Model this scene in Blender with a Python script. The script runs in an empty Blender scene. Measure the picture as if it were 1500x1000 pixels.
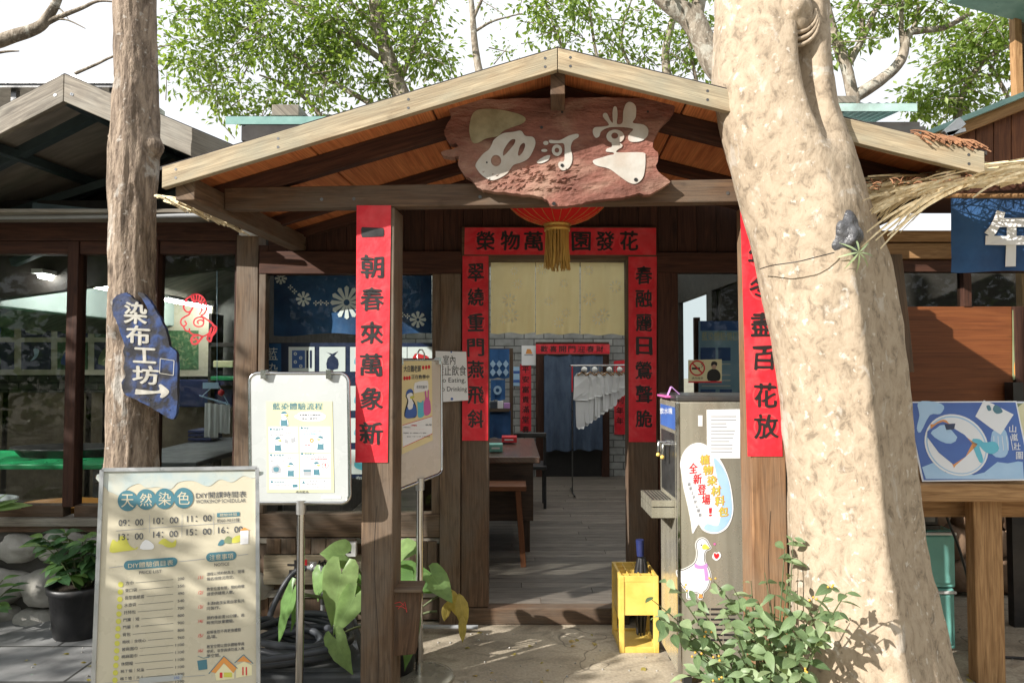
import bpy, bmesh, math, random
from mathutils import Vector, Matrix, noise
from mathutils.geometry import tessellate_polygon

SC = bpy.context.scene
COL = SC.collection
RAD = math.radians
V = Vector

# ------------------------------------------------------------------ camera
CAM = V((0, 0, 1.55))
PITCH = math.atan(35 / 1000)
cam_data = bpy.data.cameras.new('camera')
cam_data.sensor_width = 36.0
cam_data.lens = 24.0
cam_data.clip_start = 0.05
cam_data.clip_end = 500
cam = bpy.data.objects.new('camera', cam_data)
COL.objects.link(cam)
cam.location = CAM
cam.rotation_euler = (math.pi / 2 + PITCH, 0, 0)
SC.camera = cam

# ------------------------------------------------------------------ sky, sun, exposure
SUN_AZ = RAD(57)      # left of straight-behind-the-camera
SUN_EL = RAD(28)
SUN_DIR = V((-math.sin(SUN_AZ) * math.cos(SUN_EL), -math.cos(SUN_AZ) * math.cos(SUN_EL), math.sin(SUN_EL)))
world = bpy.data.worlds.new('World')
SC.world = world
world.use_nodes = True
wn = world.node_tree
wn.nodes.clear()
w_out = wn.nodes.new('ShaderNodeOutputWorld')
w_bg = wn.nodes.new('ShaderNodeBackground')
w_sky = wn.nodes.new('ShaderNodeTexSky')
w_sky.sky_type = 'NISHITA'
w_sky.sun_disc = False
w_sky.sun_elevation = SUN_EL
w_sky.sun_rotation = math.atan2(SUN_DIR.x, SUN_DIR.y)
w_sky.air_density = 1.0
w_sky.dust_density = 3.0
w_sky.ozone_density = 1.0
# thin bright cloud over the blue
w_tc = wn.nodes.new('ShaderNodeTexCoord')
w_map = wn.nodes.new('ShaderNodeMapping')
w_map.inputs['Scale'].default_value = (1.4, 1.4, 3.0)
w_noise = wn.nodes.new('ShaderNodeTexNoise')
w_noise.inputs['Scale'].default_value = 1.6
w_noise.inputs['Detail'].default_value = 6
w_ramp = wn.nodes.new('ShaderNodeValToRGB')
w_ramp.color_ramp.elements[0].position = 0.34
w_ramp.color_ramp.elements[0].color = (0.9, 0.9, 0.9, 1)
w_ramp.color_ramp.elements[1].position = 0.6
w_ramp.color_ramp.elements[1].color = (1, 1, 1, 1)
w_mix = wn.nodes.new('ShaderNodeMixRGB')
w_mix.inputs['Color2'].default_value = (10.2, 10.5, 10.9, 1)
wn.links.new(w_tc.outputs['Generated'], w_map.inputs['Vector'])
wn.links.new(w_map.outputs['Vector'], w_noise.inputs['Vector'])
wn.links.new(w_noise.outputs['Fac'], w_ramp.inputs['Fac'])
wn.links.new(w_ramp.outputs['Color'], w_mix.inputs['Fac'])
wn.links.new(w_sky.outputs['Color'], w_mix.inputs['Color1'])
wn.links.new(w_mix.outputs['Color'], w_bg.inputs['Color'])
w_bg.inputs['Strength'].default_value = 0.066
wn.links.new(w_bg.outputs['Background'], w_out.inputs['Surface'])

sun_data = bpy.data.lights.new('sun', 'SUN')
sun_data.energy = 5.0
sun_data.angle = RAD(0.53)
sun_data.color = (1.0, 0.955, 0.89)
sun = bpy.data.objects.new('sun', sun_data)
COL.objects.link(sun)
sun.location = SUN_DIR * 40
sun.rotation_euler = SUN_DIR.to_track_quat('Z', 'Y').to_euler()

vs = SC.view_settings
vs.view_transform = 'Standard'
vs.look = 'None'
vs.exposure = 0.78
vs.gamma = 1.0
SC.cycles.max_bounces = 8
SC.cycles.diffuse_bounces = 5
SC.cycles.transparent_max_bounces = 12
SC.cycles.sample_clamp_indirect = 6
SC.cycles.use_denoising = True

# ------------------------------------------------------------------ pixel -> world helpers (photo pixels, 1500 x 1000)
_cp, _sp = math.cos(PITCH), math.sin(PITCH)
def ray(px, py):
    dx, dy = (px - 750) / 1000, (500 - py) / 1000
    return V((dx, _cp - dy * _sp, _sp + dy * _cp))
def U(px, py, Y):
    d = ray(px, py)
    return CAM + d * (Y / d.y)
def G(px, py, z=0.0):
    d = ray(px, py)
    return CAM + d * ((z - CAM.z) / d.z)

class FR:
    """a flat frame: origin, right, normal towards the viewer"""
    def __init__(s, o, r, n):
        s.o = V(o); s.n = V(n).normalized(); s.r = V(r).normalized()
        s.u = s.n.cross(s.r).normalized()
    def p(s, u, v, w=0.0):
        return s.o + s.r * u + s.u * v + s.n * w
    def px(s, px, py, w=0.0):
        d = ray(px, py)
        t = (s.o - CAM).dot(s.n) / d.dot(s.n)
        return CAM + d * t + s.n * w
    def sub(s, w):
        return FR(s.o + s.n * w, s.r, s.n)
def FY(Y):
    return FR((0, Y, 0), (1, 0, 0), (0, -1, 0))
def FQ(tl, tr, bl):
    """frame through three world points"""
    r = tr - tl; d = bl - tl
    return FR(tl, r, d.cross(r))

# ------------------------------------------------------------------ materials
MATS = {}
def _mat(name):
    m = bpy.data.materials.new(name)
    m.use_nodes = True
    MATS[name] = m
    nt = m.node_tree
    b = nt.nodes['Principled BSDF']
    return m, nt, b
def _ramp(nt, stops):
    r = nt.nodes.new('ShaderNodeValToRGB')
    e = r.color_ramp.elements
    while len(e) < len(stops): e.new(0.5)
    for k, (p, c) in enumerate(stops):
        e[k].position = p
        e[k].color = (c[0], c[1], c[2], 1) if isinstance(c, (tuple, list)) else (c, c, c, 1)
    return r
def _noise(nt, coord, scale, detail=6, stretch=(1, 1, 1), dist=0.0, rough=.55):
    mp = nt.nodes.new('ShaderNodeMapping'); mp.inputs['Scale'].default_value = stretch
    nt.links.new(coord, mp.inputs['Vector'])
    n = nt.nodes.new('ShaderNodeTexNoise')
    n.inputs['Scale'].default_value = scale; n.inputs['Detail'].default_value = detail
    n.inputs['Distortion'].default_value = dist; n.inputs['Roughness'].default_value = rough
    nt.links.new(mp.outputs['Vector'], n.inputs['Vector'])
    return n.outputs['Fac']
def _mixrgb(nt, fac, c1, c2, mode='MIX'):
    x = nt.nodes.new('ShaderNodeMixRGB'); x.blend_type = mode
    for k, val in (('Fac', fac), ('Color1', c1), ('Color2', c2)):
        if isinstance(val, (int, float)): x.inputs[k].default_value = val if k == 'Fac' else (val, val, val, 1)
        elif isinstance(val, (tuple, list)): x.inputs[k].default_value = (val[0], val[1], val[2], 1)
        else: nt.links.new(val, x.inputs[k])
    return x.outputs['Color']
def _bump(nt, b, h, strength, dist=0.01):
    bp = nt.nodes.new('ShaderNodeBump')
    bp.inputs['Strength'].default_value = strength; bp.inputs['Distance'].default_value = dist
    nt.links.new(h, bp.inputs['Height']); nt.links.new(bp.outputs['Normal'], b.inputs['Normal'])
def mat(name, c1, c2=None, rough=.6, metal=0, scale=6, stretch=(1, 1, 1), bump=0, bscale=60, detail=6, lo=.35, hi=.65, spec=.5,
        dirt=None, dirt_amt=.5, bdist=.005, coat=0, emit=0, sheen=0):
    m, nt, b = _mat(name)
    b.inputs['Roughness'].default_value = rough; b.inputs['Metallic'].default_value = metal
    b.inputs['Specular IOR Level'].default_value = spec
    b.inputs['Coat Weight'].default_value = coat
    tc = nt.nodes.new('ShaderNodeTexCoord').outputs['Object']
    if c2 is None: c2 = tuple(x * .82 for x in c1)
    r = _ramp(nt, [(lo, c2), (hi, c1)])
    nt.links.new(_noise(nt, tc, scale, detail, stretch), r.inputs['Fac'])
    col = r.outputs['Color']
    if dirt:
        rd = _ramp(nt, [(.48, 0.0), (.7, dirt_amt)])
        nt.links.new(_noise(nt, tc, scale * .45 + 1.1, 8, stretch, .8), rd.inputs['Fac'])
        col = _mixrgb(nt, rd.outputs['Color'], col, dirt)
    nt.links.new(col, b.inputs['Base Color'])
    rr = _ramp(nt, [(.3, max(0, rough - .1)), (.7, min(1, rough + .1))])
    nt.links.new(_noise(nt, tc, scale * 2.3 + 3, 4), rr.inputs['Fac']); nt.links.new(rr.outputs['Color'], b.inputs['Roughness'])
    if bump: _bump(nt, b, _noise(nt, tc, bscale, 6, stretch), bump, bdist)
    if emit:
        b.inputs['Emission Color'].default_value = (c1[0], c1[1], c1[2], 1); b.inputs['Emission Strength'].default_value = emit
    return m
def wood(name, dark, light, grey=None, rough=.72, bump=.35, gs=1.0, coat=0, stain=.5):
    """grain follows U (length) of the UVs, each plank shifted by its rnd attribute"""
    m, nt, b = _mat(name)
    b.inputs['Roughness'].default_value = rough
    b.inputs['Specular IOR Level'].default_value = .35; b.inputs['Coat Weight'].default_value = coat
    uv = nt.nodes.new('ShaderNodeUVMap').outputs['UV']
    at = nt.nodes.new('ShaderNodeAttribute'); at.attribute_name = 'rnd'
    n1 = _noise(nt, uv, 3.2 * gs, 7, (.9, 11, 1), 1.6)
    n2 = _noise(nt, uv, 9 * gs, 5, (.5, 26, 1), .4)
    r1 = _ramp(nt, [(.3, dark), (.7, light)]); nt.links.new(n1, r1.inputs['Fac'])
    r2 = _ramp(nt, [(.35, .55), (.6, 1.0)]); nt.links.new(n2, r2.inputs['Fac'])
    col = _mixrgb(nt, .7, r1.outputs['Color'], r2.outputs['Color'], 'MULTIPLY')
    rv = _ramp(nt, [(0, .72), (1, 1.18)]); nt.links.new(at.outputs['Fac'], rv.inputs['Fac'])
    col = _mixrgb(nt, 1, col, rv.outputs['Color'], 'MULTIPLY')
    n3 = _noise(nt, uv, 2.1, 6, (1, 2.2, 1), .5)
    if grey:
        r3 = _ramp(nt, [(.42, 0.0), (.66, .85)]); nt.links.new(n3, r3.inputs['Fac'])
        g2 = _mixrgb(nt, .6, grey, r2.outputs['Color'], 'MULTIPLY')
        col = _mixrgb(nt, r3.outputs['Color'], col, g2)
    n4 = _noise(nt, uv, 5.3, 7, (.7, 1.6, 1), 1.2)
    r4 = _ramp(nt, [(.56, 0.0), (.74, stain)]); nt.links.new(n4, r4.inputs['Fac'])
    col = _mixrgb(nt, r4.outputs['Color'], col, tuple(x * .35 for x in dark))
    # knots
    mpk = nt.nodes.new('ShaderNodeMapping'); mpk.inputs['Scale'].default_value = (2.2, 7, 1); nt.links.new(uv, mpk.inputs['Vector'])
    vk = nt.nodes.new('ShaderNodeTexVoronoi'); vk.inputs['Scale'].default_value = .8; nt.links.new(mpk.outputs['Vector'], vk.inputs['Vector'])
    rk = _ramp(nt, [(.05, .8), (.14, 0.0)]); nt.links.new(vk.outputs['Distance'], rk.inputs['Fac'])
    col = _mixrgb(nt, rk.outputs['Color'], col, tuple(x * .4 for x in dark))
    nt.links.new(col, b.inputs['Base Color'])
    if bump: _bump(nt, b, n2, bump, .004)
    return m
def bark(name, c1, c2, lich, rough=.85, scale=14, zs=.35, bump=.8, lo=.55, lsc=4.5, lam=.8):
    m, nt, b = _mat(name)
    b.inputs['Roughness'].default_value = rough; b.inputs['Specular IOR Level'].default_value = .2
    tc = nt.nodes.new('ShaderNodeTexCoord').outputs['Object']
    n1 = _noise(nt, tc, scale, 10, (1, 1, zs), .6, .7)
    n2 = _noise(nt, tc, lsc, 8, (1, 1, .8), .8, .65)
    n3 = _noise(nt, tc, 60, 4, (1, 1, .5))
    r1 = _ramp(nt, [(.36, tuple(x * .6 for x in c2)), (.46, c2), (.58, c1)]); nt.links.new(n1, r1.inputs['Fac'])
    r2 = _ramp(nt, [(lo, 0.0), (lo + .06, lam)]); nt.links.new(n2, r2.inputs['Fac'])
    col = _mixrgb(nt, r2.outputs['Color'], r1.outputs['Color'], lich)
    rs = _ramp(nt, [(.63, 0.0), (.68, .5)]); nt.links.new(_noise(nt, tc, 26, 6, (1, 1, 1), .2), rs.inputs['Fac'])
    col = _mixrgb(nt, rs.outputs['Color'], col, tuple(min(.85, x * 1.25 + .04) for x in lich))
    rd = _ramp(nt, [(.28, .55), (.37, 0.0)]); nt.links.new(n3, rd.inputs['Fac'])
    col = _mixrgb(nt, rd.outputs['Color'], col, tuple(x * .45 for x in c2))
    nt.links.new(col, b.inputs['Base Color'])
    add = nt.nodes.new('ShaderNodeMath'); add.operation = 'ADD'
    nt.links.new(n1, add.inputs[0]); nt.links.new(n3, add.inputs[1])
    _bump(nt, b, add.outputs[0], bump, .012)
    return m
def clothmat(name, c1, c2, transl=.4, scale=5):
    m = mat(name, c1, c2, .85, 0, scale, detail=9, bump=.25, bscale=60)
    nt = m.node_tree; b = nt.nodes['Principled BSDF']; out = nt.nodes['Material Output']
    t = nt.nodes.new('ShaderNodeBsdfTranslucent'); t.inputs['Color'].default_value = (*c1, 1)
    mx = nt.nodes.new('ShaderNodeMixShader'); mx.inputs['Fac'].default_value = transl
    nt.links.new(b.outputs[0], mx.inputs[1]); nt.links.new(t.outputs[0], mx.inputs[2]); nt.links.new(mx.outputs[0], out.inputs['Surface'])
    return m
def leafmat(name, c1, c2, c3, transl=.45, rough=.45):
    m = bpy.data.materials.new(name); m.use_nodes = True; MATS[name] = m
    nt = m.node_tree
    b = nt.nodes['Principled BSDF']; out = nt.nodes['Material Output']
    at = nt.nodes.new('ShaderNodeAttribute'); at.attribute_name = 'rnd'
    r = _ramp(nt, [(0, c1), (.6, c2), (1, c3)]); nt.links.new(at.outputs['Fac'], r.inputs['Fac'])
    uv = nt.nodes.new('ShaderNodeUVMap').outputs['UV']
    # veins: lighter midrib and side veins
    sx = nt.nodes.new('ShaderNodeSeparateXYZ'); nt.links.new(uv, sx.inputs[0])
    rv = _ramp(nt, [(.0, 0.35), (.035, 0.0)])
    ab = nt.nodes.new('ShaderNodeMath'); ab.operation = 'ABSOLUTE'; nt.links.new(sx.outputs['Y'], ab.inputs[0])
    nt.links.new(ab.outputs[0], rv.inputs['Fac'])
    col = _mixrgb(nt, rv.outputs['Color'], r.outputs['Color'], tuple(min(1, x * 1.8 + .05) for x in c2))
    def mth(op, a, v=None):
        n_ = nt.nodes.new('ShaderNodeMath'); n_.operation = op; nt.links.new(a, n_.inputs[0])
        if v is not None:
            if isinstance(v, (int, float)): n_.inputs[1].default_value = v
            else: nt.links.new(v, n_.inputs[1])
        return n_.outputs[0]
    fr_ = mth('FRACT', mth('MULTIPLY', mth('SUBTRACT', sx.outputs['X'], mth('MULTIPLY', ab.outputs[0], .45)), 7.0))
    rs_ = _ramp(nt, [(0, .3), (.09, 0.0)]); nt.links.new(fr_, rs_.inputs['Fac'])
    col = _mixrgb(nt, rs_.outputs['Color'], col, tuple(min(1, x * 1.7 + .04) for x in c2))
    tc = nt.nodes.new('ShaderNodeTexCoord').outputs['Object']
    rn = _ramp(nt, [(.35, .82), (.65, 1.08)]); nt.links.new(_noise(nt, tc, 25, 4), rn.inputs['Fac'])
    col = _mixrgb(nt, 1, col, rn.outputs['Color'], 'MULTIPLY')
    nt.links.new(col, b.inputs['Base Color'])
    b.inputs['Roughness'].default_value = rough; b.inputs['Specular IOR Level'].default_value = .4
    t = nt.nodes.new('ShaderNodeBsdfTranslucent')
    nt.links.new(_mixrgb(nt, 1, col, (1.5, 1.5, .7), 'MULTIPLY'), t.inputs['Color'])
    mx = nt.nodes.new('ShaderNodeMixShader'); mx.inputs['Fac'].default_value = transl
    nt.links.new(b.outputs[0], mx.inputs[1]); nt.links.new(t.outputs[0], mx.inputs[2]); nt.links.new(mx.outputs[0], out.inputs['Surface'])
    return m
def glassmat(name, tint=(.93, .96, .95), rough=.015, refl=1.0):
    m = bpy.data.materials.new(name); m.use_nodes = True; MATS[name] = m
    nt = m.node_tree; nt.nodes.remove(nt.nodes['Principled BSDF'])
    out = nt.nodes['Material Output']
    tr = nt.nodes.new('ShaderNodeBsdfTransparent'); tr.inputs['Color'].default_value = (*tint, 1)
    gl = nt.nodes.new('ShaderNodeBsdfGlossy'); gl.inputs['Roughness'].default_value = rough
    fr = nt.nodes.new('ShaderNodeFresnel'); fr.inputs['IOR'].default_value = 1.55
    mu = nt.nodes.new('ShaderNodeMath'); mu.operation = 'MULTIPLY'; mu.inputs[1].default_value = .2 * refl
    mu.use_clamp = True
    tc = nt.nodes.new('ShaderNodeTexCoord').outputs['Object']
    nz = _noise(nt, tc, 1.6, 2)
    bp = nt.nodes.new('ShaderNodeBump'); bp.inputs['Strength'].default_value = .05; bp.inputs['Distance'].default_value = .01
    nt.links.new(nz, bp.inputs['Height']); nt.links.new(bp.outputs['Normal'], gl.inputs['Normal'])
    mx = nt.nodes.new('ShaderNodeMixShader')
    nt.links.new(fr.outputs[0], mu.inputs[0]); nt.links.new(mu.outputs[0], mx.inputs[0])
    nt.links.new(tr.outputs[0], mx.inputs[1]); nt.links.new(gl.outputs[0], mx.inputs[2]); nt.links.new(mx.outputs[0], out.inputs['Surface'])
    return m

# ------------------------------------------------------------------ mesh builder
class MB:
    def __init__(s, m=None):
        s.v = []; s.f = []; s.uv = []; s.rn = []; s.mi = []; s.sm = []; s.mats = []; s.cur = 0
        s.rng = random.Random(11)
        if m: s.use(m)
    def use(s, m):
        if isinstance(m, str): m = MATS[m]
        if m not in s.mats: s.mats.append(m)
        s.cur = s.mats.index(m)
        return s
    def add(s, verts, faces, uvs=None, rnd=None, sm=False):
        o = len(s.v); s.v.extend(V(p) for p in verts)
        rnd = s.rng.random() if rnd is None else rnd
        for k, f in enumerate(faces):
            s.f.append([o + i for i in f]); s.rn.append(rnd); s.mi.append(s.cur); s.sm.append(sm)
            s.uv.append(uvs[k] if uvs else [(verts[i][0], verts[i][2]) for i in f])
    def hexa(s, c, rnd=None):
        """8 corners: front tl tr br bl, back tl tr br bl"""
        c = [V(p) for p in c]
        ex = (c[1] - c[0]).length + (c[2] - c[3]).length
        ez = (c[0] - c[3]).length + (c[1] - c[2]).length
        ey = (c[4] - c[0]).length + (c[6] - c[2]).length
        lens = [ex, ey, ez]; L = lens.index(max(lens))
        ax = [[0, 1, 1, 0, 0, 1, 1, 0], [0, 0, 0, 0, 1, 1, 1, 1], [1, 1, 0, 0, 1, 1, 0, 0]]
        off = s.rng.random() * 20; off2 = s.rng.random() * 20
        faces = [(3, 2, 1, 0), (4, 5, 6, 7), (0, 1, 5, 4), (2, 3, 7, 6), (0, 4, 7, 3), (1, 2, 6, 5)]
        others = [a for a in range(3) if a != L]
        uvs = []
        for f in faces:
            q = []
            for i in f:
                a = ax[L][i] * lens[L] / 2
                b = ax[others[0]][i] * lens[others[0]] / 2 + ax[others[1]][i] * lens[others[1]] / 2
                q.append((a + off, b + off2))
            uvs.append(q)
        s.add(c, faces, uvs, rnd)
    def box(s, x0, x1, y0, y1, z0, z1, rnd=None):
        s.hexa([(x0, y0, z1), (x1, y0, z1), (x1, y0, z0), (x0, y0, z0), (x0, y1, z1), (x1, y1, z1), (x1, y1, z0), (x0, y1, z0)], rnd)
    def pbox(s, px0, py0, px1, py1, Y, d, rnd=None):
        """axis-aligned box whose front face fills photo pixels at depth Y, d metres deep"""
        a = U(px0, py0, Y); b = U(px1, py1, Y)
        s.box(a.x, b.x, Y, Y + d, b.z, a.z, rnd)
    def bar(s, p0, p1, w, h, up=(0, 0, 1), rnd=None):
        p0, p1 = V(p0), V(p1); d = (p1 - p0).normalized(); up = V(up)
        sd = d.cross(up).normalized() * (w / 2); u = sd.cross(d).normalized() * (h / 2)
        s.hexa([p0 - sd + u, p0 + sd + u, p0 + sd - u, p0 - sd - u, p1 - sd + u, p1 + sd + u, p1 + sd - u, p1 - sd - u], rnd)
    def tube(s, pts, rad, n=8, cap=True, sm=True, rnd=None, jit=0):
        pts = [V(p) for p in pts]
        if not isinstance(rad, (list, tuple)): rad = [rad] * len(pts)
        vs_, fs, uv = [], [], []
        prev = None; L = 0
        for k, p in enumerate(pts):
            t = (pts[min(k + 1, len(pts) - 1)] - pts[max(k - 1, 0)])
            t = t.normalized() if t.length > 1e-9 else V((0, 0, 1))
            if prev is None:
                a = t.orthogonal().normalized()
            else:
                a = (prev - t * prev.dot(t))
                a = a.normalized() if a.length > 1e-6 else t.orthogonal().normalized()
            prev = a; b = t.cross(a)
            if k: L += (p - pts[k - 1]).length
            for i in range(n):
                an = 2 * math.pi * i / n
                r = rad[k]
                if jit: r *= 1 + jit * noise.noise(V((math.cos(an) * 1.5, math.sin(an) * 1.5, L * 4)) + p * 2)
                vs_.append(p + (a * math.cos(an) + b * math.sin(an)) * r)
            if k:
                l0 = L - (p - pts[k - 1]).length
                for i in range(n):
                    j = (i + 1) % n
                    fs.append(((k - 1) * n + i, (k - 1) * n + j, k * n + j, k * n + i))
                    uv.append([(l0, i / n), (l0, (i + 1) / n), (L, (i + 1) / n), (L, i / n)])
        s.add(vs_, fs, uv, rnd, sm)
        if cap:
            for k, rev in ((0, True), (len(pts) - 1, False)):
                ring = [vs_[k * n + i] for i in range(n)]
                if rev: ring = ring[::-1]
                s.add(ring, [tuple(range(n))], [[(0, 0)] * n], rnd)
    def lathe(s, prof, c, n=24, sm=True, axis=None):
        c = V(c); vs_, fs = [], []
        for r, z in prof:
            for i in range(n):
                a = 2 * math.pi * i / n
                vs_.append(c + V((math.cos(a) * r, math.sin(a) * r, z)))
        uv = []
        for k in range(len(prof) - 1):
            for i in range(n):
                j = (i + 1) % n
                fs.append((k * n + i, k * n + j, (k + 1) * n + j, (k + 1) * n + i))
                uv.append([(prof[k][1], i / n), (prof[k][1], (i + 1) / n), (prof[k + 1][1], (i + 1) / n), (prof[k + 1][1], i / n)])
        s.add(vs_, fs, uv, None, sm)
    def blob(s, c, r, sub=2, amp=.15, fq=2.0, seed=0, sm=True, flat=None):
        bm = bmesh.new(); bmesh.ops.create_icosphere(bm, subdivisions=sub, radius=1)
        r = V(r) if isinstance(r, (tuple, list, Vector)) else V((r, r, r))
        vs_ = []
        for v_ in bm.verts:
            k = 1 + amp * noise.noise(v_.co * fq + V((seed * 3.1, seed * 1.7, seed)))
            q = v_.co * k
            vs_.append(V(c) + V((q.x * r.x, q.y * r.y, q.z * r.z)))
        fs = [tuple(x.index for x in f.verts) for f in bm.faces]
        bm.free(); s.add(vs_, fs, None, None, sm)
    def poly(s, loops3, rev=False, rnd=None):
        """flat polygon with holes from lists of world points"""
        loops3 = [[V(p) for p in l] for l in loops3]
        tris = tessellate_polygon(loops3); flat = [p for l in loops3 for p in l]
        s.add(flat, [tuple(t) for t in tris], None, rnd)
    def prism(s, loop, dvec, rnd=None, sideuv=True):
        """closed solid: loop (front) pushed along dvec (to the back)"""
        loop = [V(p) for p in loop]; n = len(loop); d = V(dvec)
        tris = tessellate_polygon([loop])
        back = [p + d for p in loop]
        rnd = s.rng.random() if rnd is None else rnd
        s.add(loop, [tuple(t) for t in tris], None, rnd)
        s.add(back, [tuple(t) for t in tris], None, rnd)
        vs_ = loop + back
        s.add(vs_, [(i, (i + 1) % n, n + (i + 1) % n, n + i) for i in range(n)], None, rnd)
    # ---- flat artwork on a frame, given in photo pixels
    def fpoly(s, fr, pts, w=.001, smooth=0, holes=()):
        loops = [pts] + list(holes)
        if smooth: loops = [crom(l, smooth) for l in loops]
        s.poly([[fr.px(x, y, w) for x, y in l] for l in loops])
    def fdisc(s, fr, x, y, rx, ry=None, w=.001, n=28, hole=0):
        ry = ry or rx
        o = [(x + rx * math.cos(2 * math.pi * i / n), y + ry * math.sin(2 * math.pi * i / n)) for i in range(n)]
        h = [[(x + rx * hole * math.cos(2 * math.pi * i / n), y + ry * hole * math.sin(2 * math.pi * i / n)) for i in range(n)]] if hole else []
        s.fpoly(fr, o, w, 0, h)
    def fline(s, fr, pts, wd, w=.001, closed=False):
        if closed: pts = list(pts) + [pts[0], pts[1]]
        P = [V((x, y, 0)) for x, y in pts]
        L, Rr = [], []
        for k in range(len(P)):
            t = (P[min(k + 1, len(P) - 1)] - P[max(0, k - 1)]).normalized()
            nn = V((-t.y, t.x, 0)) * wd / 2
            L.append(P[k] + nn); Rr.append(P[k] - nn)
        vs_ = [fr.px(p.x, p.y, w) for p in L] + [fr.px(p.x, p.y, w) for p in Rr]
        n = len(P)
        s.add(vs_, [(i, i + 1, n + i + 1, n + i) for i in range(n - 1)])
    def frect(s, fr, x0, y0, x1, y1, w=.001, slope=0):
        dy = slope * (x1 - x0)
        s.fpoly(fr, [(x0, y0), (x1, y0 + dy), (x1, y1 + dy), (x0, y1)], w)
    def text(s, fr, txt, x0, y0, x1, y1, w=.0015, slope=0, bold=0.0, wob=0.0, keep=False, skew=0):
        """glyphs stretched into a pixel box that lies on the frame"""
        vs2, fs, (bx0, by0, bx1, by1) = glyphs(txt, 0)
        if not vs2: return
        # heavier strokes: the same glyphs laid again a hair to each side, each on its own level
        shifts = [(0, 0)] if bold < .004 else [(-bold * .8, 0), (bold * .8, 0)] if bold < .012 else [(-bold, 0), (bold, 0), (0, -bold * .7), (0, bold * .7), (0, 0)]
        for lv, (sx, sy) in enumerate(shifts):
            out = []
            for a, b in vs2:
                if wob:
                    q = V((a * 2.3, b * 2.3, len(txt) + ord(txt[0]) % 97))
                    a, b = a + wob * noise.noise(q), b + wob * noise.noise(q + V((9, 5, 2)))
                fx = (a + sx - bx0) / (bx1 - bx0); fy = (by1 - b - sy) / (by1 - by0)
                X = x0 + fx * (x1 - x0); Y = y0 + fy * (y1 - y0) + slope * (X - x0)
                X += skew * (Y - y0)
                out.append(fr.px(X, Y, w + lv * .00012))
            s.add(out, fs)
    def leaf(s, p, d, nrm, L, W, rnd=None, fold=.25, droop=.15, n=3):
        """pointed leaf, two rows of faces either side of the midrib"""
        p = V(p); d = V(d).normalized(); nrm = V(nrm)
        sd = d.cross(nrm)
        sd = sd.normalized() if sd.length > 1e-6 else d.orthogonal().normalized()
        up = sd.cross(d).normalized()
        prof = {1: [0, 1, 0], 2: [0, .8, .75, 0], 3: [0, .72, 1, .68, 0], 5: [0, .55, .9, 1, .85, .5, 0]}[n]
        m = len(prof) - 1
        mid, lf, rt = [], [], []
        for k, q in enumerate(prof):
            t = k / m
            c = p + d * (L * t) - up * (droop * L * t * t)
            mid.append(c); lf.append(c + sd * (W / 2 * q) + up * (fold * W / 2 * q)); rt.append(c - sd * (W / 2 * q) + up * (fold * W / 2 * q))
        vs_ = mid + lf + rt; N = m + 1; fs, uv = [], []
        for k in range(m):
            t0, t1 = k / m, (k + 1) / m
            for base, sg in ((N, 1), (2 * N, -1)):
                if k == 0: f = (0, 1, base + 1); u = [(t0, 0), (t1, 0), (t1, sg * prof[1])]
                elif k == m - 1: f = (k, k + 1, base + k); u = [(t0, 0), (t1, 0), (t0, sg * prof[k])]
                else: f = (k, k + 1, base + k + 1, base + k); u = [(t0, 0), (t1, 0), (t1, sg * prof[k + 1]), (t0, sg * prof[k])]
                fs.append(f if sg > 0 else f[::-1]); uv.append(u if sg > 0 else u[::-1])
        s.add(vs_, fs, uv, rnd, n >= 3)
    def build(s, name, parent=None, loc=None, bevel=0):
        if parent is not None:
            loc = parent['_w'] if '_w' in parent else (0, 0, 0)
        o0 = V(loc) if loc is not None else V((0, 0, 0))
        me = bpy.data.meshes.new(name)
        me.from_pydata([p - o0 for p in s.v], [], s.f)
        for m in s.mats: me.materials.append(m)
        me.polygons.foreach_set('material_index', s.mi)
        me.polygons.foreach_set('use_smooth', s.sm)
        uvl = me.uv_layers.new(name='UVMap')
        uvl.data.foreach_set('uv', [c for f in s.uv for q in f for c in q])
        at = me.attributes.new('rnd', 'FLOAT', 'FACE'); at.data.foreach_set('value', s.rn)
        me.update()
        o = bpy.data.objects.new(name, me); COL.objects.link(o)
        o['_w'] = tuple(o0)
        if parent is not None:
            o.parent = parent
        else:
            o.location = o0
        if bevel:
            b = o.modifiers.new('bevel', 'BEVEL'); b.width = bevel; b.segments = 2; b.limit_method = 'ANGLE'; b.angle_limit = RAD(40)
        return o

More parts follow.
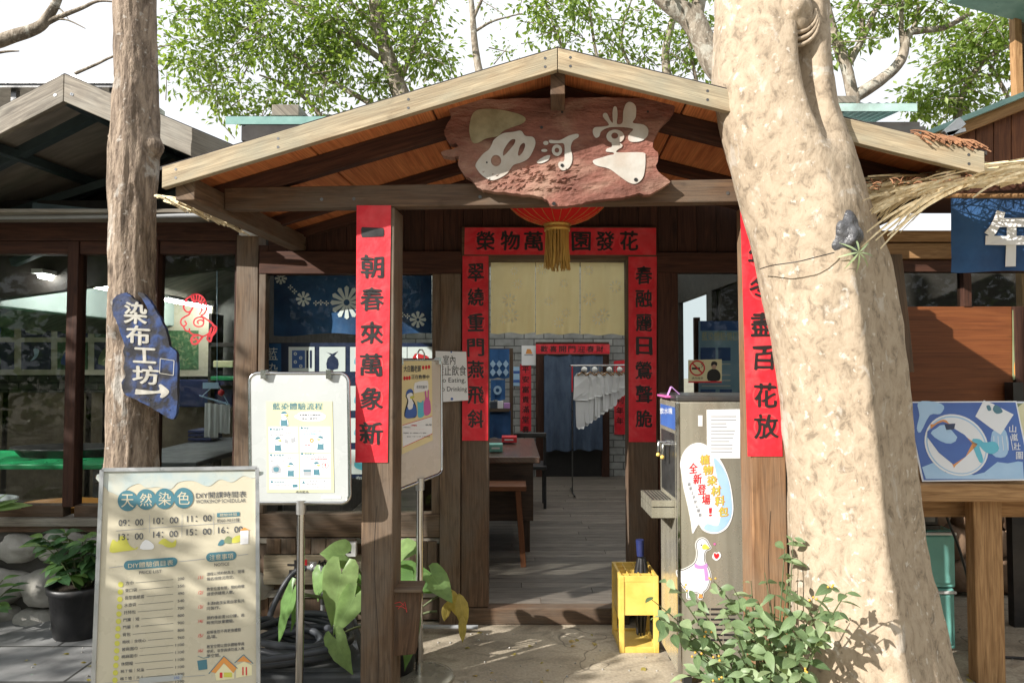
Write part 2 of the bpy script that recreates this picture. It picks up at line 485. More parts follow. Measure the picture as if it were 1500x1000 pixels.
_gc = {}
def glyphs(txt, bold):
    k = (txt, bold)
    if k in _gc: return _gc[k]
    c = bpy.data.curves.new('t', 'FONT'); c.body = txt; c.resolution_u = 4; c.offset = bold
    o = bpy.data.objects.new('t', c); COL.objects.link(o)
    bpy.context.view_layer.update()
    dg = bpy.context.evaluated_depsgraph_get()
    me = bpy.data.meshes.new_from_object(o.evaluated_get(dg))
    vs2 = [(v_.co.x, v_.co.y) for v_ in me.vertices]; fs = [tuple(p.vertices) for p in me.polygons]
    bb = (min(a for a, b in vs2), min(b for a, b in vs2), max(a for a, b in vs2), max(b for a, b in vs2)) if vs2 else (0, 0, 1, 1)
    bpy.data.objects.remove(o); bpy.data.meshes.remove(me); bpy.data.curves.remove(c)
    _gc[k] = (vs2, fs, bb)
    return _gc[k]
def crom(P, k=4, closed=True):
    n = len(P); out = []
    for i in range(n if closed else n - 1):
        if closed: p0, p1, p2, p3 = P[i - 1], P[i], P[(i + 1) % n], P[(i + 2) % n]
        else: p0, p1, p2, p3 = P[max(0, i - 1)], P[i], P[i + 1], P[min(n - 1, i + 2)]
        for j in range(k):
            t = j / k
            out.append(tuple(.5 * ((2 * b) + (c - a) * t + (2 * a - 5 * b + 4 * c - d) * t * t + (3 * b - a - 3 * c + d) * t ** 3) for a, b, c, d in zip(p0, p1, p2, p3)))
    if not closed: out.append(tuple(P[-1]))
    return out
def crom3(P, k=5): return [V(q) for q in crom([tuple(p) for p in P], k, False)]

# ------------------------------------------------------------------ things
def tag(o, label, cat, group=None):
    o['label'] = label; o['category'] = cat
    if group: o['group'] = group
    return o
def thing(name, label, cat, loc, group=None):
    o = bpy.data.objects.new(name, None); COL.objects.link(o)
    o.empty_display_size = .1; o.location = V(loc); o['_w'] = tuple(loc)
    return tag(o, label, cat, group)
def struct(o):
    o['kind'] = 'structure'; return o

# ================================================================== materials used
wood('timber_pale', (.235, .17, .10), (.48, .385, .25), (.31, .295, .22), stain=.65)
wood('timber_brown', (.06, .033, .02), (.145, .085, .048), (.135, .105, .078), stain=.6)
wood('timber_post', (.075, .045, .027), (.185, .12, .072), (.19, .155, .12), stain=.5)
wood('timber_dark', (.032, .012, .008), (.085, .034, .019), None, stain=.4)
wood('timber_red', (.10, .035, .016), (.22, .085, .035), None, stain=.4)
wood('timber_grey', (.12, .10, .078), (.29, .255, .205), (.34, .325, .28), stain=.5)
wood('timber_warm', (.24, .125, .05), (.46, .27, .125), None, stain=.35)
wood('timber_orange', (.13, .062, .028), (.30, .16, .075), (.24, .17, .11), stain=.4)
wood('plywood', (.42, .12, .04), (.63, .235, .085), None, gs=.6, bump=.08, stain=.15)
wood('panel_brown', (.14, .042, .014), (.205, .068, .022), None, gs=.5, bump=.05, stain=.1, rough=.5)
wood('floor_board', (.10, .085, .07), (.21, .18, .15), None, rough=.5, stain=.3)
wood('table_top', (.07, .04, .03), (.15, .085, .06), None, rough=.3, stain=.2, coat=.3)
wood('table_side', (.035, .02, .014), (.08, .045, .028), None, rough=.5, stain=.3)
wood('plank_sign', (.20, .16, .10), (.36, .30, .21), (.30, .29, .22), stain=.5)
mat('roof_felt', (.05, .045, .04), (.025, .02, .02), rough=.9, bump=.3)
mat('sheet_dark', (.27, .245, .21), (.17, .155, .135), rough=.7, scale=5, stretch=(.4, 3, 1), bump=.3, bscale=30, dirt=(.07, .065, .06))
mat('steel_teal', (.055, .085, .09), (.035, .05, .055), rough=.5, metal=.2)
mat('sheet_green', (.24, .42, .38), (.17, .32, .29), rough=.35, scale=9)
mat('sheet_clear', (.45, .60, .55), (.35, .48, .44), rough=.25, scale=7, dirt=(.2, .22, .2))
mat('red_paper', (.72, .018, .035), (.60, .012, .025), rough=.6, scale=12, bump=.55, bscale=11, bdist=.012, dirt=(.72, .14, .14), dirt_amt=.42)
mat('red_paper_light', (.74, .06, .07), (.66, .04, .05), rough=.6, scale=20)
mat('ink', (.012, .011, .012), (.02, .018, .018), rough=.45)
mat('print_dark', (.05, .06, .08), (.05, .06, .08), rough=.5)
mat('print_grey', (.35, .36, .38), (.33, .34, .36), rough=.5)
mat('print_white', (.82, .82, .82), (.79, .79, .79), rough=.5)
mat('print_teal', (.075, .20, .25), (.065, .185, .23), rough=.35)
mat('print_yellow', (.62, .60, .10), (.56, .54, .09), rough=.4)
mat('print_orange', (.75, .32, .08), (.70, .28, .07), rough=.4)
mat('print_red', (.68, .03, .04), (.62, .025, .035), rough=.4)
mat('print_blue', (.06, .14, .42), (.05, .11, .36), rough=.4)
mat('print_navy', (.018, .028, .085), (.012, .02, .06), rough=.4)
mat('print_sky', (.33, .52, .72), (.42, .60, .78), rough=.35)
mat('board_greyblue', (.40, .48, .48), (.52, .53, .46), rough=.35, scale=14)
mat('print_cyan', (.12, .50, .62), (.12, .46, .58), rough=.4)
mat('print_pink', (.62, .14, .38), (.58, .12, .34), rough=.4)
mat('print_lav', (.55, .30, .62), (.5, .26, .56), rough=.4)
mat('print_cream', (.80, .74, .46), (.76, .70, .42), rough=.45)
mat('print_green', (.10, .22, .10), (.04, .10, .04), rough=.4, scale=30)
mat('print_olive', (.25, .30, .16), (.18, .22, .11), rough=.4)
mat('board_cream', (.60, .55, .415), (.55, .50, .375), rough=.3, scale=3, coat=.25)
mat('board_white', (.45, .47, .46), (.41, .43, .42), rough=.25, scale=3, coat=.3)
mat('board_beige', (.62, .54, .45), (.58, .50, .42), rough=.3, scale=3, coat=.3)
mat('poster_flow', (.60, .585, .36), (.56, .55, .33), rough=.4, scale=3)
mat('poster_day', (.78, .66, .36), (.74, .62, .33), rough=.4, scale=3)
mat('chrome', (.62, .62, .61), (.5, .5, .5), rough=.12, metal=1, scale=5)
mat('alu', (.60, .60, .60), (.5, .5, .5), rough=.35, metal=.9, scale=9)
mat('steel_brushed', (.47, .445, .36), (.37, .35, .28), rough=.26, metal=.5, scale=3, stretch=(6, 6, .3), bump=.04, bscale=120, dirt=(.30, .27, .2), dirt_amt=.35)
mat('steel_dark', (.18, .18, .18), (.12, .12, .12), rough=.35, metal=.8)
mat('plastic_black', (.018, .018, .02), (.012, .012, .013), rough=.45, dirt=(.10, .09, .08), dirt_amt=.35)
mat('plastic_wrap', (.11, .11, .115), (.05, .05, .055), rough=.3, scale=18, bump=.9, bscale=22, bdist=.02)
mat('plastic_grey', (.32, .33, .34), (.27, .28, .29), rough=.5)
mat('plastic_white', (.75, .75, .73), (.7, .7, .68), rough=.4)
mat('plastic_yellow', (.80, .56, .14), (.70, .46, .09), rough=.4, scale=9, dirt=(.45, .27, .03), dirt_amt=.6)
mat('plastic_teal', (.20, .50, .43), (.17, .45, .39), rough=.45, scale=8, dirt=(.12, .3, .26), dirt_amt=.4)
mat('plastic_green', (.02, .38, .14), (.015, .32, .11), rough=.35)
mat('plastic_orange', (.70, .30, .04), (.62, .25, .03), rough=.4)
mat('plastic_blue', (.02, .03, .12), (.015, .022, .09), rough=.4)
mat('rubber_hose', (.055, .06, .07), (.04, .044, .052), rough=.45)
mat('lid_grey', (.085, .095, .105), (.06, .066, .075), rough=.6, scale=4, bump=.15, dirt=(.17, .16, .14), dirt_amt=.5)
mat('stone', (.46, .44, .40), (.31, .295, .265), rough=.9, scale=7, bump=.6, bscale=26, bdist=.012, dirt=(.13, .13, .10), dirt_amt=.6, detail=9)
mat('stone_brown', (.20, .125, .075), (.13, .08, .05), rough=.9, scale=6, bump=.5, bscale=25, bdist=.01)
mat('mortar', (.09, .085, .075), (.06, .056, .05), rough=.95, bump=.5)
mat('wall_pale', (.34, .41, .375), (.31, .375, .34), rough=.6, scale=2)
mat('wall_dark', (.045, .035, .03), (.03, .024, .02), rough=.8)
mat('wall_grey', (.13, .125, .11), (.09, .088, .08), rough=.85, bump=.3)
mat('wall_ochre', (.22, .175, .115), (.15, .12, .08), rough=.85, scale=12, bump=.4, bscale=40)
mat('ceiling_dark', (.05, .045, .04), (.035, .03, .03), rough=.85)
mat('sign_red', (.27, .105, .075), (.13, .05, .034), rough=.8, scale=3.5, stretch=(1, 1, 2.2), bump=1.0, bscale=17, bdist=.02, dirt=(.44, .30, .22), dirt_amt=.6, detail=10)
mat('sign_white', (.55, .53, .49), (.42, .39, .34), rough=.75, scale=9, bump=.3, bscale=40, dirt=(.42, .33, .26), dirt_amt=.5)
mat('sign_olive', (.33, .29, .18), (.22, .19, .11), rough=.8, scale=16, bump=.4, bscale=40)
mat('plank_blue', (.03, .065, .20), (.018, .018, .024), rough=.7, lo=.44, hi=.58, scale=15, bump=.5, bscale=30, bdist=.008, dirt=(.06, .055, .055), dirt_amt=.85)
mat('plank_white', (.58, .56, .50), (.40, .38, .33), rough=.7, scale=25)
clothmat('lantern_red', (.80, .02, .015), (.70, .012, .01), .45, 3)
mat('gold', (.62, .40, .10), (.48, .28, .06), rough=.35, metal=.5)
mat('tassel_gold', (.50, .30, .06), (.34, .18, .03), rough=.6, scale=40, stretch=(1, 1, .05))
clothmat('cloth_gold', (.90, .79, .45), (.80, .64, .28), .45)
clothmat('added_skylight_sheet', (.9, .92, .9), (.86, .88, .86), .92)
clothmat('cloth_gold_pale', (.95, .93, .82), (.9, .86, .7), .4, 12)
mat('cloth_indigo', (.028, .095, .24), (.012, .04, .115), rough=.8, scale=4, bump=.3, bscale=50)
mat('cloth_blue', (.035, .13, .33), (.022, .085, .23), rough=.8, scale=4, bump=.3, bscale=50)
mat('cloth_denim', (.075, .11, .17), (.05, .075, .125), rough=.85, scale=16, stretch=(1, 1, .3))
mat('cloth_white', (.78, .78, .77), (.70, .70, .70), rough=.8, scale=4)
mat('thatch', (.84, .73, .50), (.60, .47, .27), rough=.8, scale=30, stretch=(1, 1, 1))
mat('thatch_red', (.34, .17, .085), (.20, .09, .045), rough=.9, scale=30)
mat('lamp_tube', (1.0, 1.0, .97), (1, 1, .97), emit=40)
mat('skin', (.55, .36, .27), (.5, .32, .24), rough=.6)
mat('soil', (.05, .035, .022), (.03, .02, .014), rough=1, bump=.6)
bark('bark_pale', (.42, .34, .25), (.36, .285, .205), (.55, .51, .45), scale=20, zs=.8, bump=.32, lo=.58, lsc=9, lam=.5)
bark('bark_brown', (.34, .265, .20), (.20, .152, .115), (.46, .43, .385), scale=30, zs=.2, bump=1.0, lo=.58)
bark('bark_grey', (.34, .29, .23), (.20, .165, .125), (.42, .40, .34), scale=12, zs=.4, bump=.6)
leafmat('leaf_far', (.095, .15, .025), (.19, .28, .065), (.33, .41, .15), transl=.5)
leafmat('leaf_deep', (.028, .06, .02), (.06, .115, .03), (.12, .19, .05), transl=.4)
leafmat('leaf_bush', (.085, .14, .06), (.19, .27, .13), (.34, .42, .24), transl=.3)
leafmat('leaf_pot', (.035, .09, .035), (.075, .165, .055), (.16, .27, .07), transl=.3)
leafmat('leaf_big', (.09, .20, .055), (.165, .30, .095), (.30, .42, .17), transl=.4, rough=.35)
leafmat('leaf_yellow', (.30, .24, .06), (.46, .40, .12), (.5, .33, .1), transl=.4)
mat('stem', (.10, .13, .05), (.08, .09, .04), rough=.6)
mat('berry', (.65, .38, .05), (.6, .3, .04), rough=.4)
glassmat('glass')
glassmat('glass_dark', (.80, .84, .83), refl=1.15)
mat('bunting', (.5, .6, .7), (.4, .5, .6), rough=.7)

# ---- ground, paving, brick and boards get their own node trees
def ground_mat():
    m, nt, b = _mat('concrete')
    tc = nt.nodes.new('ShaderNodeTexCoord').outputs['Object']
    r = _ramp(nt, [(.3, (.29, .245, .18)), (.52, (.42, .36, .27)), (.72, (.50, .44, .345))])
    nt.links.new(_noise(nt, tc, 1.5, 9, (1, 1, 1), .6), r.inputs['Fac'])
    r2 = _ramp(nt, [(.5, 0.0), (.66, .6)]); nt.links.new(_noise(nt, tc, 3.4, 8, (1, 1.6, 1), 1.5), r2.inputs['Fac'])
    col = _mixrgb(nt, r2.outputs['Color'], r.outputs['Color'], (.15, .125, .09))
    r3 = _ramp(nt, [(.3, .75), (.7, 1.1)]); nt.links.new(_noise(nt, tc, 70, 5), r3.inputs['Fac'])
    col = _mixrgb(nt, 1, col, r3.outputs['Color'], 'MULTIPLY')
    # hairline cracks
    n = nt.nodes.new('ShaderNodeTexVoronoi'); n.feature = 'DISTANCE_TO_EDGE'; n.inputs['Scale'].default_value = .9
    ad = nt.nodes.new('ShaderNodeVectorMath'); ad.operation = 'ADD'
    nz = nt.nodes.new('ShaderNodeTexNoise'); nz.inputs['Scale'].default_value = 3; nt.links.new(tc, nz.inputs['Vector'])
    nt.links.new(tc, ad.inputs[0]); nt.links.new(nz.outputs['Color'], ad.inputs[1]); nt.links.new(ad.outputs[0], n.inputs['Vector'])
    rc = _ramp(nt, [(.0, .8), (.008, 0.0)]); nt.links.new(n.outputs['Distance'], rc.inputs['Fac'])
    col = _mixrgb(nt, rc.outputs['Color'], col, (.09, .075, .055))
    nt.links.new(col, b.inputs['Base Color']); b.inputs['Roughness'].default_value = .85
    _bump(nt, b, _noise(nt, tc, 45, 8), .4, .006)
def brick_mat(name, c1, c2, mortar, scale, bw, bh, msize, vertical=True, offset=.5, bump=.6, rough=.85):
    m, nt, b = _mat(name)
    tc = nt.nodes.new('ShaderNodeTexCoord').outputs['Object']
    sp = nt.nodes.new('ShaderNodeSeparateXYZ'); nt.links.new(tc, sp.inputs[0])
    cb = nt.nodes.new('ShaderNodeCombineXYZ')
    nt.links.new(sp.outputs['X'], cb.inputs['X']); nt.links.new(sp.outputs['Z' if vertical else 'Y'], cb.inputs['Y'])
    br = nt.nodes.new('ShaderNodeTexBrick'); br.offset = offset
    br.inputs['Scale'].default_value = scale; br.inputs['Brick Width'].default_value = bw; br.inputs['Row Height'].default_value = bh
    br.inputs['Mortar Size'].default_value = msize; br.inputs['Color1'].default_value = (*c1, 1); br.inputs['Color2'].default_value = (*c2, 1)
    br.inputs['Mortar'].default_value = (*mortar, 1); br.inputs['Mortar Smooth'].default_value = .2
    nt.links.new(cb.outputs[0], br.inputs['Vector'])
    r = _ramp(nt, [(.3, .7), (.7, 1.15)]); nt.links.new(_noise(nt, tc, 9, 8), r.inputs['Fac'])
    nt.links.new(_mixrgb(nt, 1, br.outputs['Color'], r.outputs['Color'], 'MULTIPLY'), b.inputs['Base Color'])
    b.inputs['Roughness'].default_value = rough
    iv = nt.nodes.new('ShaderNodeMath'); iv.operation = 'SUBTRACT'; iv.inputs[0].default_value = 1; nt.links.new(br.outputs['Fac'], iv.inputs[1])
    _bump(nt, b, iv.outputs[0], bump, .008)
ground_mat()
brick_mat('brick_pale', (.34, .345, .33), (.27, .275, .265), (.12, .12, .115), 1, .26, .095, .008)
brick_mat('brick_dark', (.10, .10, .085), (.07, .072, .06), (.03, .03, .028), 1, .22, .08, .008)
brick_mat('slab', (.27, .27, .265), (.22, .222, .22), (.06, .06, .055), 1, .62, .42, .008, vertical=False)

# ================================================================== ground
mb = MB('concrete'); mb.add([(-80, -80, 0), (80, -80, 0), (80, 80, 0), (-80, 80, 0)], [(0, 1, 2, 3)])
struct(mb.build('ground'))
mb = MB('slab')
mb.box(-7, -1.72, 1.2, 4.35, .004, .02)
o = struct(mb.build('paving'))
o.rotation_euler = (0, 0, 0)
YW = 4.15          # plane of the shop front
mb = MB('floor_board')
rng = random.Random(3)
y = 4.22
while y < 9.0:
    x = -1.6 - rng.random() * 2
    while x < 2.12:
        L = 1.6 + rng.random() * 1.2
        mb.box(max(x, -1.6) + .002, min(x + L, 2.12) - .002, y + .002, y + .098, .05, .1)
        x += L
    y += .1
struct(mb.build('floor'))
mb = MB('wall_grey'); mb.box(-7.6, -1.66, 4.4, 7.6, .03, .06)
struct(mb.build('workshop_floor'))

# ================================================================== porch
E_ = V((1, -.0624, 0)).normalized(); D_ = V((.0624, 1, 0)).normalized(); O_ = V((.187, 2.75, 0))
HALF, ZA, SL = 1.667, 2.848, .277
def PF(a, b, z): return O_ + E_ * a + D_ * b + V((0, 0, z))
def zr(a): return ZA - SL * abs(a)
porch = thing('porch', 'open timber porch with a low gable roof and two front posts before the shop door', 'porch', PF(0, .3, 0))
def slab_roof(mb, a0, a1, b0, b1, t0, t1, r=None):
    """piece that follows the roof slope between a0 and a1, t0/t1 metres below the roof line"""
    c = []
    for b in (b0, b1):
        c += [PF(a0, b, zr(a0) - t0), PF(a1, b, zr(a1) - t0), PF(a1, b, zr(a1) - t1), PF(a0, b, zr(a0) - t1)]
    mb.hexa(c, r)
for (a0, a1) in ((-HALF, -.0015), (.0015, HALF)):
    mb = MB('timber_pale'); slab_roof(mb, a0, a1, 0, .032, .0, .09)
    mb.use('steel_dark')
    for a in ([a0 + .06, a0 + .5, a0 + 1.05, a1 - .05] if a0 < 0 else [a0 + .05, a0 + .6, a0 + 1.1, a1 - .06]):
        for dz in (.028, .064):
            c = PF(a, -.001, zr(a) - dz); mb.tube([c, c + D_ * .002], .006, 8)
    mb.build('fascia', porch, bevel=.003)
    s_ = -1 if a0 < 0 else 1
    for (b0, t0, t1) in ((.295, .026, .118), (.95, .026, .085), (1.3, .026, .085)):
        mb = MB('timber_dark'); slab_roof(mb, s_ * 1.62, s_ * .012, b0, b0 + .045, t0, t1); mb.build('rafter', porch, bevel=.003)
    for k in range(3):
        mb = MB('plywood')
        u0, u1 = .005 + k * .55, .55 + k * .55 - .004
        slab_roof(mb, s_ * u1, s_ * u0, .04, 1.42, .012, .024)
        mb.build('soffit', porch)
    mb = MB('roof_felt'); slab_roof(mb, s_ * (HALF + .012), s_ * .0, .004, 1.45, -.006, .009); mb.build('roofing', porch)
    mb = MB('timber_post')
    e0, e1 = PF(s_ * 1.585, .035, 2.30), PF(s_ * 1.585, 1.40, 2.30); mb.bar(e0, e1, .085, .095); mb.build('eave_beam', porch, bevel=.004)
mb = MB('timber_dark'); c0, c1 = PF(0, .05, ZA - .04), PF(0, .05, ZA - .24)
mb.bar(PF(0, .345, ZA - .12), PF(0, .345, 2.386), .07, .05, D_); mb.build('king_post', porch, bevel=.003)
mb = MB('timber_brown'); mb.bar(PF(0, .045, ZA - .125), PF(0, 1.42, ZA - .125), .06, .10); mb.build('ridge_beam', porch, bevel=.003)
mb = MB('timber_brown')
mb.hexa([PF(-1.54, .29, 2.372), PF(1.54, .29, 2.372), PF(1.54, .29, 2.272), PF(-1.54, .29, 2.272), PF(-1.54, .36, 2.372), PF(1.54, .36, 2.372), PF(1.54, .36, 2.272), PF(-1.54, .36, 2.272)])
mb.use('steel_dark')
for a in (-1.08, -.93, -.35, .75, .9):
    c = PF(a, .288, 2.31); mb.tube([c, c + D_ * .004], .008, 8)
mb.build('tie_beam', porch, bevel=.004)
for a0, a1 in ((-.885, -.742), (.845, .992)):
    mb = MB('timber_post' if a0 < 0 else 'timber_orange')
    c = []
    for b in (.293, .468): c += [PF(a0 - (.012 if a0 > 0 else 0), b, 2.27), PF(a1 - (.012 if a0 > 0 else 0), b, 2.27), PF(a1, b, 0), PF(a0, b, 0)]
    mb.hexa(c)
    # drying crack up the face
    mb.use('ink')
    rr = random.Random(5)
    for j in range(9):
        z0 = .02 + j * .1; x0 = (a0 + a1) / 2 + .012 * math.sin(j * .7); x1 = (a0 + a1) / 2 + .012 * math.sin(j * .7 + .7)
        mb.add([PF(x0 - .001, .2922, z0), PF(x0 + .001, .2922, z0), PF(x1 + .001, .2922, z0 + .1), PF(x1 - .001, .2922, z0 + .1)], [(0, 1, 2, 3)])
    mb.build('post', porch, bevel=.005)

# ---- red paper couplets on the porch posts
PFR = FR(PF(0, .2905, 1.5), E_, -D_)
def couplet(name, label, corners, chars, fr, group, cw, bold=.026, wob=.075, th=.002):
    """corners tl tr br bl in px; chars: list of (char, cx, cy, h)"""
    x0 = sum(c[0] for c in corners) / 4; y0 = sum(c[1] for c in corners) / 4
    loc = fr.px(x0, y0, 0)
    mb = MB('red_paper')
    mb.prism([fr.px(*c, th) for c in corners], -fr.n * th * .6)
    # faint printed medallions behind the characters
    mb.use('red_paper_light')
    for k, (ch, cx, cy, h) in enumerate(chars): mb.fdisc(fr, cx, cy, h * .55, h * .56, th + .0007, 24, .86)
    o = tag(mb.build(name, None, loc), label, 'paper banner', group)
    tx = MB('ink')
    for ch, cx, cy, h in chars:
        tx.text(fr, ch, cx - cw / 2, cy - h / 2, cx + cw / 2, cy + h / 2, th + .0016, bold=bold, wob=wob)
    tx.build('lettering', o)
    return o
GP = 'red paper couplets round the entrance'
chs = '一朝春來萬象新'
cy = [340, 391, 438, 488, 534, 583, 634]
couplet('couplet_banner', 'red paper strip with seven black characters on the left porch post', [(522.5, 301), (573, 301), (568, 677), (520.5, 677)],
        [(c, 546 - k * .4, y, 9 if c == '一' else 32) for k, (c, y) in enumerate(zip(chs, cy))], PFR, GP, 32)
chs = '隔年冬盡百花放'
cy = [322, 374, 421, 475, 524, 579, 624]
couplet('couplet_banner', 'red paper strip on the right porch post half hidden by the big tree trunk', [(1084, 303), (1137, 303), (1146, 668), (1095, 668)],
        [(c, 1112 + k * 1.7, y, 34) for k, (c, y) in enumerate(zip(chs, cy))], PFR, GP, 34)

# ---- carved name board
def zb(l): return [(640 + x / 3.572, 130 + y / 3.572) for x, y in l]
BFR = FR(PF(0, .235, 2.4), E_, (-D_ + V((0, 0, -.03))))
out = [(60, 62), (200, 57), (360, 54), (520, 50), (660, 50), (800, 45), (960, 47), (1100, 48), (1180, 55), (1240, 90), (1235, 130), (1180, 190), (1150, 240), (1132, 300), (1160, 350), (1150, 420), (1215, 480), (1205, 500), (1130, 545),
       (1095, 556), (1060, 545), (1010, 560), (960, 572), (880, 575), (800, 590), (740, 603), (680, 612), (610, 615), (585, 592), (560, 572), (500, 557), (440, 552), (380, 545), (250, 530), (212, 515), (185, 480), (145, 455), (130, 430), (108, 395), (115, 352), (80, 357), (30, 347), (28, 328), (100, 310), (105, 290), (60, 280), (40, 230), (50, 190), (72, 150), (58, 100)]
rr = random.Random(2)
out = crom(out, 4); out = [(x + rr.uniform(-3, 3), y + rr.uniform(-3, 3)) for x, y in out]
mb = MB('sign_red'); mb.prism([BFR.px(*q) for q in zb(out)], D_ * .05)
# ragged splinters, chisel ridges and drilled holes on the lower left
ch = random.Random(8)
for k in range(130):
    x = ch.uniform(230, 720); y = ch.uniform(400, 540)
    if y < 560 - .35 * (x - 130) * .6 and x < 420 and y < 440: continue
    an = -.75 + ch.uniform(-.25, .25) + (x - 230) / 900
    L = ch.uniform(14, 50); wd = ch.uniform(3, 7)
    dx, dy = math.cos(an) * L, math.sin(an) * L
    nx, ny = -math.sin(an) * wd / 2, math.cos(an) * wd / 2
    q = zb([(x, y), (x + dx * .5 + nx, y + dy * .5 + ny), (x + dx, y + dy), (x + dx * .5 - nx, y + dy * .5 - ny), (x + dx * .5, y + dy * .5)])
    w = [.0, .0, .0, .0, ch.uniform(.004, .009)]
    P = [BFR.px(*a, b) for a, b in zip(q, w)]
    mb.add(P, [(0, 1, 4), (1, 2, 4), (2, 3, 4), (3, 0, 4)])
mb.use('ink')
for x, y, r in ((655, 125, 7), (1103, 123, 6), (655, 403, 9), (1040, 478, 10), (548, 205, 8), (612, 603, 10), (262, 388, 5)):
    mb.fdisc(BFR, *zb([(x, y)])[0], r / 3.572, None, .0065, 14)
board = tag(mb.build('carved_sign_board', None, BFR.px(815, 225)), 'rough red-brown wooden name board with white carved characters hung under the porch gable', 'signboard')
tx = MB('sign_olive')
def bpoly(pts, w=.004, holes=(), k=4):
    loops = [zb(crom(pts, k))] + [zb(crom(h, 4)) for h in holes]
    tx.poly([[BFR.px(x, y, w) for x, y in l] for l in loops])
def ell(cx, cy, rx, ry): return [(cx + rx * math.cos(i * math.pi / 4), cy + ry * math.sin(i * math.pi / 4)) for i in range(8)]
bpoly([(170, 200), (190, 130), (240, 108), (330, 112), (430, 135), (465, 160), (445, 185), (390, 205), (345, 225), (320, 250), (260, 262), (215, 285), (188, 283), (174, 250)])
tx.use('sign_white')
bpoly([(300, 268), (345, 236), (400, 228), (440, 222), (462, 248), (500, 254), (515, 275), (510, 310), (480, 365), (440, 388), (400, 402), (370, 442), (330, 468), (285, 480), (240, 457), (210, 422), (204, 395), (240, 345), (272, 320), (288, 292)], .004,
      [ell(310, 378, 27, 30), [(348, 352), (352, 318), (385, 272), (410, 268), (404, 292), (375, 328)], [(424, 343), (436, 300), (455, 285), (462, 300), (450, 332), (432, 352)]])
bpoly(ell(570, 286, 14, 11)); bpoly(ell(562, 325, 16, 8))
bpoly([(522, 385), (560, 357), (592, 350), (582, 375), (545, 392)])
bpoly([(590, 270), (640, 272), (690, 248), (735, 238), (740, 255), (712, 275), (700, 310), (708, 350), (705, 390), (685, 420), (655, 428), (635, 405), (640, 385), (664, 380), (668, 340), (664, 290), (630, 288), (592, 286)])
bpoly(ell(628, 324, 27, 30), .0048, [ell(628, 324, 12, 13)])
bpoly([(815, 230), (825, 205), (870, 200), (900, 190), (870, 150), (872, 132), (890, 132), (905, 165), (920, 180), (918, 130), (925, 98), (940, 100), (945, 140), (942, 185), (970, 180), (975, 120), (990, 80), (1015, 72), (1040, 95), (1040, 150), (1025, 180), (1080, 190), (1105, 215), (1100, 250), (1070, 275), (1020, 280), (1000, 265), (1005, 240), (1025, 212), (960, 203), (900, 205), (860, 225), (850, 250), (830, 258)])
bpoly(ell(933, 252, 47, 36), .0048, [ell(930, 248, 18, 16)])
bpoly([(915, 282), (945, 282), (970, 295), (965, 310), (950, 318), (945, 335), (1075, 335), (1090, 360), (1088, 420), (1075, 470), (1040, 498), (1000, 490), (950, 455), (900, 420), (840, 405), (818, 390), (820, 375), (860, 362), (900, 350), (925, 345), (920, 335), (885, 330), (890, 315), (915, 305)])
tx.build('lettering', board)

# ---- lantern
LC = U(816, 283, 3.42); LR = .262
lantern = thing('paper_lantern', 'round red lantern with gold tassel hanging inside the porch behind the name board', 'lantern', LC)
mb = MB('lantern_red'); RZ = .162
prof = []
for k in range(25):
    t = -math.pi / 2 * .86 + k / 24 * math.pi * .86
    prof.append((LR * math.cos(t), RZ * math.sin(t)))
mb.lathe(prof, LC, 48); mb.build('shade', lantern)
mb = MB('gold')
for i in range(24):
    a = 2 * math.pi * i / 24 + .05
    mb.tube([LC + V((math.cos(a) * (r + .001), math.sin(a) * (r + .001), z)) for r, z in prof[::2]], .0013, 4, False)
mb.build('rib', lantern)
zb0 = prof[0][1]; rb0 = prof[0][0]
mb = MB('gold'); mb.lathe([(.0, zb0 + .004), (rb0 + .008, zb0 + .004), (rb0 + .012, zb0 - .006), (rb0 + .002, zb0 - .012), (rb0 + .01, zb0 - .02), (rb0 + .008, zb0 - .035), (.0, zb0 - .036)], LC, 32)
mb.lathe([(.0, -zb0 + .03), (rb0 + .008, -zb0 + .03), (rb0 + .01, -zb0 - .004), (0, -zb0 - .004)], LC, 32)
mb.build('cap', lantern)
mb = MB('tassel_gold'); rr = random.Random(4)
for i in range(150):
    a = rr.random() * 6.283; r = rb0 * math.sqrt(rr.uniform(.55, 1.1)); L = rr.uniform(.15, .2)
    p = LC + V((math.cos(a) * r, math.sin(a) * r, zb0 - .034))
    mb.tube([p, p + V((rr.uniform(-.004, .004), rr.uniform(-.004, .004), -L * .5)), p + V((rr.uniform(-.012, .012), rr.uniform(-.012, .012), -L))], .0032, 4, False)
mb.build('tassel', lantern)
mb = MB('ink'); mb.tube([LC + V((0, 0, -zb0 + .03)), V((LC.x, LC.y, 2.66))], .004, 6); mb.build('cord', lantern)

# ================================================================== shop front (plane y = YW)
shop = thing('shop_building', 'dark timber shop front with an open doorway, red couplets and windows either side', 'building', (.29, YW, 0))
def zpx(py, Y=YW): return U(750, py, Y).z
def xpx(px, Y=YW): return (px - 750) / 1000 * (U(750, 500, Y) - CAM).length if 0 else U(px, 535, Y).x
zTop = 2.30
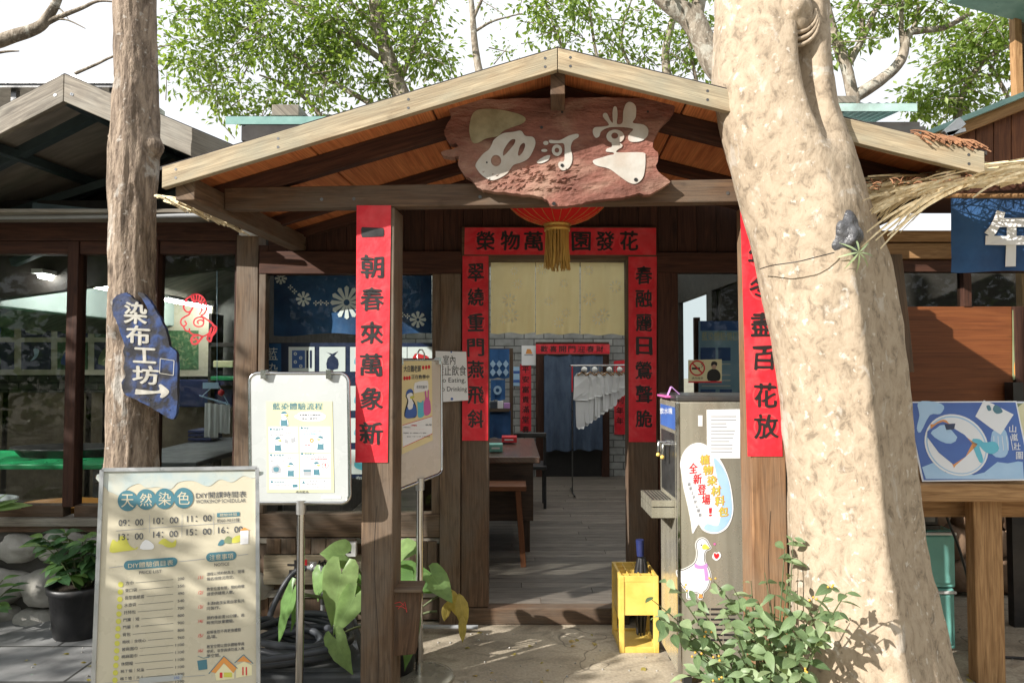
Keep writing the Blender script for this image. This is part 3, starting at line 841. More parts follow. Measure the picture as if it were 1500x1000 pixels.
# jambs, lintel and wall boards
for x0, x1 in ((676, 716), (920, 963)):
    mb = MB('timber_brown'); mb.box(xpx(x0), xpx(x1), YW, YW + .13, .1, zpx(333)); mb.build('door_jamb', shop, bevel=.005)
mb = MB('timber_brown'); mb.box(xpx(676), xpx(963), YW - .002, YW + .13, zpx(380), zpx(332)); mb.build('lintel', shop, bevel=.004)
mb = MB('timber_brown'); mb.box(xpx(646), xpx(920), YW - .01, YW + .2, .0, .098); mb.build('door_sill', shop, bevel=.006)
mb = MB('timber_dark')
k = 0; x = -1.62
while x < 2.2:
    mb.box(x, x + .118, YW + .03, YW + .06, zpx(368), min(2.95, zr(x - .27) - .035) if abs(x - .27) > 1.2 else 2.95); x += .12
mb.box(-1.2, 1.5, YW + .0605, YW + .075, zpx(368), 2.8)
mb.build('gable_wall', shop, bevel=.002)
# left window
WLX0, WLX1 = xpx(388), xpx(640)
mb = MB('timber_dark'); mb.box(xpx(378), xpx(676), YW - .004, YW + .09, zpx(401), zpx(368)); mb.build('window_head', shop, bevel=.004)
mb = MB('timber_post'); mb.box(xpx(645), xpx(675), YW - .012, YW + .09, .0, zpx(401)); mb.build('wall_post', shop, bevel=.004)
win = MB('timber_post'); win.box(xpx(640) - .03, xpx(645), YW, YW + .07, zpx(752), zpx(401)); win.box(xpx(378), xpx(388), YW, YW + .07, zpx(752), zpx(401))
win.box(xpx(378), xpx(645), YW - .006, YW + .08, zpx(786), zpx(752)); w1 = win.build('window', shop, bevel=.004)
mb = MB('glass'); mb.box(xpx(388), xpx(640) - .03, YW + .035, YW + .041, zpx(752), zpx(401)); mb.build('pane', w1)
# planks below the left window
mb = MB('timber_post')
rr = random.Random(6)
mb2 = MB('timber_brown')
for x0, x1 in ((378, 396), (396, 420), (420, 448), (448, 478), (478, 506), (506, 540), (540, 575), (575, 608), (608, 645)):
    mb2.box(xpx(x0) + .002, xpx(x1) - .002, YW + .02, YW + .05, .02, zpx(787))
mb2.build('skirt_board', shop, bevel=.003)
mb = MB('timber_grey')
mb.box(xpx(378), xpx(645), YW + .004, YW + .02, zpx(796), zpx(788)); mb.box(xpx(378), xpx(645), YW + .002, YW + .02, zpx(875), zpx(864)); mb.build('batten', shop, bevel=.003)
# right window
mb = MB('timber_dark'); mb.box(xpx(963), xpx(1300), YW - .003, YW + .09, zpx(399), zpx(370)); mb.build('window_head', shop, bevel=.004)
mb = MB('timber_dark'); mb.box(xpx(963.5), xpx(994), YW - .005, YW + .09, .0, zpx(399)); mb.build('wall_post', shop, bevel=.004)
win = MB('timber_dark'); win.box(xpx(994), xpx(1300), YW, YW + .08, zpx(790), zpx(752)); win.box(xpx(1105), xpx(1125), YW, YW + .07, zpx(752), zpx(399)); win.box(xpx(1290), xpx(1310), YW, YW + .07, zpx(790), zpx(399))
w2 = win.build('window', shop, bevel=.004)
for a, b in ((994, 1105), (1125, 1290)):
    mb = MB('glass_dark'); mb.box(xpx(a), xpx(b), YW + .035, YW + .041, zpx(752), zpx(399)); mb.build('pane', w2)
mb = MB('timber_brown')
x = xpx(994)
while x < xpx(1300): mb.box(x, x + .148, YW + .02, YW + .05, .02, zpx(790)); x += .15
mb.build('skirt_board', shop, bevel=.003)
# interior shell (openings added in the right side wall to let daylight in)
YB = 9.0
mb = MB('brick_pale'); mb.box(-1.6, 2.2, YB, YB + .15, .1, 2.9)
# the back doorway is a frame and black sheet on this wall, below
mb.build('brick_wall', shop)
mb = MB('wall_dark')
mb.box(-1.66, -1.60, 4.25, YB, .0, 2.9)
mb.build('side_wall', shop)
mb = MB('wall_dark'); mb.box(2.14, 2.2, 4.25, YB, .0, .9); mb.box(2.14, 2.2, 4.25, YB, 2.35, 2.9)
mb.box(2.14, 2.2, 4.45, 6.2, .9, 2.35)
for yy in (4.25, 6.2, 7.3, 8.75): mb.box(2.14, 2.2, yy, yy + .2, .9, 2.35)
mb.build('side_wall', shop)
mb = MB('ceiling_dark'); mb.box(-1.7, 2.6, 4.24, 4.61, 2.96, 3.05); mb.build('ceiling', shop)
mb = MB('timber_dark')
for yy in (5.4, 6.6, 7.8): mb.box(-1.6, 2.14, yy, yy + .1, 2.7, 2.85)
mb.build('ceiling_beam', shop)
mb = MB('roof_felt'); mb.box(-1.7, 2.6, 4.3, 4.62, 3.06, 3.1); mb.build('roof', shop)
mb = MB('added_skylight_sheet'); mb.add([(-1.65, 4.62, 3.05), (2.25, 4.62, 3.05), (2.25, YB + .1, 2.93), (-1.65, YB + .1, 2.93)], [(0, 1, 2, 3)]); mb.build('added_skylight', shop)  # translucent roof sheet added to brighten the room, not a known skylight
# back doorway: frame on the brick wall, black sheet painting the opening's shade
mb = MB('timber_dark')
a, b = U(785, 512, YB - .05), U(893, 690, YB - .05)
mb.box(a.x, a.x + .1, YB - .05, YB - .002, .1, a.z + .1); mb.box(b.x - .1, b.x, YB - .05, YB - .002, .1, a.z + .1); mb.box(a.x + .1, b.x - .1, YB - .05, YB - .002, a.z - .02, a.z + .1)
mb.use('ink'); mb.box(a.x + .1, b.x - .1, YB - .02, YB - .002, .1, a.z - .02)
mb.build('back_door', shop)

# ---- couplets round the door
DFR = FY(YW - .003)
c7 = '榮物萬中園發花'
couplet('couplet_banner', 'wide red paper strip with black characters across the door lintel', [(681, 333.5), (961, 334), (961, 373.5), (680, 373)],
        [(c, x, 353, 27) for c, x in zip(c7, (711, 747, 782, 817, 851, 886, 921))], DFR, GP, 27)
couplet('couplet_banner', 'red paper strip on the left door jamb beside the taped paper notice', [(677.5, 375), (715.5, 375), (715, 645), (677, 645)],
        [(c, 697, y, 25) for c, y in zip('翠繞重門燕飛斜', (399, 435, 472, 509, 541, 578, 613))], DFR, GP, 23)
couplet('couplet_banner', 'red paper strip on the right door jamb above the yellow crate', [(920.5, 376), (962, 376), (961, 647), (921, 647)],
        [(c, 943, y, 25) for c, y in zip('春融麗日鶯聲脆', (403, 437, 473, 507, 542, 577, 613))], DFR, GP, 23)

# ---- paper notice on the door post
NFR = FR((0, YW - .03, 1.5), (1, 0, 0), (0, -1, .02))
mb = MB('print_white'); mb.prism([NFR.px(*q, 0) for q in ((638, 514), (683, 515), (686, 586), (640, 589))], V((0, .002, 0)))
tx = [('室內', 649, 520, 667, 534), ('禁止飲食', 640, 535, 683, 550), ('No Eating,', 641, 553, 682, 562), ('No Drinking', 641, 566, 684, 575)]
mb.use('ink')
for t, a, b, c, d in tx: mb.text(NFR, t, a, b, c, d, .001, bold=.005)
mb.use('print_blue'); mb.fdisc(NFR, 662, 584, 2, None, .001); mb.fdisc(NFR, 661, 515.5, 1.2, None, .001)
tag(mb.build('paper_notice', None, NFR.px(662, 550)), 'white paper notice about eating and drinking taped beside the left door jamb', 'notice')

# ---- noren curtain
def cloth_grid(mb, fr, x0, y0, x1, y1, nx, ny, fold, ph=0.0, bottom=0.0, w=0.0, gather=0.0):
    """hanging cloth, pixel rectangle on a frame with real folds; returns surface offset function"""
    def f(u, v): return w + fold * (math.sin(u * 9.5 + ph + v * .8) * .6 + math.sin(u * 23 + ph * 2.3 + v * 2.1) * .28 + .5 * noise.noise(V((u * 4, v * 3, ph)))) * (.25 + .75 * v)
    vs_, uvs = [], []
    for j in range(ny + 1):
        v = j / ny
        for i in range(nx + 1):
            u = i / nx
            yb = y1 + bottom * math.sin(u * 11 + ph) * v
            vs_.append(fr.px(x0 + (x1 - x0) * u, y0 + (yb - y0) * v, f(u, v)))
    fs = [(j * (nx + 1) + i, j * (nx + 1) + i + 1, (j + 1) * (nx + 1) + i + 1, (j + 1) * (nx + 1) + i) for j in range(ny) for i in range(nx)]
    mb.add(vs_, fs, None, None, True)
    return lambda px, py: f((px - x0) / (x1 - x0), (py - y0) / (y1 - y0))
NR = FY(4.42)
noren = thing('noren_curtain', 'short gold tie-dyed cloth curtain in panels hanging inside the doorway', 'curtain', U(818, 382, 4.42))
mb = MB('timber_dark'); mb.tube([U(700, 381, 4.44), U(935, 381, 4.44)], .009, 8); mb.build('rod', noren)
for k, (x0, x1, y1) in enumerate(((719, 784, 488), (785, 849, 489), (850.5, 916, 490))):
    mb = MB('cloth_gold'); f = cloth_grid(mb, NR, x0, 381, x1, y1, 30, 26, .018, k * 1.7, 1.2)
    mb.use('cloth_gold_pale')
    rr = random.Random(30 + k)
    for (cx, cy, r) in [(x0 + rr.uniform(8, 56), 392 + 92 * q + rr.uniform(-6, 6), rr.uniform(6, 11)) for q in (.08, .3, .5, .7, .88)]:
        for i in range(9):
            a = 6.283 * i / 9
            p = [(cx + math.cos(a + d) * rr_ , cy + math.sin(a + d) * rr_) for d, rr_ in ((0, r * .3), (.22, r * .75), (0, r * 1.05), (-.22, r * .75))]
            p = [(min(max(x, x0 + 1), x1 - 1), min(max(y, 383), y1 - 3)) for x, y in p]
            mb.add([NR.px(x, y, f(x, y) + .002) for x, y in p], [(0, 1, 2, 3)])
    mb.build('cloth_panel', noren)

# ---- metal sheets lying on the shop roof edge
def sheet(name, label, pts, Y, d, matn, block):
    r = thing(name, label, 'roof sheet', U(pts[0][0], pts[0][1], Y))
    mb = MB(matn); a = U(*pts[0], Y); b = U(*pts[1], Y)
    n = 26
    for i in range(n):
        x0 = a.x + (b.x - a.x) * i / n; x1 = a.x + (b.x - a.x) * (i + 1) / n
        z0 = a.z + .008 * (i % 2); z1 = a.z + .008 * ((i + 1) % 2)
        mb.add([(x0, Y, z0), (x1, Y, z1), (x1, Y + d, z1 + .12), (x0, Y + d, z0 + .12)], [(0, 1, 2, 3)])
    mb.box(a.x, b.x, Y - .004, Y, a.z - .05, a.z)
    mb.build('sheet', r)
    mb = MB('timber_grey'); p = U(block[0], block[1], Y + .05); q = U(block[2], block[3], Y + .05)
    mb.box(p.x, q.x, Y + .05, Y + .35, a.z + .025, p.z); mb.build('wood_block', r, bevel=.005)
sheet('roof_sheet', 'teal metal roof sheet with a wooden block above the left half of the porch roof', ((331, 171), (560, 171)), 4.3, 1.0, 'sheet_green', (398, 153, 438, 166))
sheet('roof_sheet', 'pale translucent roof sheet with a wooden block behind the big tree trunk', ((1180, 152), (1343, 152)), 4.3, 1.0, 'sheet_clear', (1214, 140, 1255, 149))

# ================================================================== workshop on the left
YL = 4.2
ws = thing('workshop_building', 'low workshop on the left with dark framed windows and a steep grey gable roof', 'building', (-2.5, YL, 0))
def xl(px): return U(px, 535, YL).x
def zl(py): return U(750, py, YL).z
mb = MB('timber_dark'); mb.box(-6.5, xl(347), YL - .02, YL + .1, zl(353), zl(326)); mb.build('wall_plate', ws, bevel=.004)
mb = MB('timber_grey'); mb.box(-6.5, xl(330), YL - .3, YL - .02, zl(327) , zl(322)); mb.build('eave_board', ws, bevel=.003)
mb = MB('timber_post'); mb.box(xl(347), xl(379), YL - .03, YL + .1, .0, zl(345)); mb.build('corner_post', ws, bevel=.005)
mb = MB('plastic_white'); a = U(352, 345, YL - .05); b = U(378, 337, YL - .05); mb.box(a.x, b.x, YL - .07, YL - .03, a.z, b.z); mb.build('bracket', ws)
wx = [(-1600 + 0, -300, 'a'), (-300, -60, 'b'), (-60, 97, 'c'), (113, 214, 'd'), (231, 343, 'e')]
frame_edges = [-130, 105, 222, 345]
for (a, b) in ((-330, -145), (-130, 97), (113, 214), (231, 343)):
    win = MB('timber_dark')
    win.box(xl(a), xl(b), YL, YL + .08, zl(372), zl(353))
    win.box(xl(b), xl(b + 16 if b < 340 else 347), YL - .012, YL + .08, zl(742), zl(353))
    win.use('timber_brown'); win.box(xl(a), xl(b), YL, YL + .08, zl(757), zl(740))
    w_ = win.build('window', ws, bevel=.004)
    mb = MB('glass'); mb.box(xl(a), xl(b), YL + .04, YL + .046, zl(741), zl(371)); mb.build('pane', w_)
mb = MB('timber_grey'); mb.box(-6.5, xl(345), YL - .05, YL + .1, zl(768), zl(757)); mb.build('sill', ws, bevel=.004)
mb = MB('timber_brown'); mb.box(-6.5, xl(345), YL - .02, YL + .1, zl(778), zl(768)); mb.build('sill', ws, bevel=.004)
# rubble wall under the windows
mb = MB('mortar'); mb.box(-6.5, xl(347), YL + .02, YL + .2, 0, zl(778))
mb.use('stone')
rr = random.Random(21)
rows = [(.46, .16, .24), (.22, .2, .26), (.02, .13, .22)]
for (zc, hh, ww) in rows:
    x = -4.2 + rr.random() * .2
    while x < xl(340):
        w_ = ww * rr.uniform(.75, 1.35)
        mb.blob((x + w_ / 2, YL + .01, zc + rr.uniform(-.02, .02)), (w_ * .56, .10 + rr.random() * .05, hh * rr.uniform(.5, .62)), 3, .35, 1.3, rr.random() * 50)
        x += w_ * 1.0
stone = mb.build('stone_wall', ws)
# interior
mb = MB('wall_ochre'); mb.box(-7.6, -1.67, 7.6, 7.75, .06, 1.25); mb.build('back_wall', ws)
mb = MB('brick_dark'); mb.box(-7.6, -1.67, 7.58, 7.74, 1.25, 1.45); mb.build('brick_band', ws)
mb = MB('wall_grey'); mb.box(-7.6, -1.67, 7.6, 7.75, 1.45, 2.6); mb.box(-7.75, -7.6, 4.3, 7.75, 0, 2.6); mb.build('back_wall', ws)
mb = MB('ceiling_dark'); mb.box(-7.6, -1.67, 4.32, 7.7, 2.55, 2.6); mb.build('ceiling', ws)
mb = MB('wall_pale')
mb.hexa([(-3.85, 4.7, 2.33), (-3.72, 4.7, 2.33), (-3.72, 4.7, 1.98), (-3.85, 4.7, 1.98), (-3.85, 7.55, 2.33), (-3.72, 7.55, 2.33), (-3.72, 7.55, 1.98), (-3.85, 7.55, 1.98)])
mb.build('pale_beam', ws, bevel=.01)
# roof, yawed like the porch
E2 = V((1, -.115, 0)).normalized(); D2 = V((.115, 1, 0)).normalized(); O2 = V((-2.33, 3.5, 0))
ZA2, SL2 = 3.065, .44
def P2(a, b, t): return O2 + E2 * a + D2 * b + V((0, 0, ZA2 - SL2 * abs(a) - t))
def slab2(mb, a0, a1, b0, b1, t0, t1):
    c = []
    for b in (b0, b1): c += [P2(a0, b, t0), P2(a1, b, t0), P2(a1, b, t1), P2(a0, b, t1)]
    mb.hexa(c)
for a0, a1 in ((-2.6, -.0015), (.0015, 1.0)):
    mb = MB('timber_grey'); slab2(mb, a0, a1, 0, .035, 0, .145)
    mb.use('chrome')
    s_ = -1 if a0 < 0 else 1
    for a in (.045, .05, .5): mb.tube([P2(s_ * a, -.002, .09), P2(s_ * a, .003, .09)], .008, 8)
    mb.build('fascia', ws, bevel=.003)
    mb = MB('sheet_dark'); slab2(mb, a0, a1, .04, 4.6, .02, .03); mb.build('roof_underside', ws)
    mb = MB('roof_felt'); slab2(mb, a0, a1, .004, 4.65, -.005, .018); mb.build('roofing', ws)
    for b in (.3, 1.0, 2.0):
        mb = MB('steel_teal'); slab2(mb, a0, a1, b, b + .05, .03, .09); mb.build('roof_rafter', ws)
    for a in (.06, .55):
        mb = MB('steel_teal'); mb.bar(P2(s_ * a, .08, .07), P2(s_ * a, 4.4, .07), .05, .05); mb.build('roof_purlin', ws)
mb = MB('steel_teal'); mb.bar(P2(-1.6, .55, .1), P2(-.25, .9, .16), .05, .05); mb.bar(P2(-1.1, .9, .35), P2(.35, .95, .12), .05, .05); mb.bar(P2(-.6, .5, .3), P2(.2, .8, .52), .04, .04); mb.build('steel_brace', ws)
mb = MB('wall_dark'); mb.prism([(-4.6, 4.9, 1.9), (-1.72, 4.9, 2.3), (-1.72, 4.9, 2.82), (-2.17, 4.9, 3.02), (-4.6, 4.9, 1.95)], V((0, .08, 0))); mb.build('gable_wall', ws)
mb = MB('plastic_grey'); mb.tube([U(-60, 319, 4.0), U(331, 315, 3.9)], .014, 8); mb.build('gutter_pipe', ws)
# far roof behind
fr_ = thing('distant_roof', 'pale grey metal roof edge far left behind the workshop gable', 'building', U(60, 118, 7.5))
mb = MB('alu'); a = U(-120, 110, 7.5); b = U(168, 122, 7.5); mb.box(a.x, b.x, 7.5, 8.6, b.z, a.z); mb.build('metal_sheet', fr_)
mb = MB('steel_dark'); a = U(-120, 123, 7.5); b = U(168, 127, 7.5); mb.box(a.x, b.x, 7.52, 8.5, b.z, a.z)
for px in (20, 140, 164): p = U(px, 127, 7.6); mb.box(p.x - .03, p.x + .03, 7.6, 7.66, 0, p.z)
mb.build('steel_frame', fr_)

# ---- lamps and things inside the workshop
rr = random.Random(5)
for k, (y0, y1) in enumerate(((4.75, 6.05), (6.5, 7.5))):
    lp = thing('tube_lamp', ('lit fluorescent tube nearest the street inside the left workshop windows', 'lit fluorescent tube further back behind the red horse papercut')[k], 'lamp', (-3.32, y0, 2.2), 'fluorescent tubes in the workshop')
    mb = MB('plastic_white'); mb.box(-3.36, -3.28, y0, y1, 2.195, 2.225); mb.build('lamp_body', lp)
    mb = MB('lamp_tube'); mb.tube([(-3.32, y0 + .03, 2.178), (-3.32, y1 - .03, 2.178)], .016, 10); mb.build('tube', lp)
PW = FY(7.5)
disp = thing('photo_panel', 'cream panel of eight framed craft photographs on the workshop back wall', 'photo panel', U(90, 500, 7.5))
mb = MB('board_cream'); a = U(-60, 443, 7.5); b = U(232, 549, 7.5); mb.box(a.x, b.x, 7.5, 7.57, b.z, a.z); mb.build('panel', disp)
rr = random.Random(9)
for r_, (y0, y1) in enumerate(((455, 494), (501, 541))):
    for c_, (x0, x1) in enumerate(((-48, 20), (31, 74), (84, 128), (138, 178), (184, 226))):
        mb = MB('print_navy' if (r_ + c_) % 3 else 'print_green'); fr = PW.sub(.01)
        mb.prism([fr.px(*q) for q in ((x0, y0), (x1, y0), (x1, y1), (x0, y1))], V((0, .008, 0)))
        cx, cy_ = (x0 + x1) / 2, (y0 + y1) / 2
        pal = [('print_blue', 'print_white'), ('print_olive', 'print_cream'), ('print_green', 'print_yellow'), ('print_navy', 'print_sky')][(r_ * 2 + c_) % 4]
        mb.use(pal[0]); mb.fpoly(fr, [(cx - 14 + rr.uniform(-3, 3), cy_ + 12), (cx - 8, cy_ - 8), (cx + 4, cy_ - 13), (cx + 13, cy_ - 2), (cx + 14, cy_ + 14)], .002, 3)
        mb.use(pal[1]); mb.fpoly(fr, [(cx - 3, cy_ - 10), (cx + 5, cy_ - 9), (cx + 2, cy_ + 2), (cx - 8, cy_ + 8), (cx - 2, cy_)], .004, 3)
        mb.build('photograph', disp)
d2 = thing('framed_photo', 'white framed photograph of leaves behind the red horse papercut', 'picture', U(270, 510, 7.5))
mb = MB('board_cream'); a = U(236, 440, 7.5); b = U(309, 551, 7.5); mb.box(a.x, b.x, 7.5, 7.56, b.z, a.z); mb.build('frame', d2)
mb = MB('print_green'); fr = PW.sub(.006); mb.frect(fr, 240, 484, 291, 541)
mb.use('print_olive')
for k in range(60):
    x, y = rr.uniform(243, 288), rr.uniform(488, 538); a = rr.random() * 6.28
    mb.add([fr.px(x + math.cos(a + q) * r, y + math.sin(a + q) * r, .0015 + k * .00004) for q, r in ((0, 4), (1.57, 1.5), (3.14, 4), (4.7, 1.5))], [(0, 1, 2, 3)])
mb.build('picture', d2)
# ledge with boxes, worktable, tubs, cloth hanger
sh = thing('shelf_unit', 'dark shelf with a white tray at the right end of the workshop windows', 'shelf', U(325, 560, 7.3))
mb = MB('wall_dark'); a = U(306, 452, 7.2); b = U(380, 470, 7.2); mb.box(a.x, b.x, 7.2, 7.5, 1.3, 1.34); mb.box(a.x, b.x, 7.2, 7.5, 1.75, 1.79); mb.box(a.x, a.x + .03, 7.2, 7.5, .06, 2.1); mb.build('board', sh)
tb = tag(MB('print_cream') and (lambda m: (m.pbox(312, 528, 341, 538, 7.15, .2), m.build('tray', None, U(325, 538, 7.15), bevel=.01))[1])(MB('print_cream')), 'small cream tray on the dark workshop shelf', 'tray')
tb = tag((lambda m: (m.pbox(308, 551, 343, 557, 7.0, .25), m.build('tray', None, U(325, 557, 7.0), bevel=.008))[1])(MB('plastic_green')), 'bright green tray lying below the workshop shelf', 'tray')
wt = thing('work_table', 'long green topped dyeing table inside the workshop windows', 'table', (-3.6, 5.3, .06))
mb = MB('plastic_green'); mb.box(-5.6, -2.95, 4.95, 5.75, .80, .84); mb.build('tabletop', wt, bevel=.01)
for x, y_ in ((-5.5, 5.0), (-3.05, 5.0), (-5.5, 5.7), (-3.05, 5.7)):
    mb = MB('steel_dark'); mb.box(x, x + .05, y_, y_ + .05, .06, .8); mb.build('leg', wt)
wt2 = thing('work_table', 'grey topped bench beside the green dyeing table in the workshop', 'table', (-2.6, 5.6, .06))
mb = MB('lid_grey'); mb.box(-2.92, -2.25, 4.9, 6.6, .82, .86); mb.build('tabletop', wt2, bevel=.01)
for x, y_ in ((-2.9, 4.95), (-2.32, 4.95), (-2.9, 6.5), (-2.32, 6.5)):
    mb = MB('steel_dark'); mb.box(x, x + .05, y_, y_ + .05, .06, .82); mb.build('leg', wt2)
def tub(name, label, c, rx, ry, h, m, rim=None):
    mb = MB(m)
    ring = lambda r, z: [V(c) + V((math.cos(6.2832 * i / 32) * rx * r, math.sin(6.2832 * i / 32) * ry * r, z)) for i in range(32)]
    rs = [ring(.86, 0), ring(1, h), ring(1.06, h), ring(1.05, h + .012), ring(.97, h + .012), ring(.84, .02)]
    vs_ = [p for r in rs for p in r]
    fs = [(k * 32 + i, k * 32 + (i + 1) % 32, (k + 1) * 32 + (i + 1) % 32, (k + 1) * 32 + i) for k in range(5) for i in range(32)]
    fs += [tuple(range(5 * 32, 6 * 32)), tuple(range(31, -1, -1))]
    mb.add(vs_, fs, None, None, True)
    return tag(mb.build(name, None, c), label, 'tub')
tub('wash_tub', 'black rimmed oval tub standing on the green worktable', (-3.5, 5.42, .84), .42, .22, .06, 'plastic_black')
tub('dye_basin', 'orange plastic basin standing on the floor behind the workshop glass', (-3.0, 4.62, .50), .26, .17, .12, 'plastic_orange')
tub('dye_basin', 'small teal basin on the worktable beside the tree trunk', (-3.03, 5.3, .84), .08, .07, .07, 'plastic_teal')
st_ = thing('basin_stand', 'low grey stand carrying the orange basin behind the workshop glass', 'stand', (-3.0, 4.62, .06))
mb = MB('lid_grey'); mb.box(-3.9, -2.6, 4.42, 4.85, .46, .50); mb.build('top', st_, bevel=.005)
for x in (-3.85, -2.65):
    mb = MB('steel_dark'); mb.box(x, x + .04, 4.45, 4.82, .06, .46); mb.build('leg', st_)
tub('dye_basin', 'pale grey basin beside the orange one behind the workshop glass', (-3.6, 4.63, .50), .24, .17, .14, 'plastic_grey')
ct = thing('tray_stack', 'stack of dark blue plastic trays on the grey workshop bench', 'trays', U(293, 655, 6.2))
for k in range(5):
    mb = MB('plastic_blue'); a = U(275, 656 - k * 5.5, 6.2); b = U(309, 652 - k * 5.5, 6.2); mb.box(a.x, b.x, 6.2, 6.45, a.z, b.z); mb.build('tray', ct, bevel=.004)
ck = tag((lambda m: (m.blob(U(282, 661, 6.05), (.16, .1, .035), 3, .5, 2.5, 4), m.build('folded_cloth', None, U(282, 664, 6.05)))[1])(MB('cloth_white')), 'white cloth heap lying before the blue trays in the workshop', 'cloth')
hg = thing('drying_hanger', 'blue peg hanger with pale cloths hanging in the workshop window', 'hanger', U(318, 590, 5.6))
mb = MB('print_sky')
for dx in (-24, -12, 0, 12): mb.tube([U(318 + dx, 580 + (dx + 24) * .25, 5.6), U(332 + dx * .5, 588 + (dx + 24) * .25, 5.75)], .006, 6)
mb.tube([U(292, 579, 5.6), U(336, 592, 5.6)], .006, 6); mb.tube([U(318, 560, 5.65), U(296, 580, 5.6)], .004, 6); mb.tube([U(318, 560, 5.65), U(335, 592, 5.6)], .004, 6); mb.tube([U(318, 560, 5.65), U(318, 300, 5.65)], .003, 6)
mb.use('print_red'); mb.blob(U(324, 575, 5.6), (.03, .02, .03), 1, .1); mb.use('print_sky'); mb.pbox(297, 560, 320, 569, 5.62, .005)
mb.build('peg_frame', hg)
for k, x in enumerate((304, 313, 323, 331)):
    mb = MB('cloth_white'); cloth_grid(mb, FY(5.6 + .02 * k), x - 4, 590 + k, x + 6, 640 + 4 * (k % 2) - 3 * k, 8, 10, .02, k); mb.build('cloth', hg)
bl = tag((lambda m: (m.pbox(258, 556, 340, 596, 7.3, .2), m.build('cabinet', None, U(300, 596, 7.3), bevel=.01))[1])(MB('plastic_blue')), 'dark navy cabinet against the workshop back wall under the photographs', 'cabinet')

# ---- red horse papercut on the pane
HF = FY(YL + .036)
mb = MB('red_paper')
def st(pts, wd, sm=4, w=.001, closed=False):
    mb.fline(HF, crom(pts, sm, closed), wd, w)
def hz_(l): return [(220 + x / 2.63, 340 + y / 2.63) for x, y in l]
k = .001
for pts, wd in (
    ([(160, 245), (142, 256), (130, 275), (131, 296), (144, 308), (157, 303), (164, 290), (172, 278)], 2.4),
    ([(158, 246), (163, 262), (174, 274), (172, 262)], 2.2),
    ([(158, 243), (180, 239), (200, 249), (213, 268), (218, 292), (210, 312), (195, 322)], 2.6),
    ([(166, 262), (184, 264), (197, 280), (199, 300), (190, 318)], 2.0),
    ([(157, 303), (150, 317), (134, 326), (121, 336), (119, 352), (129, 362), (140, 354), (133, 341)], 2.3),
    ([(129, 362), (136, 377), (150, 381), (152, 370)], 2.3),
    ([(195, 322), (216, 334), (238, 350), (249, 364)], 2.6),
    ([(150, 381), (164, 393), (186, 396), (204, 401), (226, 390), (238, 366)], 2.4),
    ([(186, 396), (166, 402), (159, 416), (166, 430), (181, 428), (194, 414), (204, 401)], 3.2),
    ([(166, 418), (178, 410), (184, 420)], 2.2),
    ([(208, 345), (204, 330), (188, 328), (172, 337), (170, 354), (184, 364), (202, 360), (207, 346), (196, 338), (183, 344), (188, 353)], 2.3),
    ([(240, 358), (256, 366), (252, 384), (239, 400), (233, 420), (221, 410), (230, 390), (236, 372)], 3.0),
    ([(248, 366), (244, 384), (230, 404)], 2.2)):
    st(hz_(pts), wd, 4, k); k += .0003
for x0, y0, x1, y1 in ((168, 241, 170, 260), (180, 240, 180, 262), (192, 244, 188, 266), (202, 251, 195, 274), (210, 262, 198, 284), (215, 276, 200, 292), (217, 291, 199, 302)):
    st(hz_([(x0, y0), (x1, y1)]), 2.0, 2, k); k += .0003
st(hz_([(136, 268), (146, 266)]), 2.4, 2, k)
tag(mb.build('horse_papercut', None, HF.px(290, 468)), 'red papercut horse stuck on the workshop window right of the narrow tree trunk', 'papercut')

# ================================================================== poster and cloth behind the left shop window
DF = FY(4.36)
cl = thing('indigo_cloth', 'indigo tie-dyed cloth with white daisies hung behind the left shop window', 'cloth', U(510, 400, 4.36))
mb = MB('cloth_indigo'); f = cloth_grid(mb, DF, 402, 396, 632, 490, 60, 26, .022, .7, 2.5); mb.build('cloth', cl)
mb = MB('print_white'); ZW = [0]
def daisy(cx, cy, r, n=9, pw=.22):
    for i in range(n):
        a = 6.283 * i / n
        pts = [(cx + math.cos(a) * r * .2 - math.sin(a) * r * pw * .4, cy + math.sin(a) * r * .2 + math.cos(a) * r * pw * .4), (cx + math.cos(a) * r - math.sin(a) * r * pw, cy + math.sin(a) * r + math.cos(a) * r * pw),
               (cx + math.cos(a) * r * 1.12, cy + math.sin(a) * r * 1.12), (cx + math.cos(a) * r + math.sin(a) * r * pw, cy + math.sin(a) * r - math.cos(a) * r * pw), (cx + math.cos(a) * r * .2 + math.sin(a) * r * pw * .4, cy + math.sin(a) * r * .2 - math.cos(a) * r * pw * .4)]
        ZW[0] += .00005
        mb.add([DF.px(x, y, f(x, y) + .003 + ZW[0]) for x, y in pts], [(0, 1, 2, 3, 4)])
for x, y, r in ((412, 408, 8), (445, 438, 10), (508, 443, 22), (612, 468, 11)): daisy(x, y, r, 12 if r > 20 else 8, .16 if r > 20 else .24)
for x, y in ((426, 421), (432, 427), (463, 444), (470, 443), (478, 444), (583, 458), (590, 461), (597, 463)): daisy(x, y, 3.4, 4, .34)
mb.build('daisy_print', cl)
PS = FY(4.30)
po = thing('dye_poster', 'dark poster of blue dyed samples standing behind the left shop window', 'poster', U(510, 620, 4.3))
mb = MB('print_navy'); a = U(384, 502, 4.3); b = U(640, 700, 4.3); mb.box(a.x, b.x, 4.3, 4.315, b.z, a.z)
fr = PS
mb.use('cloth_blue'); mb.frect(fr, 385, 503, 412, 698, .002)
mb.use('print_white')
for ch_, y in (('藍', 518), ('染', 541), ('體', 565), ('驗', 589)): mb.text(fr, ch_, 389, y - 9, 407, y + 9, .004, bold=.005)
rr = random.Random(17)
cells = []
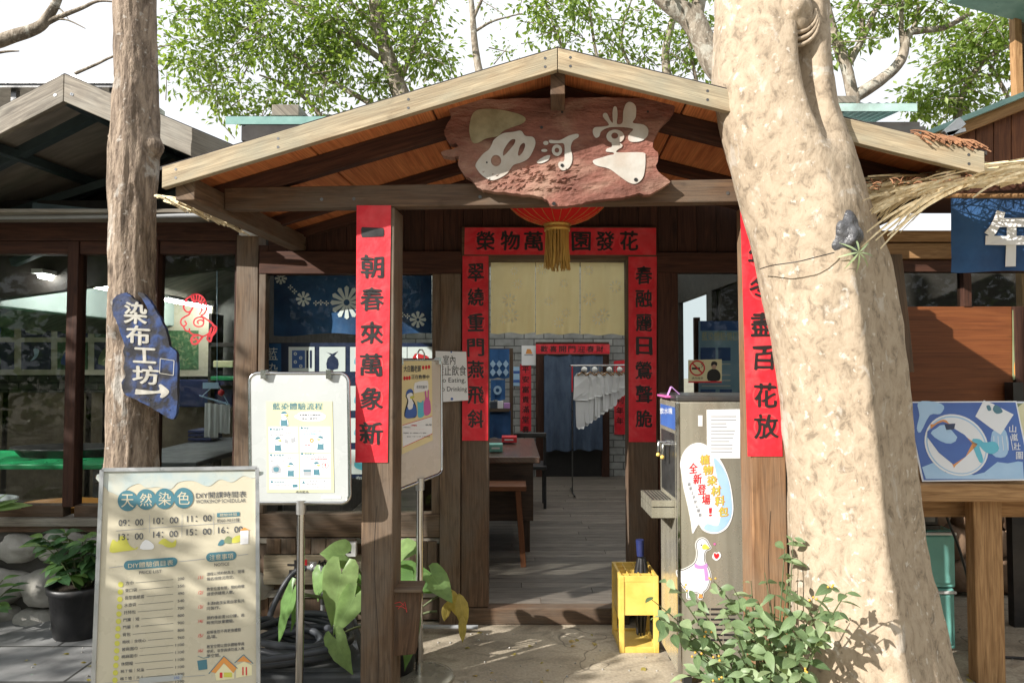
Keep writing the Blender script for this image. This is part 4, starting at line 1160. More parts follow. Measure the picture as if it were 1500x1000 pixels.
for r_, y0 in enumerate((508, 565, 612, 658)):
    for c_, x0 in enumerate((423, 468, 513, 558, 597)):
        mb.use('print_white'); mb.frect(fr, x0, y0, x0 + 38, y0 + 36, .003)
        q = (r_ * 5 + c_) % 5; cx, cy_ = x0 + 19, y0 + 18
        mb.use(('print_blue', 'print_navy', 'print_cyan', 'cloth_indigo', 'print_red')[q])
        if q == 0:
            mb.frect(fr, x0 + 5, y0 + 5, x0 + 24, y0 + 31, .004); mb.use('print_navy'); mb.frect(fr, x0 + 26, y0 + 5, x0 + 29, y0 + 31, .004); mb.frect(fr, x0 + 31, y0 + 5, x0 + 34, y0 + 31, .004)
            mb.use('print_white')
            for k in range(4): mb.fdisc(fr, x0 + 10 + 8 * (k % 2), y0 + 10 + 6 * k, 2.5, None, .0055, 10, .45)
        elif q == 1:
            mb.fpoly(fr, [(cx - 8, cy_ + 14), (cx - 7, cy_ - 1), (cx - 2, cy_ - 6), (cx - 10, cy_ - 11), (cx, cy_ - 8), (cx + 9, cy_ - 12), (cx + 3, cy_ - 5), (cx + 8, cy_), (cx + 8, cy_ + 14)], .004, 2)
        else:
            mb.fpoly(fr, [(cx - 13, cy_ + 6), (cx - 8, cy_ - 8), (cx + 2, cy_ - 11 + q), (cx + 12, cy_ - 3), (cx + 11, cy_ + 10), (cx - 2, cy_ + 12)], .004, 3)
mb.use('print_white')
for r_, y0 in enumerate((547, 604, 651, 697)):
    for c_, x0 in enumerate((423, 468, 513, 558, 597)): mb.text(fr, '型染口袋扎染方巾布包圍巾'[(r_ * 5 + c_) % 9:][:2], x0 + 8, y0, x0 + 28, y0 + 5, .004)
mb.build('poster_sheet', po)
mb = MB('steel_dark'); mb.box(a.x + .1, a.x + .13, 4.33, 4.36, .1, a.z); mb.box(b.x - .13, b.x - .1, 4.33, 4.36, .1, a.z); mb.build('stand', po)

# ================================================================== signs and things in front, left
# ---- narrow trunk
def trunk_mesh(mb, rows, n=40, lump=.06, seed=0, knots=(), groove=None, fq=3.0, fine=.03, rough=0):
    """rows: (centre, radius); knots: (point, radius, height)"""
    vs_, fs, uv = [], [], []
    pts = []
    for k in range(len(rows) - 1):
        (c0, r0), (c1, r1) = rows[k], rows[k + 1]
        m = max(2, int((c1 - c0).length / fine))
        for j in range(m): pts.append((c0.lerp(c1, j / m), r0 + (r1 - r0) * j / m))
    pts.append(rows[-1])
    # smooth the chain
    for _ in range(6):
        pts = [pts[0]] + [((pts[i - 1][0] + pts[i][0] * 2 + pts[i + 1][0]) / 4, (pts[i - 1][1] + 2 * pts[i][1] + pts[i + 1][1]) / 4) for i in range(1, len(pts) - 1)] + [pts[-1]]
    for k, (c, r) in enumerate(pts):
        for i in range(n):
            a = 2 * math.pi * i / n
            d = V((math.cos(a), math.sin(a), 0))
            q = V((d.x * 1.2, d.y * 1.2, c.z * .9 + seed))
            rr_ = r * (1 + lump * noise.noise(q * fq * .5) + lump * .5 * noise.noise(q * fq * 1.7))
            rr_ *= 1 + rough * noise.noise(V((d.x * 7, d.y * 7, c.z * 7))) + rough * .6 * noise.noise(V((d.x * 19, d.y * 19, c.z * 13)))
            if groove: rr_ += groove(a, c.z)
            p = c + d * rr_
            for (kp, kr, kh) in knots:
                dd = (p - kp).length
                if dd < kr: p = p + d * kh * (.5 + .5 * math.cos(math.pi * dd / kr))
            vs_.append(p)
        if k:
            for i in range(n):
                j = (i + 1) % n; fs.append(((k - 1) * n + i, (k - 1) * n + j, k * n + j, k * n + i)); uv.append([(0, 0)] * 4)
    mb.add(vs_, fs, uv, None, True)
def prow(cx, py, w, Y): return (U(cx, py, Y), w / 2 * Y / 1000)
YT = 3.2
lt = thing('narrow_tree', 'straight narrow brown tree trunk carrying the blue arrow plank', 'tree', U(190, 1019, YT))
mb = MB('bark_brown')
rows = [(U(190, 1030, YT), .16)] + [prow(*q, YT) for q in ((191, 960, 82), (192, 800, 71), (193, 690, 70), (194, 560, 66), (193, 400, 60), (195, 300, 60), (197, 230, 65), (199, 200, 62), (200, 120, 57), (197, 0, 57), (196, -150, 55), (200, -500, 48), (206, -900, 36))]
kn = [(U(168, 200, YT), .05, .03), (U(228, 215, YT - .02), .07, .045), (U(198, 120, YT - .1), .035, .018), (U(196, 90, YT - .1), .03, .016), (U(193, 265, YT - .1), .03, .014), (U(163, 385, YT), .03, .012)]
trunk_mesh(mb, rows, 90, .10, 3, kn, None, 4, .02, .05)
mb.build('trunk', lt)

# ---- blue arrow plank on the trunk
def zq(l): return [(160 + x / 5, 420 + y / 5) for x, y in l]
o_ = U(215, 520, YT - .13)
AF = FR(o_, V((1, .16, 0)), V((.16, -1, .04)))
out = [(22, 130), (30, 90), (60, 60), (100, 45), (140, 50), (175, 85), (210, 110), (240, 165), (262, 185), (280, 180), (282, 160), (262, 120), (240, 85), (215, 60), (210, 42), (235, 42), (270, 70), (310, 120), (345, 180), (380, 240), (410, 310), (435, 390), (440, 430), (470, 455), (495, 490), (497, 620), (498, 760), (495, 890), (470, 968), (400, 940), (300, 880), (200, 830), (130, 795), (100, 760), (90, 700), (118, 650), (105, 600), (112, 540), (100, 470), (110, 430), (85, 350), (55, 260), (25, 190)]
rr = random.Random(12); out = [(x + rr.uniform(-3, 3), y + rr.uniform(-3, 3)) for x, y in crom(out, 3)]
mb = MB('plank_blue'); mb.prism([AF.px(*q) for q in zq(out)], -AF.n * .035)
mb.use('steel_dark'); 
for q in zq([(297, 826), (80, 100), (440, 900)]): mb.fdisc(AF, *q, 1.1, None, .002, 10)
ap = tag(mb.build('arrow_plank', None, o_), 'jagged blue plank with white characters and an arrow nailed to the narrow trunk', 'sign')
mb = MB('plank_white')
for ch_, x0, y0, x1, y1 in (('染', 112, 110, 275, 265), ('布', 128, 280, 296, 420), ('工', 180, 445, 342, 552), ('坊', 176, 575, 358, 705)):
    (a, b), (c, d) = zq([(x0, y0), (x1, y1)]); mb.text(AF, ch_, a, b, c, d, .002, bold=.03, wob=.03, slope=.06)
mb.fpoly(AF, zq([(196, 750), (215, 750), (330, 762), (370, 752), (362, 722), (378, 712), (405, 730), (438, 760), (432, 785), (395, 812), (372, 806), (380, 780), (330, 782), (200, 788), (192, 770)]), .002, 3)
sq = zq([(375, 525), (476, 540), (470, 648), (370, 632)])
for k in range(4): mb.fline(AF, [sq[k], sq[(k + 1) % 4]], .9, .002 + .0003 * k)
mb.build('lettering', ap)

# ---- workshop schedule board
SB = U(150, 688, 2.62); SR = U(377, 685, 2.74); SD = U(137, 1000, 2.47)
SF = FQ(SB, SR, SD)
sg = thing('schedule_board', 'tall cream class schedule and price list board standing before the narrow trunk', 'notice board', (SB.x + .3, 2.55, 0))
cor = [SF.px(150, 688), SF.px(377, 685), SF.px(379, 1030), SF.px(136, 1037)]
mb = MB('board_cream'); mb.prism(cor, -SF.n * .012)
mb.use('board_greyblue')
# pale grey-blue band across the head of the board, with a ragged lower edge
mb.fpoly(SF, [(156, 691), (372, 689), (371, 700), (356, 697), (340, 706), (322, 702), (305, 712), (283, 704), (262, 706), (250, 716), (232, 713), (214, 714), (204, 708), (188, 714), (178, 726), (166, 722), (157, 716)], .0012, 5)
mb.use('print_teal')
for x, y in ((187, 733), (214, 731), (241, 730), (269, 729)): mb.fdisc(SF, x, y, 14.4, 15.2, .0018 + x * .000002, 36)
sl = -.035
def rr_rect(x0, y0, x1, y1, sl_, w):
    r = (y1 - y0) / 2; pts = []
    for i in range(9): a = math.pi / 2 + math.pi * i / 8; pts.append((x0 + r + math.cos(a) * r, y0 + r - math.sin(a) * r))
    for i in range(9): a = -math.pi / 2 + math.pi * i / 8; pts.append((x1 - r + math.cos(a) * r, y0 + r - math.sin(a) * r))
    mb.fpoly(SF, [(x, y + sl_ * (x - x0)) for x, y in pts], w)
rr_rect(181.5, 821, 260, 834.5, -.075, .0018); rr_rect(302, 809.5, 346.5, 822.5, -.075, .0018); mb.frect(SF, 318, 751, 351, 757, .0018, -.05)
mb.use('board_cream')
for ch_, x, y in (('天', 187, 733), ('然', 214, 731.5), ('染', 241.5, 730), ('色', 269, 729)): mb.text(SF, ch_, x - 9, y - 9.5, x + 9, y + 9.5, .0028, bold=.008)
mb.text(SF, 'DIY體驗價目表', 188, 824, 254, 832, .0026, slope=-.075, bold=.006); mb.text(SF, '注意事項', 307, 812, 342, 820.5, .0026, slope=-.075, bold=.006); mb.text(SF, '體驗時間', 322, 752, 347, 756, .0026, slope=-.05)
mb.use('print_dark')
mb.text(SF, 'DIY開課時間表', 287, 720.5, 361, 730, .0018, slope=-.025, bold=.004); mb.text(SF, 'WORKSHOP SCHEDULAR', 287, 731.5, 360, 737, .0018, slope=-.025)
for t, x, y in (('09：00', 174, 761), ('10：00', 225, 758), ('11：00', 274, 755), ('13：00', 174, 781.5), ('14：00', 224.5, 778), ('15：00', 273.5, 774.5), ('16：00', 319.5, 771.5)):
    mb.text(SF, t, x, y, x + 36, y + 9.2, .0018, slope=-.04, bold=.006)
mb.text(SF, '約60-90分鐘', 318, 759.5, 351, 765, .0018, slope=-.05)
mb.text(SF, 'PRICE LIST', 204, 836, 237, 840.5, .0018, slope=-.075); mb.text(SF, 'NOTICE', 314, 824.5, 336, 829, .0018, slope=-.075)
items = ['方巾', '束口袋', '長型面紙套', '水壺袋', '托特包', '門簾｜短', '門簾｜中', '背包', '抱枕｜含枕心', '披肩圍巾', '棉麻圍巾', '休閒帽', '棉Ｔ恤｜兒童', '棉Ｔ恤｜大人', '洋裝']
prices = ['200', '350', '490', '540', '700', '800', '900', '800', '960', '1100', '1100', '1100', '1100', '1200', '1290']
for k, (t, pr) in enumerate(zip(items, prices)):
    y = 851 + k * 10.75; x = 184 - k * .6
    mb.text(SF, t, x, y, x + 5.8 * len(t), y + 5.4, .0018, slope=-.085, bold=.006)
    mb.text(SF, pr, 267 - 3.2 * len(pr) + 3, y - 5.6, 270, y - 1.6, .0018, slope=-.085)
    mb.fline(SF, [(x + 5.8 * len(t) + 3, y + 3 - .085 * (5.8 * len(t))), (254, y + 3 - .085 * (254 - x))], .45, .0014)
notes = ['課程以預約制為主，現場', '報名視情況而定。', '教室位置有限，預約時敬', '請提供總用人數。', '未滿8歲孩童需由家長共', '同製作。', '預約後前需10分鐘，逾', '時視同放棄體驗。', '結帳後恕不再更換體驗', '品項。', '教室空間以提供體驗學員', '使用，非學員請勿進入教', '學空間。']
ys = [838, 845, 860, 867, 881, 888, 902, 909, 923, 930, 944, 951, 957.5]
for t, y in zip(notes, ys): mb.text(SF, t, 303, y, 303 + 5 * len(t), y + 5.2, .0018, slope=-.085, bold=.006)
mb.use('print_red')
for k, y in enumerate((843, 865, 886, 907, 928, 950)): mb.text(SF, '/%d/' % (k + 1), 290, y, 298, y + 5, .0018, slope=-.085)
mb.use('print_grey')
for pts in ([(170, 777), (215, 773.5)], [(220, 773), (352, 764)]): mb.fline(SF, pts, .6, .0015)
for pts in ([(219.5, 754), (219, 780)], [(267, 753), (266.5, 786)], [(313, 751), (312.5, 782)]): mb.fline(SF, pts, .6, .0017)
for pts in ([(160, 831), (180, 828.5)], [(262, 822), (300, 818)], [(348, 813), (364, 811)], [(150, 1000), (300, 988)]): mb.fline(SF, pts, .7, .0015)
mb.use('print_yellow')
for k in range(15): mb.fdisc(SF, 177 - k * .65, 855.5 + k * 10.75, 3.9, 4, .0016, 18)
mb.fpoly(SF, [(161, 808), (165, 790), (172, 793), (176, 785), (184, 786), (190, 798), (198, 803), (201, 800), (200, 804), (180, 807)], .0014, 3)
mb.fpoly(SF, [(232, 795), (240, 788), (247, 792), (253, 794), (258, 790), (257, 800), (245, 801), (238, 797)], .0014, 3)
mb.fpoly(SF, [(338, 792), (345, 785), (353, 784), (353, 792), (343, 795)], .0014, 3)
mb.use('print_teal'); mb.fpoly(SF, [(319, 798), (324, 790), (330, 792), (326, 798)], .0014, 3); mb.fpoly(SF, [(289, 967), (303, 965), (304, 979), (291, 981)], .0016); mb.fline(SF, [(290, 960), (298, 963), (308, 961)], .8, .002)
mb.use('print_olive'); mb.fpoly(SF, [(328, 792), (333, 785), (339, 787), (339, 795), (331, 795)], .0016, 3)
mb.use('print_white'); mb.fpoly(SF, [(352, 777), (364, 776), (364, 796), (352, 797)], .002); mb.fpoly(SF, [(205, 803), (213, 790), (225, 797), (223, 804)], .0018, 3)
mb.use('print_orange'); mb.fpoly(SF, [(351, 777), (358, 772), (366, 776)], .0024); mb.fpoly(SF, [(309, 983), (328, 961), (347, 977), (342, 985), (328, 970), (316, 985)], .0018); mb.fpoly(SF, [(345, 968), (357, 960), (369, 970), (358, 968)], .002)
mb.use('print_cream'); mb.fpoly(SF, [(315, 986), (328, 971), (343, 982), (343, 993), (317, 996)], .0014); mb.fpoly(SF, [(346, 974), (358, 968), (369, 974), (369, 988), (346, 992)], .0014)
mb.use('print_red'); mb.frect(SF, 322, 984, 326, 992, .0022); mb.frect(SF, 355, 976, 357, 988, .0022); mb.frect(SF, 360, 976, 362, 988, .0022)
mb.use('print_teal'); mb.fline(SF, [(306, 986), (328, 960), (348, 978)], 1.2, .0026); mb.fline(SF, [(344, 970), (357, 958), (371, 971)], 1.2, .0029)
mb.use('print_yellow'); mb.frect(SF, 328, 984, 340, 991, .0022)
mb.use('print_lav'); 
mb.use('board_white'); mb.fpoly(SF, [(205, 992), (268, 987), (266, 995), (203, 1001)], .0032)
mb.use('print_blue'); mb.text(SF, '250', 255, 990, 263, 993.5, .004, slope=-.06)
mb.build('printed_panel', sg)
mb = MB('alu')
pp = [SF.px(x, y, .003) for x, y in ((150, 688), (377, 685), (379, 1030), (136, 1037))]
for k in range(4): mb.bar(pp[k], pp[(k + 1) % 4], .014, .012, SF.n)
mb.build('frame', sg)
for x in (.06, .5):
    mb = MB('alu'); top = cor[3].lerp(cor[2], x / .57); mb.tube([top + V((0, .012, -.005)), V((top.x, top.y - .03, .01))], .012, 8); mb.build('leg', sg)

# ---- steel poster stands
def rrect3(fr, x0, y0, x1, y1, r, w, n=6, f=None):
    f = f or (lambda x, y: (x, y))
    P = []
    for cx, cy_, a0 in ((x1 - r, y0 + r, -90), (x1 - r, y1 - r, 0), (x0 + r, y1 - r, 90), (x0 + r, y0 + r, 180)):
        for i in range(n + 1):
            a = RAD(a0 + 90 * i / n); P.append(fr.px(*f(cx + math.cos(a) * r, cy_ + math.sin(a) * r), w))
    return P
YS = 3.05
f1o = U(438, 640, YS)
F1 = FR(f1o, V((1, -.06, 0)), V((-.06, -1, .16)))
s1 = thing('poster_stand', 'steel stand with the dyeing steps poster on a white board left of the porch post', 'sign stand', (f1o.x, f1o.y + .08, 0))
sh1 = lambda x, y: (x + (640 - y) * -.012, y)
mb = MB('board_white'); mb.prism(rrect3(F1, 368, 549, 509, 734, 10, 0, 5, sh1), -F1.n * .012)
mb.build('board', s1)
mb = MB('chrome'); P = rrect3(F1, 366, 546.5, 511, 736.5, 13, -.004, 7, sh1); mb.tube(P + P[:2], .0085, 10, False)
for x in (389, 484):
    q = F1.px(x, 548, .012); mb.bar(q + V((0, 0, .018)), q - V((0, 0, .022)), .024, .03, -F1.n)
mb.build('frame', s1)
b0 = F1.px(440, 737, -.01)
mb = MB('chrome'); mb.tube([b0 + V((0, 0, .01)), V((b0.x, b0.y, .03))], .0175, 16); mb.build('pole', s1)
mb = MB('alu'); mb.tube([b0 + V((0, 0, .015)), b0 + V((0, 0, -.045))], .0215, 16); mb.build('clamp', s1)
mb = MB('steel_dark'); mb.lathe([(0, .03), (.13, .026), (.16, .015), (.165, 0), (0, 0)], (b0.x, b0.y, .001), 32); mb.build('base', s1)
po1 = MB('poster_flow'); mb = po1
def sp(x, y): return sh1(360 + x / 4.547, 530 + y / 4.545)
def R1(x0, y0, x1, y1, w): mb.fpoly(F1, [sp(x0, y0), sp(x1, y0), sp(x1, y1), sp(x0, y1)], w)
def T1(t, x0, y0, x1, y1, w=.004, bold=.006): a, b = sp(x0, y0); c, d = sp(x1, y1); mb.text(F1, t, a, b, c, d, w, bold=bold)
mb.prism([F1.px(*sp(*q), .002) for q in ((140, 262), (580, 262), (585, 868), (138, 868))], -F1.n * .0015)
mb.use('print_white'); R1(155, 430, 350, 600, .0027); R1(362, 430, 565, 600, .0027); R1(155, 610, 350, 770, .0027); R1(362, 610, 565, 770, .0027); R1(155, 780, 350, 848, .0027); R1(362, 780, 565, 848, .0027)
mb.use('print_teal'); T1('藍染體驗流程', 182, 272, 515, 318, .0034, .008)
for n_, t, x, y in ((1, '挑選染布', 162, 440), (2, '綁紮', 368, 432), (3, '清洗整燙', 162, 612), (4, '浸染氧化', 368, 604), (5, '作品完成', 165, 790)):
    a, b = sp(x + 7, y + 7); mb.fdisc(F1, a, b, 1.8, None, .0034, 12); T1(t, x + 20, y, x + 20 + 18 * len(t), y + 16)
mb.use('print_grey')
for t, x0, y0, x1 in (('先從上下兩邊對摺再慢慢捲成一束', 165, 465, 335), ('綁上橡皮筋即可完成', 165, 480, 300), ('用竹籤夾子或棉線綑綁', 372, 452, 510), ('染布浸泡三到五分鐘再取出', 165, 635, 330), ('重複多次以加深顏色', 165, 652, 265), ('將布放入染液中輕輕搓揉', 372, 627, 540), ('把作品帶回家晾乾保存', 168, 812, 298), ('水洗乾淨即可', 168, 830, 270), ('注意事項一起看', 402, 788, 530), ('請穿圍裙', 402, 805, 470), ('染料沾到衣服不易清洗', 402, 825, 540)): T1(t, x0, y0, x1, y0 + 11, .0034, .004)
mb.use('print_red'); T1('每次浸染請勿超過時間', 435, 641, 540, 652, .0034); T1('熨燙', 395, 548, 428, 560); 
mb.use('print_cyan'); T1('可使用各種輔助工具', 372, 471, 510, 482, .0034)
ZB = [0]
def bird(cx, cy_, sc, flip=1):
    """white goose in a blue apron and cap, print on the poster"""
    g = lambda l: [sp(cx + flip * x * sc, cy_ + y * sc) for x, y in l]
    ZB[0] += .00005; z = ZB[0]
    mb.use('print_grey'); mb.fpoly(F1, g([(-22, 46), (-26, 15), (-14, -5), (-20, -28), (-10, -45), (8, -47), (20, -32), (16, -8), (26, 12), (27, 46)]), .0034 + z, 3)
    mb.use('print_white'); mb.fpoly(F1, g([(-20, 45), (-24, 15), (-12, -5), (-18, -28), (-9, -43), (7, -45), (18, -32), (14, -8), (24, 12), (25, 45)]), .0038 + z, 3)
    mb.use('print_teal'); mb.fpoly(F1, g([(-18, -30), (-10, -44), (8, -46), (17, -34), (0, -32)]), .0042 + z, 2); mb.fpoly(F1, g([(-20, 5), (-10, 8), (8, 8), (19, 4), (24, 46), (-20, 46)]), .0042 + z)
    mb.use('print_yellow'); mb.fpoly(F1, g([(2, -26), (24, -26), (20, -18), (5, -18)]), .0046 + z, 2)
    mb.use('ink'); a, b = g([(-3, -28)])[0]; mb.fdisc(F1, a, b, .45, None, .0046 + z, 8)
bird(258, 378, 1.05); bird(215, 545, 1.0); bird(500, 538, .98, -1); bird(300, 715, .98, -1); bird(470, 708, .95)
mb.use('print_white'); mb.fpoly(F1, [sp(*q) for q in [(325, 362), (345, 350), (360, 338), (400, 331), (480, 332), (520, 345), (537, 362), (520, 385), (470, 396), (390, 394), (350, 380)]], .0032, 3)
mb.use('print_dark'); T1('來跟著大白鵝老師', 360, 345, 502, 360, .0042); T1('藍染小教室吧', 378, 370, 482, 384, .0042)
mb.use('print_grey'); mb.fpoly(F1, [sp(*q) for q in [(168, 705), (180, 690), (200, 688), (206, 680), (230, 695), (232, 735), (175, 740)]], .0034, 2); mb.fpoly(F1, [sp(*q) for q in [(380, 712), (436, 712), (434, 755), (384, 755)]], .0034); 
mb.fpoly(F1, [sp(*q) for q in [(300, 510), (330, 500), (335, 530), (305, 540)]], .0034); mb.fpoly(F1, [sp(*q) for q in [(262, 510), (285, 520), (280, 545), (258, 535)]], .0034)
mb.use('print_teal'); mb.fpoly(F1, [sp(*q) for q in [(384, 718), (432, 718), (432, 728), (384, 728)]], .0038); mb.fpoly(F1, [sp(*q) for q in [(372, 808), (383, 788), (394, 808)]], .0034); mb.fpoly(F1, [sp(*q) for q in [(308, 815), (342, 812), (344, 832), (310, 834)]], .0034); mb.fpoly(F1, [sp(*q) for q in [(185, 702), (218, 700), (216, 728), (190, 728)]], .0038, 2)
mb.use('print_red'); a, b = sp(528, 688); mb.fdisc(F1, a, b, 5, None, .0034, 20, .85); T1('!', 524, 676, 532, 700, .0034, .02); a, b = sp(440, 522); mb.use('print_orange'); mb.fdisc(F1, a, b, 3.2, None, .0034, 14, .4)
mb.use('print_dark'); T1('卓也藍染', 330, 855, 415, 872, .0034, .01)
mb.use('print_white'); mb.prism([F1.px(*sp(*q), .002) for q in ((500, 890), (628, 890), (628, 908), (500, 908))], -F1.n * .001)
tag(po1.build('flow_poster', None, F1.px(440, 660)), 'pale yellow poster of dyeing steps with aproned geese on the white board', 'poster')

# second stand, turned sideways
B2 = V((-.385, 3.44, 0))
q0, q1 = U(577, 620, 3.36), U(648, 612, 3.62)
F2 = FR(q0, (q1 - q0) * V((1, 1, 0)), V(((q1 - q0).y, -(q1 - q0).x, .05)))
s2 = thing('poster_stand', 'steel stand turned sideways holding the yellow poster right of the porch post', 'sign stand', (F2.px(613, 700).x, F2.px(613, 700).y, 0))
sk2 = lambda x, y: (x + (620 - y) * -.004, y + (y - 525) / 190 * (-.38) * (x - 577))
mb = MB('board_beige'); mb.prism(rrect3(F2, 579, 529, 645.5, 717, 6, 0, 5, sk2), -F2.n * .012); mb.build('board', s2)
mb = MB('chrome'); P = rrect3(F2, 577, 527, 647.5, 720, 8, -.004, 7, sk2); mb.tube(P + P[:2], .0085, 10, False)
mb.tube([F2.px(*sk2(x, y), .0) for x, y in ((612, 528), (612, 517), (615, 511), (619, 511), (622, 517), (622, 528))], .004, 8)
for x in (584, 640):
    q = F2.px(*sk2(x, 529), .012); mb.bar(q + V((0, 0, .016)), q - V((0, 0, .02)), .02, .03, -F2.n)
mb.build('frame', s2)
b0 = F2.px(*sk2(616, 719), -.006)
mb = MB('chrome'); mb.tube([b0 + V((0, 0, .01)), V((b0.x, b0.y, .025))], .0185, 16); mb.build('pole', s2)
mb = MB('alu'); mb.tube([b0 + V((0, 0, .015)), b0 + V((0, 0, -.045))], .0225, 16); mb.build('clamp', s2)
mb = MB('steel_brushed'); mb.lathe([(0, .024), (.03, .023), (.14, .018), (.17, .012), (.176, .004), (.172, 0), (0, 0)], (b0.x, b0.y, .001), 48); mb.build('base', s2)
mb = MB('poster_day')
def zp2(x, y): return sk2(560 + x / 4.164, 500 + (y + (x - 110) * 0) / 4.167)
SK = lambda x, y: sk2(587.5 + (x - 115) / 184 * 45, 530 + (y - 128) / 540 * 133)
mb.prism([F2.px(*SK(*q), .002) for q in ((115, 115), (299, 115), (302, 655), (118, 690))], -F2.n * .0015)
def T2(t, x0, y0, x1, y1, w=.0038, bold=.008):
    (a, b), (c, d) = SK(x0, y0), SK(x1, y1); mb.text(F2, t, a, b, c, b + (d - b) if 0 else d, w, bold=bold)
mb.use('print_dark'); T2('大白鵝老師', 130, 150, 232, 195, bold=.015); T2('正在教學中', 175, 210, 282, 243, bold=.015)
mb.use('print_red')
for x, y in ((246, 167), (264, 166), (281, 164), (134, 229), (149, 229), (164, 228)): mb.fdisc(F2, *SK(x, y), 1.7, 3, .0034, 14)
mb.use('print_white'); mb.fpoly(F2, [SK(*q) for q in ((195, 262), (260, 252), (275, 262), (276, 312), (262, 320), (200, 326), (192, 318))], .0034, 2); mb.fpoly(F2, [SK(*q) for q in ((120, 515), (299, 495), (299, 612), (122, 650))], .003)
mb.use('print_dark'); T2('老師吃飯中', 205, 278, 268, 306)
def p2(l, w, m_, s_=3): mb.use(m_); mb.fpoly(F2, [SK(*q) for q in l], w, s_)
p2([(138, 470), (132, 440), (142, 400), (150, 365), (140, 340), (150, 308), (175, 300), (188, 325), (182, 360), (195, 385), (205, 420), (207, 465), (190, 482)], .0034, 'ink')
p2([(144, 440), (150, 405), (156, 368), (146, 340), (156, 325), (175, 322), (184, 335), (178, 362), (188, 388), (196, 415), (180, 430)], .0038, 'print_white')
p2([(138, 470), (136, 445), (150, 405), (158, 425), (180, 420), (186, 390), (203, 425), (205, 465), (188, 478), (160, 480)], .0042, 'print_blue'); p2([(143, 330), (150, 305), (172, 298), (186, 318), (165, 322)], .0042, 'print_blue'); p2([(166, 345), (190, 343), (188, 358), (170, 360)], .0046, 'print_yellow')
p2([(215, 482), (212, 420), (210, 380), (220, 388), (235, 390), (243, 378), (248, 395), (250, 478)], .0034, 'print_cyan'); p2([(252, 476), (248, 400), (258, 370), (254, 325), (262, 322), (266, 362), (272, 360), (272, 318), (280, 320), (280, 372), (288, 400), (288, 470)], .0038, 'print_pink')
mb.use('print_red'); mb.fline(F2, [SK(121, 514), SK(299, 494)], .8, .0036); mb.fline(F2, [SK(123, 648), SK(299, 610)], .8, .0036); T2('口味絕佳', 172, 520, 206, 538, bold=.02); T2('保證安全玩', 162, 548, 250, 568, bold=.02)
mb.use('print_dark'); T2('你是來自己', 126, 524, 168, 540); T2('自製藍染相框', 215, 512, 298, 530); T2('你最好', 126, 558, 158, 574); T2('教學', 258, 536, 296, 556); T2('第一教課時 7/31 開始', 165, 575, 262, 592); T2('教室 1-00-17-00 上課時間', 146, 592, 285, 622)
T2('卓也', 200, 640, 232, 650)
tag(mb.build('class_poster', None, F2.px(612, 590)), 'narrow yellow poster with a goose teacher and two coloured animals on the sideways stand', 'poster')

# ================================================================== below the left window
mb = MB('plank_sign'); mb.pbox(386, 813, 600, 856, YW - .03, .03); 
o = tag(mb.build('old_name_plank', None, U(490, 835, YW - .03), bevel=.004), 'weathered greenish plank with carved dark characters fixed under the left window', 'sign')
PFm = FY(YW - .03)
mb = MB('ink'); mb.text(PFm, '古', 421, 820, 444, 848, .0015, bold=.02, wob=.05); mb.text(PFm, '樂', 464, 820, 487, 848, .0015, bold=.02, wob=.05)
mb.use('print_red'); mb.frect(PFm, 446, 819, 450, 834, .0015); mb.build('lettering', o)
mb = MB('timber_post')
for k in range(6): mb.pbox(390 + k * 22, 789, 411 + k * 22, 811, YW - .02, .02)
mb.build('short_boards', shop, bevel=.003)
mb = MB('timber_post')
for k in range(3): mb.pbox(597 + k * 14 + (k > 0) * 1, 793, 611 + k * 14, 848, YW - .028, .025)
mb.build('short_boards', shop, bevel=.003)
mb = MB('plastic_white'); mb.pbox(489, 795, 521, 815, YW - .07, .04); mb.use('ink'); mb.pbox(508, 807, 514, 810, YW - .072, .004)
tag(mb.build('junction_box', None, U(505, 805, YW - .05), bevel=.006), 'small pale electrical box on the boards under the left window', 'electrical box')
# water pipe and tap
YP = 3.98
pipe = thing('water_pipe', 'grey plastic standpipe with elbow and tap in front of the boards', 'water pipe', G(472, 925))
mb = MB('plastic_grey')
mb.tube([U(473, 926, YP), U(473, 840, YP)], .013, 12); mb.tube(crom3([U(473, 842, YP), U(472.5, 834, YP), U(467, 831, YP), U(450, 831, YP)]), .013, 12)
mb.tube([U(473, 852, YP), U(473, 836, YP)], .0175, 12); mb.tube([U(467, 831, YP), U(456, 831, YP)], .0175, 12)
mb.tube(crom3([U(478, 918, YP - .01), U(490, 914, YP - .01), U(530, 916, YP), U(700, 918, YP + .02)]), .012, 10); mb.build('pipe', pipe)
mb = MB('alu'); mb.lathe([(0, -.02), (.018, -.02), (.018, .02), (0, .02)], U(459, 830, YP), 12); mb.tube([U(459, 834, YP), U(459, 824, YP)], .006, 8); mb.bar(U(454, 823, YP), U(464, 823, YP), .012, .006); mb.build('tap', pipe)
mb = MB('steel_dark'); mb.tube([U(473, 868, YP - .005), U(473, 884, YP - .005)], .016, 10); mb.build('joint', pipe)
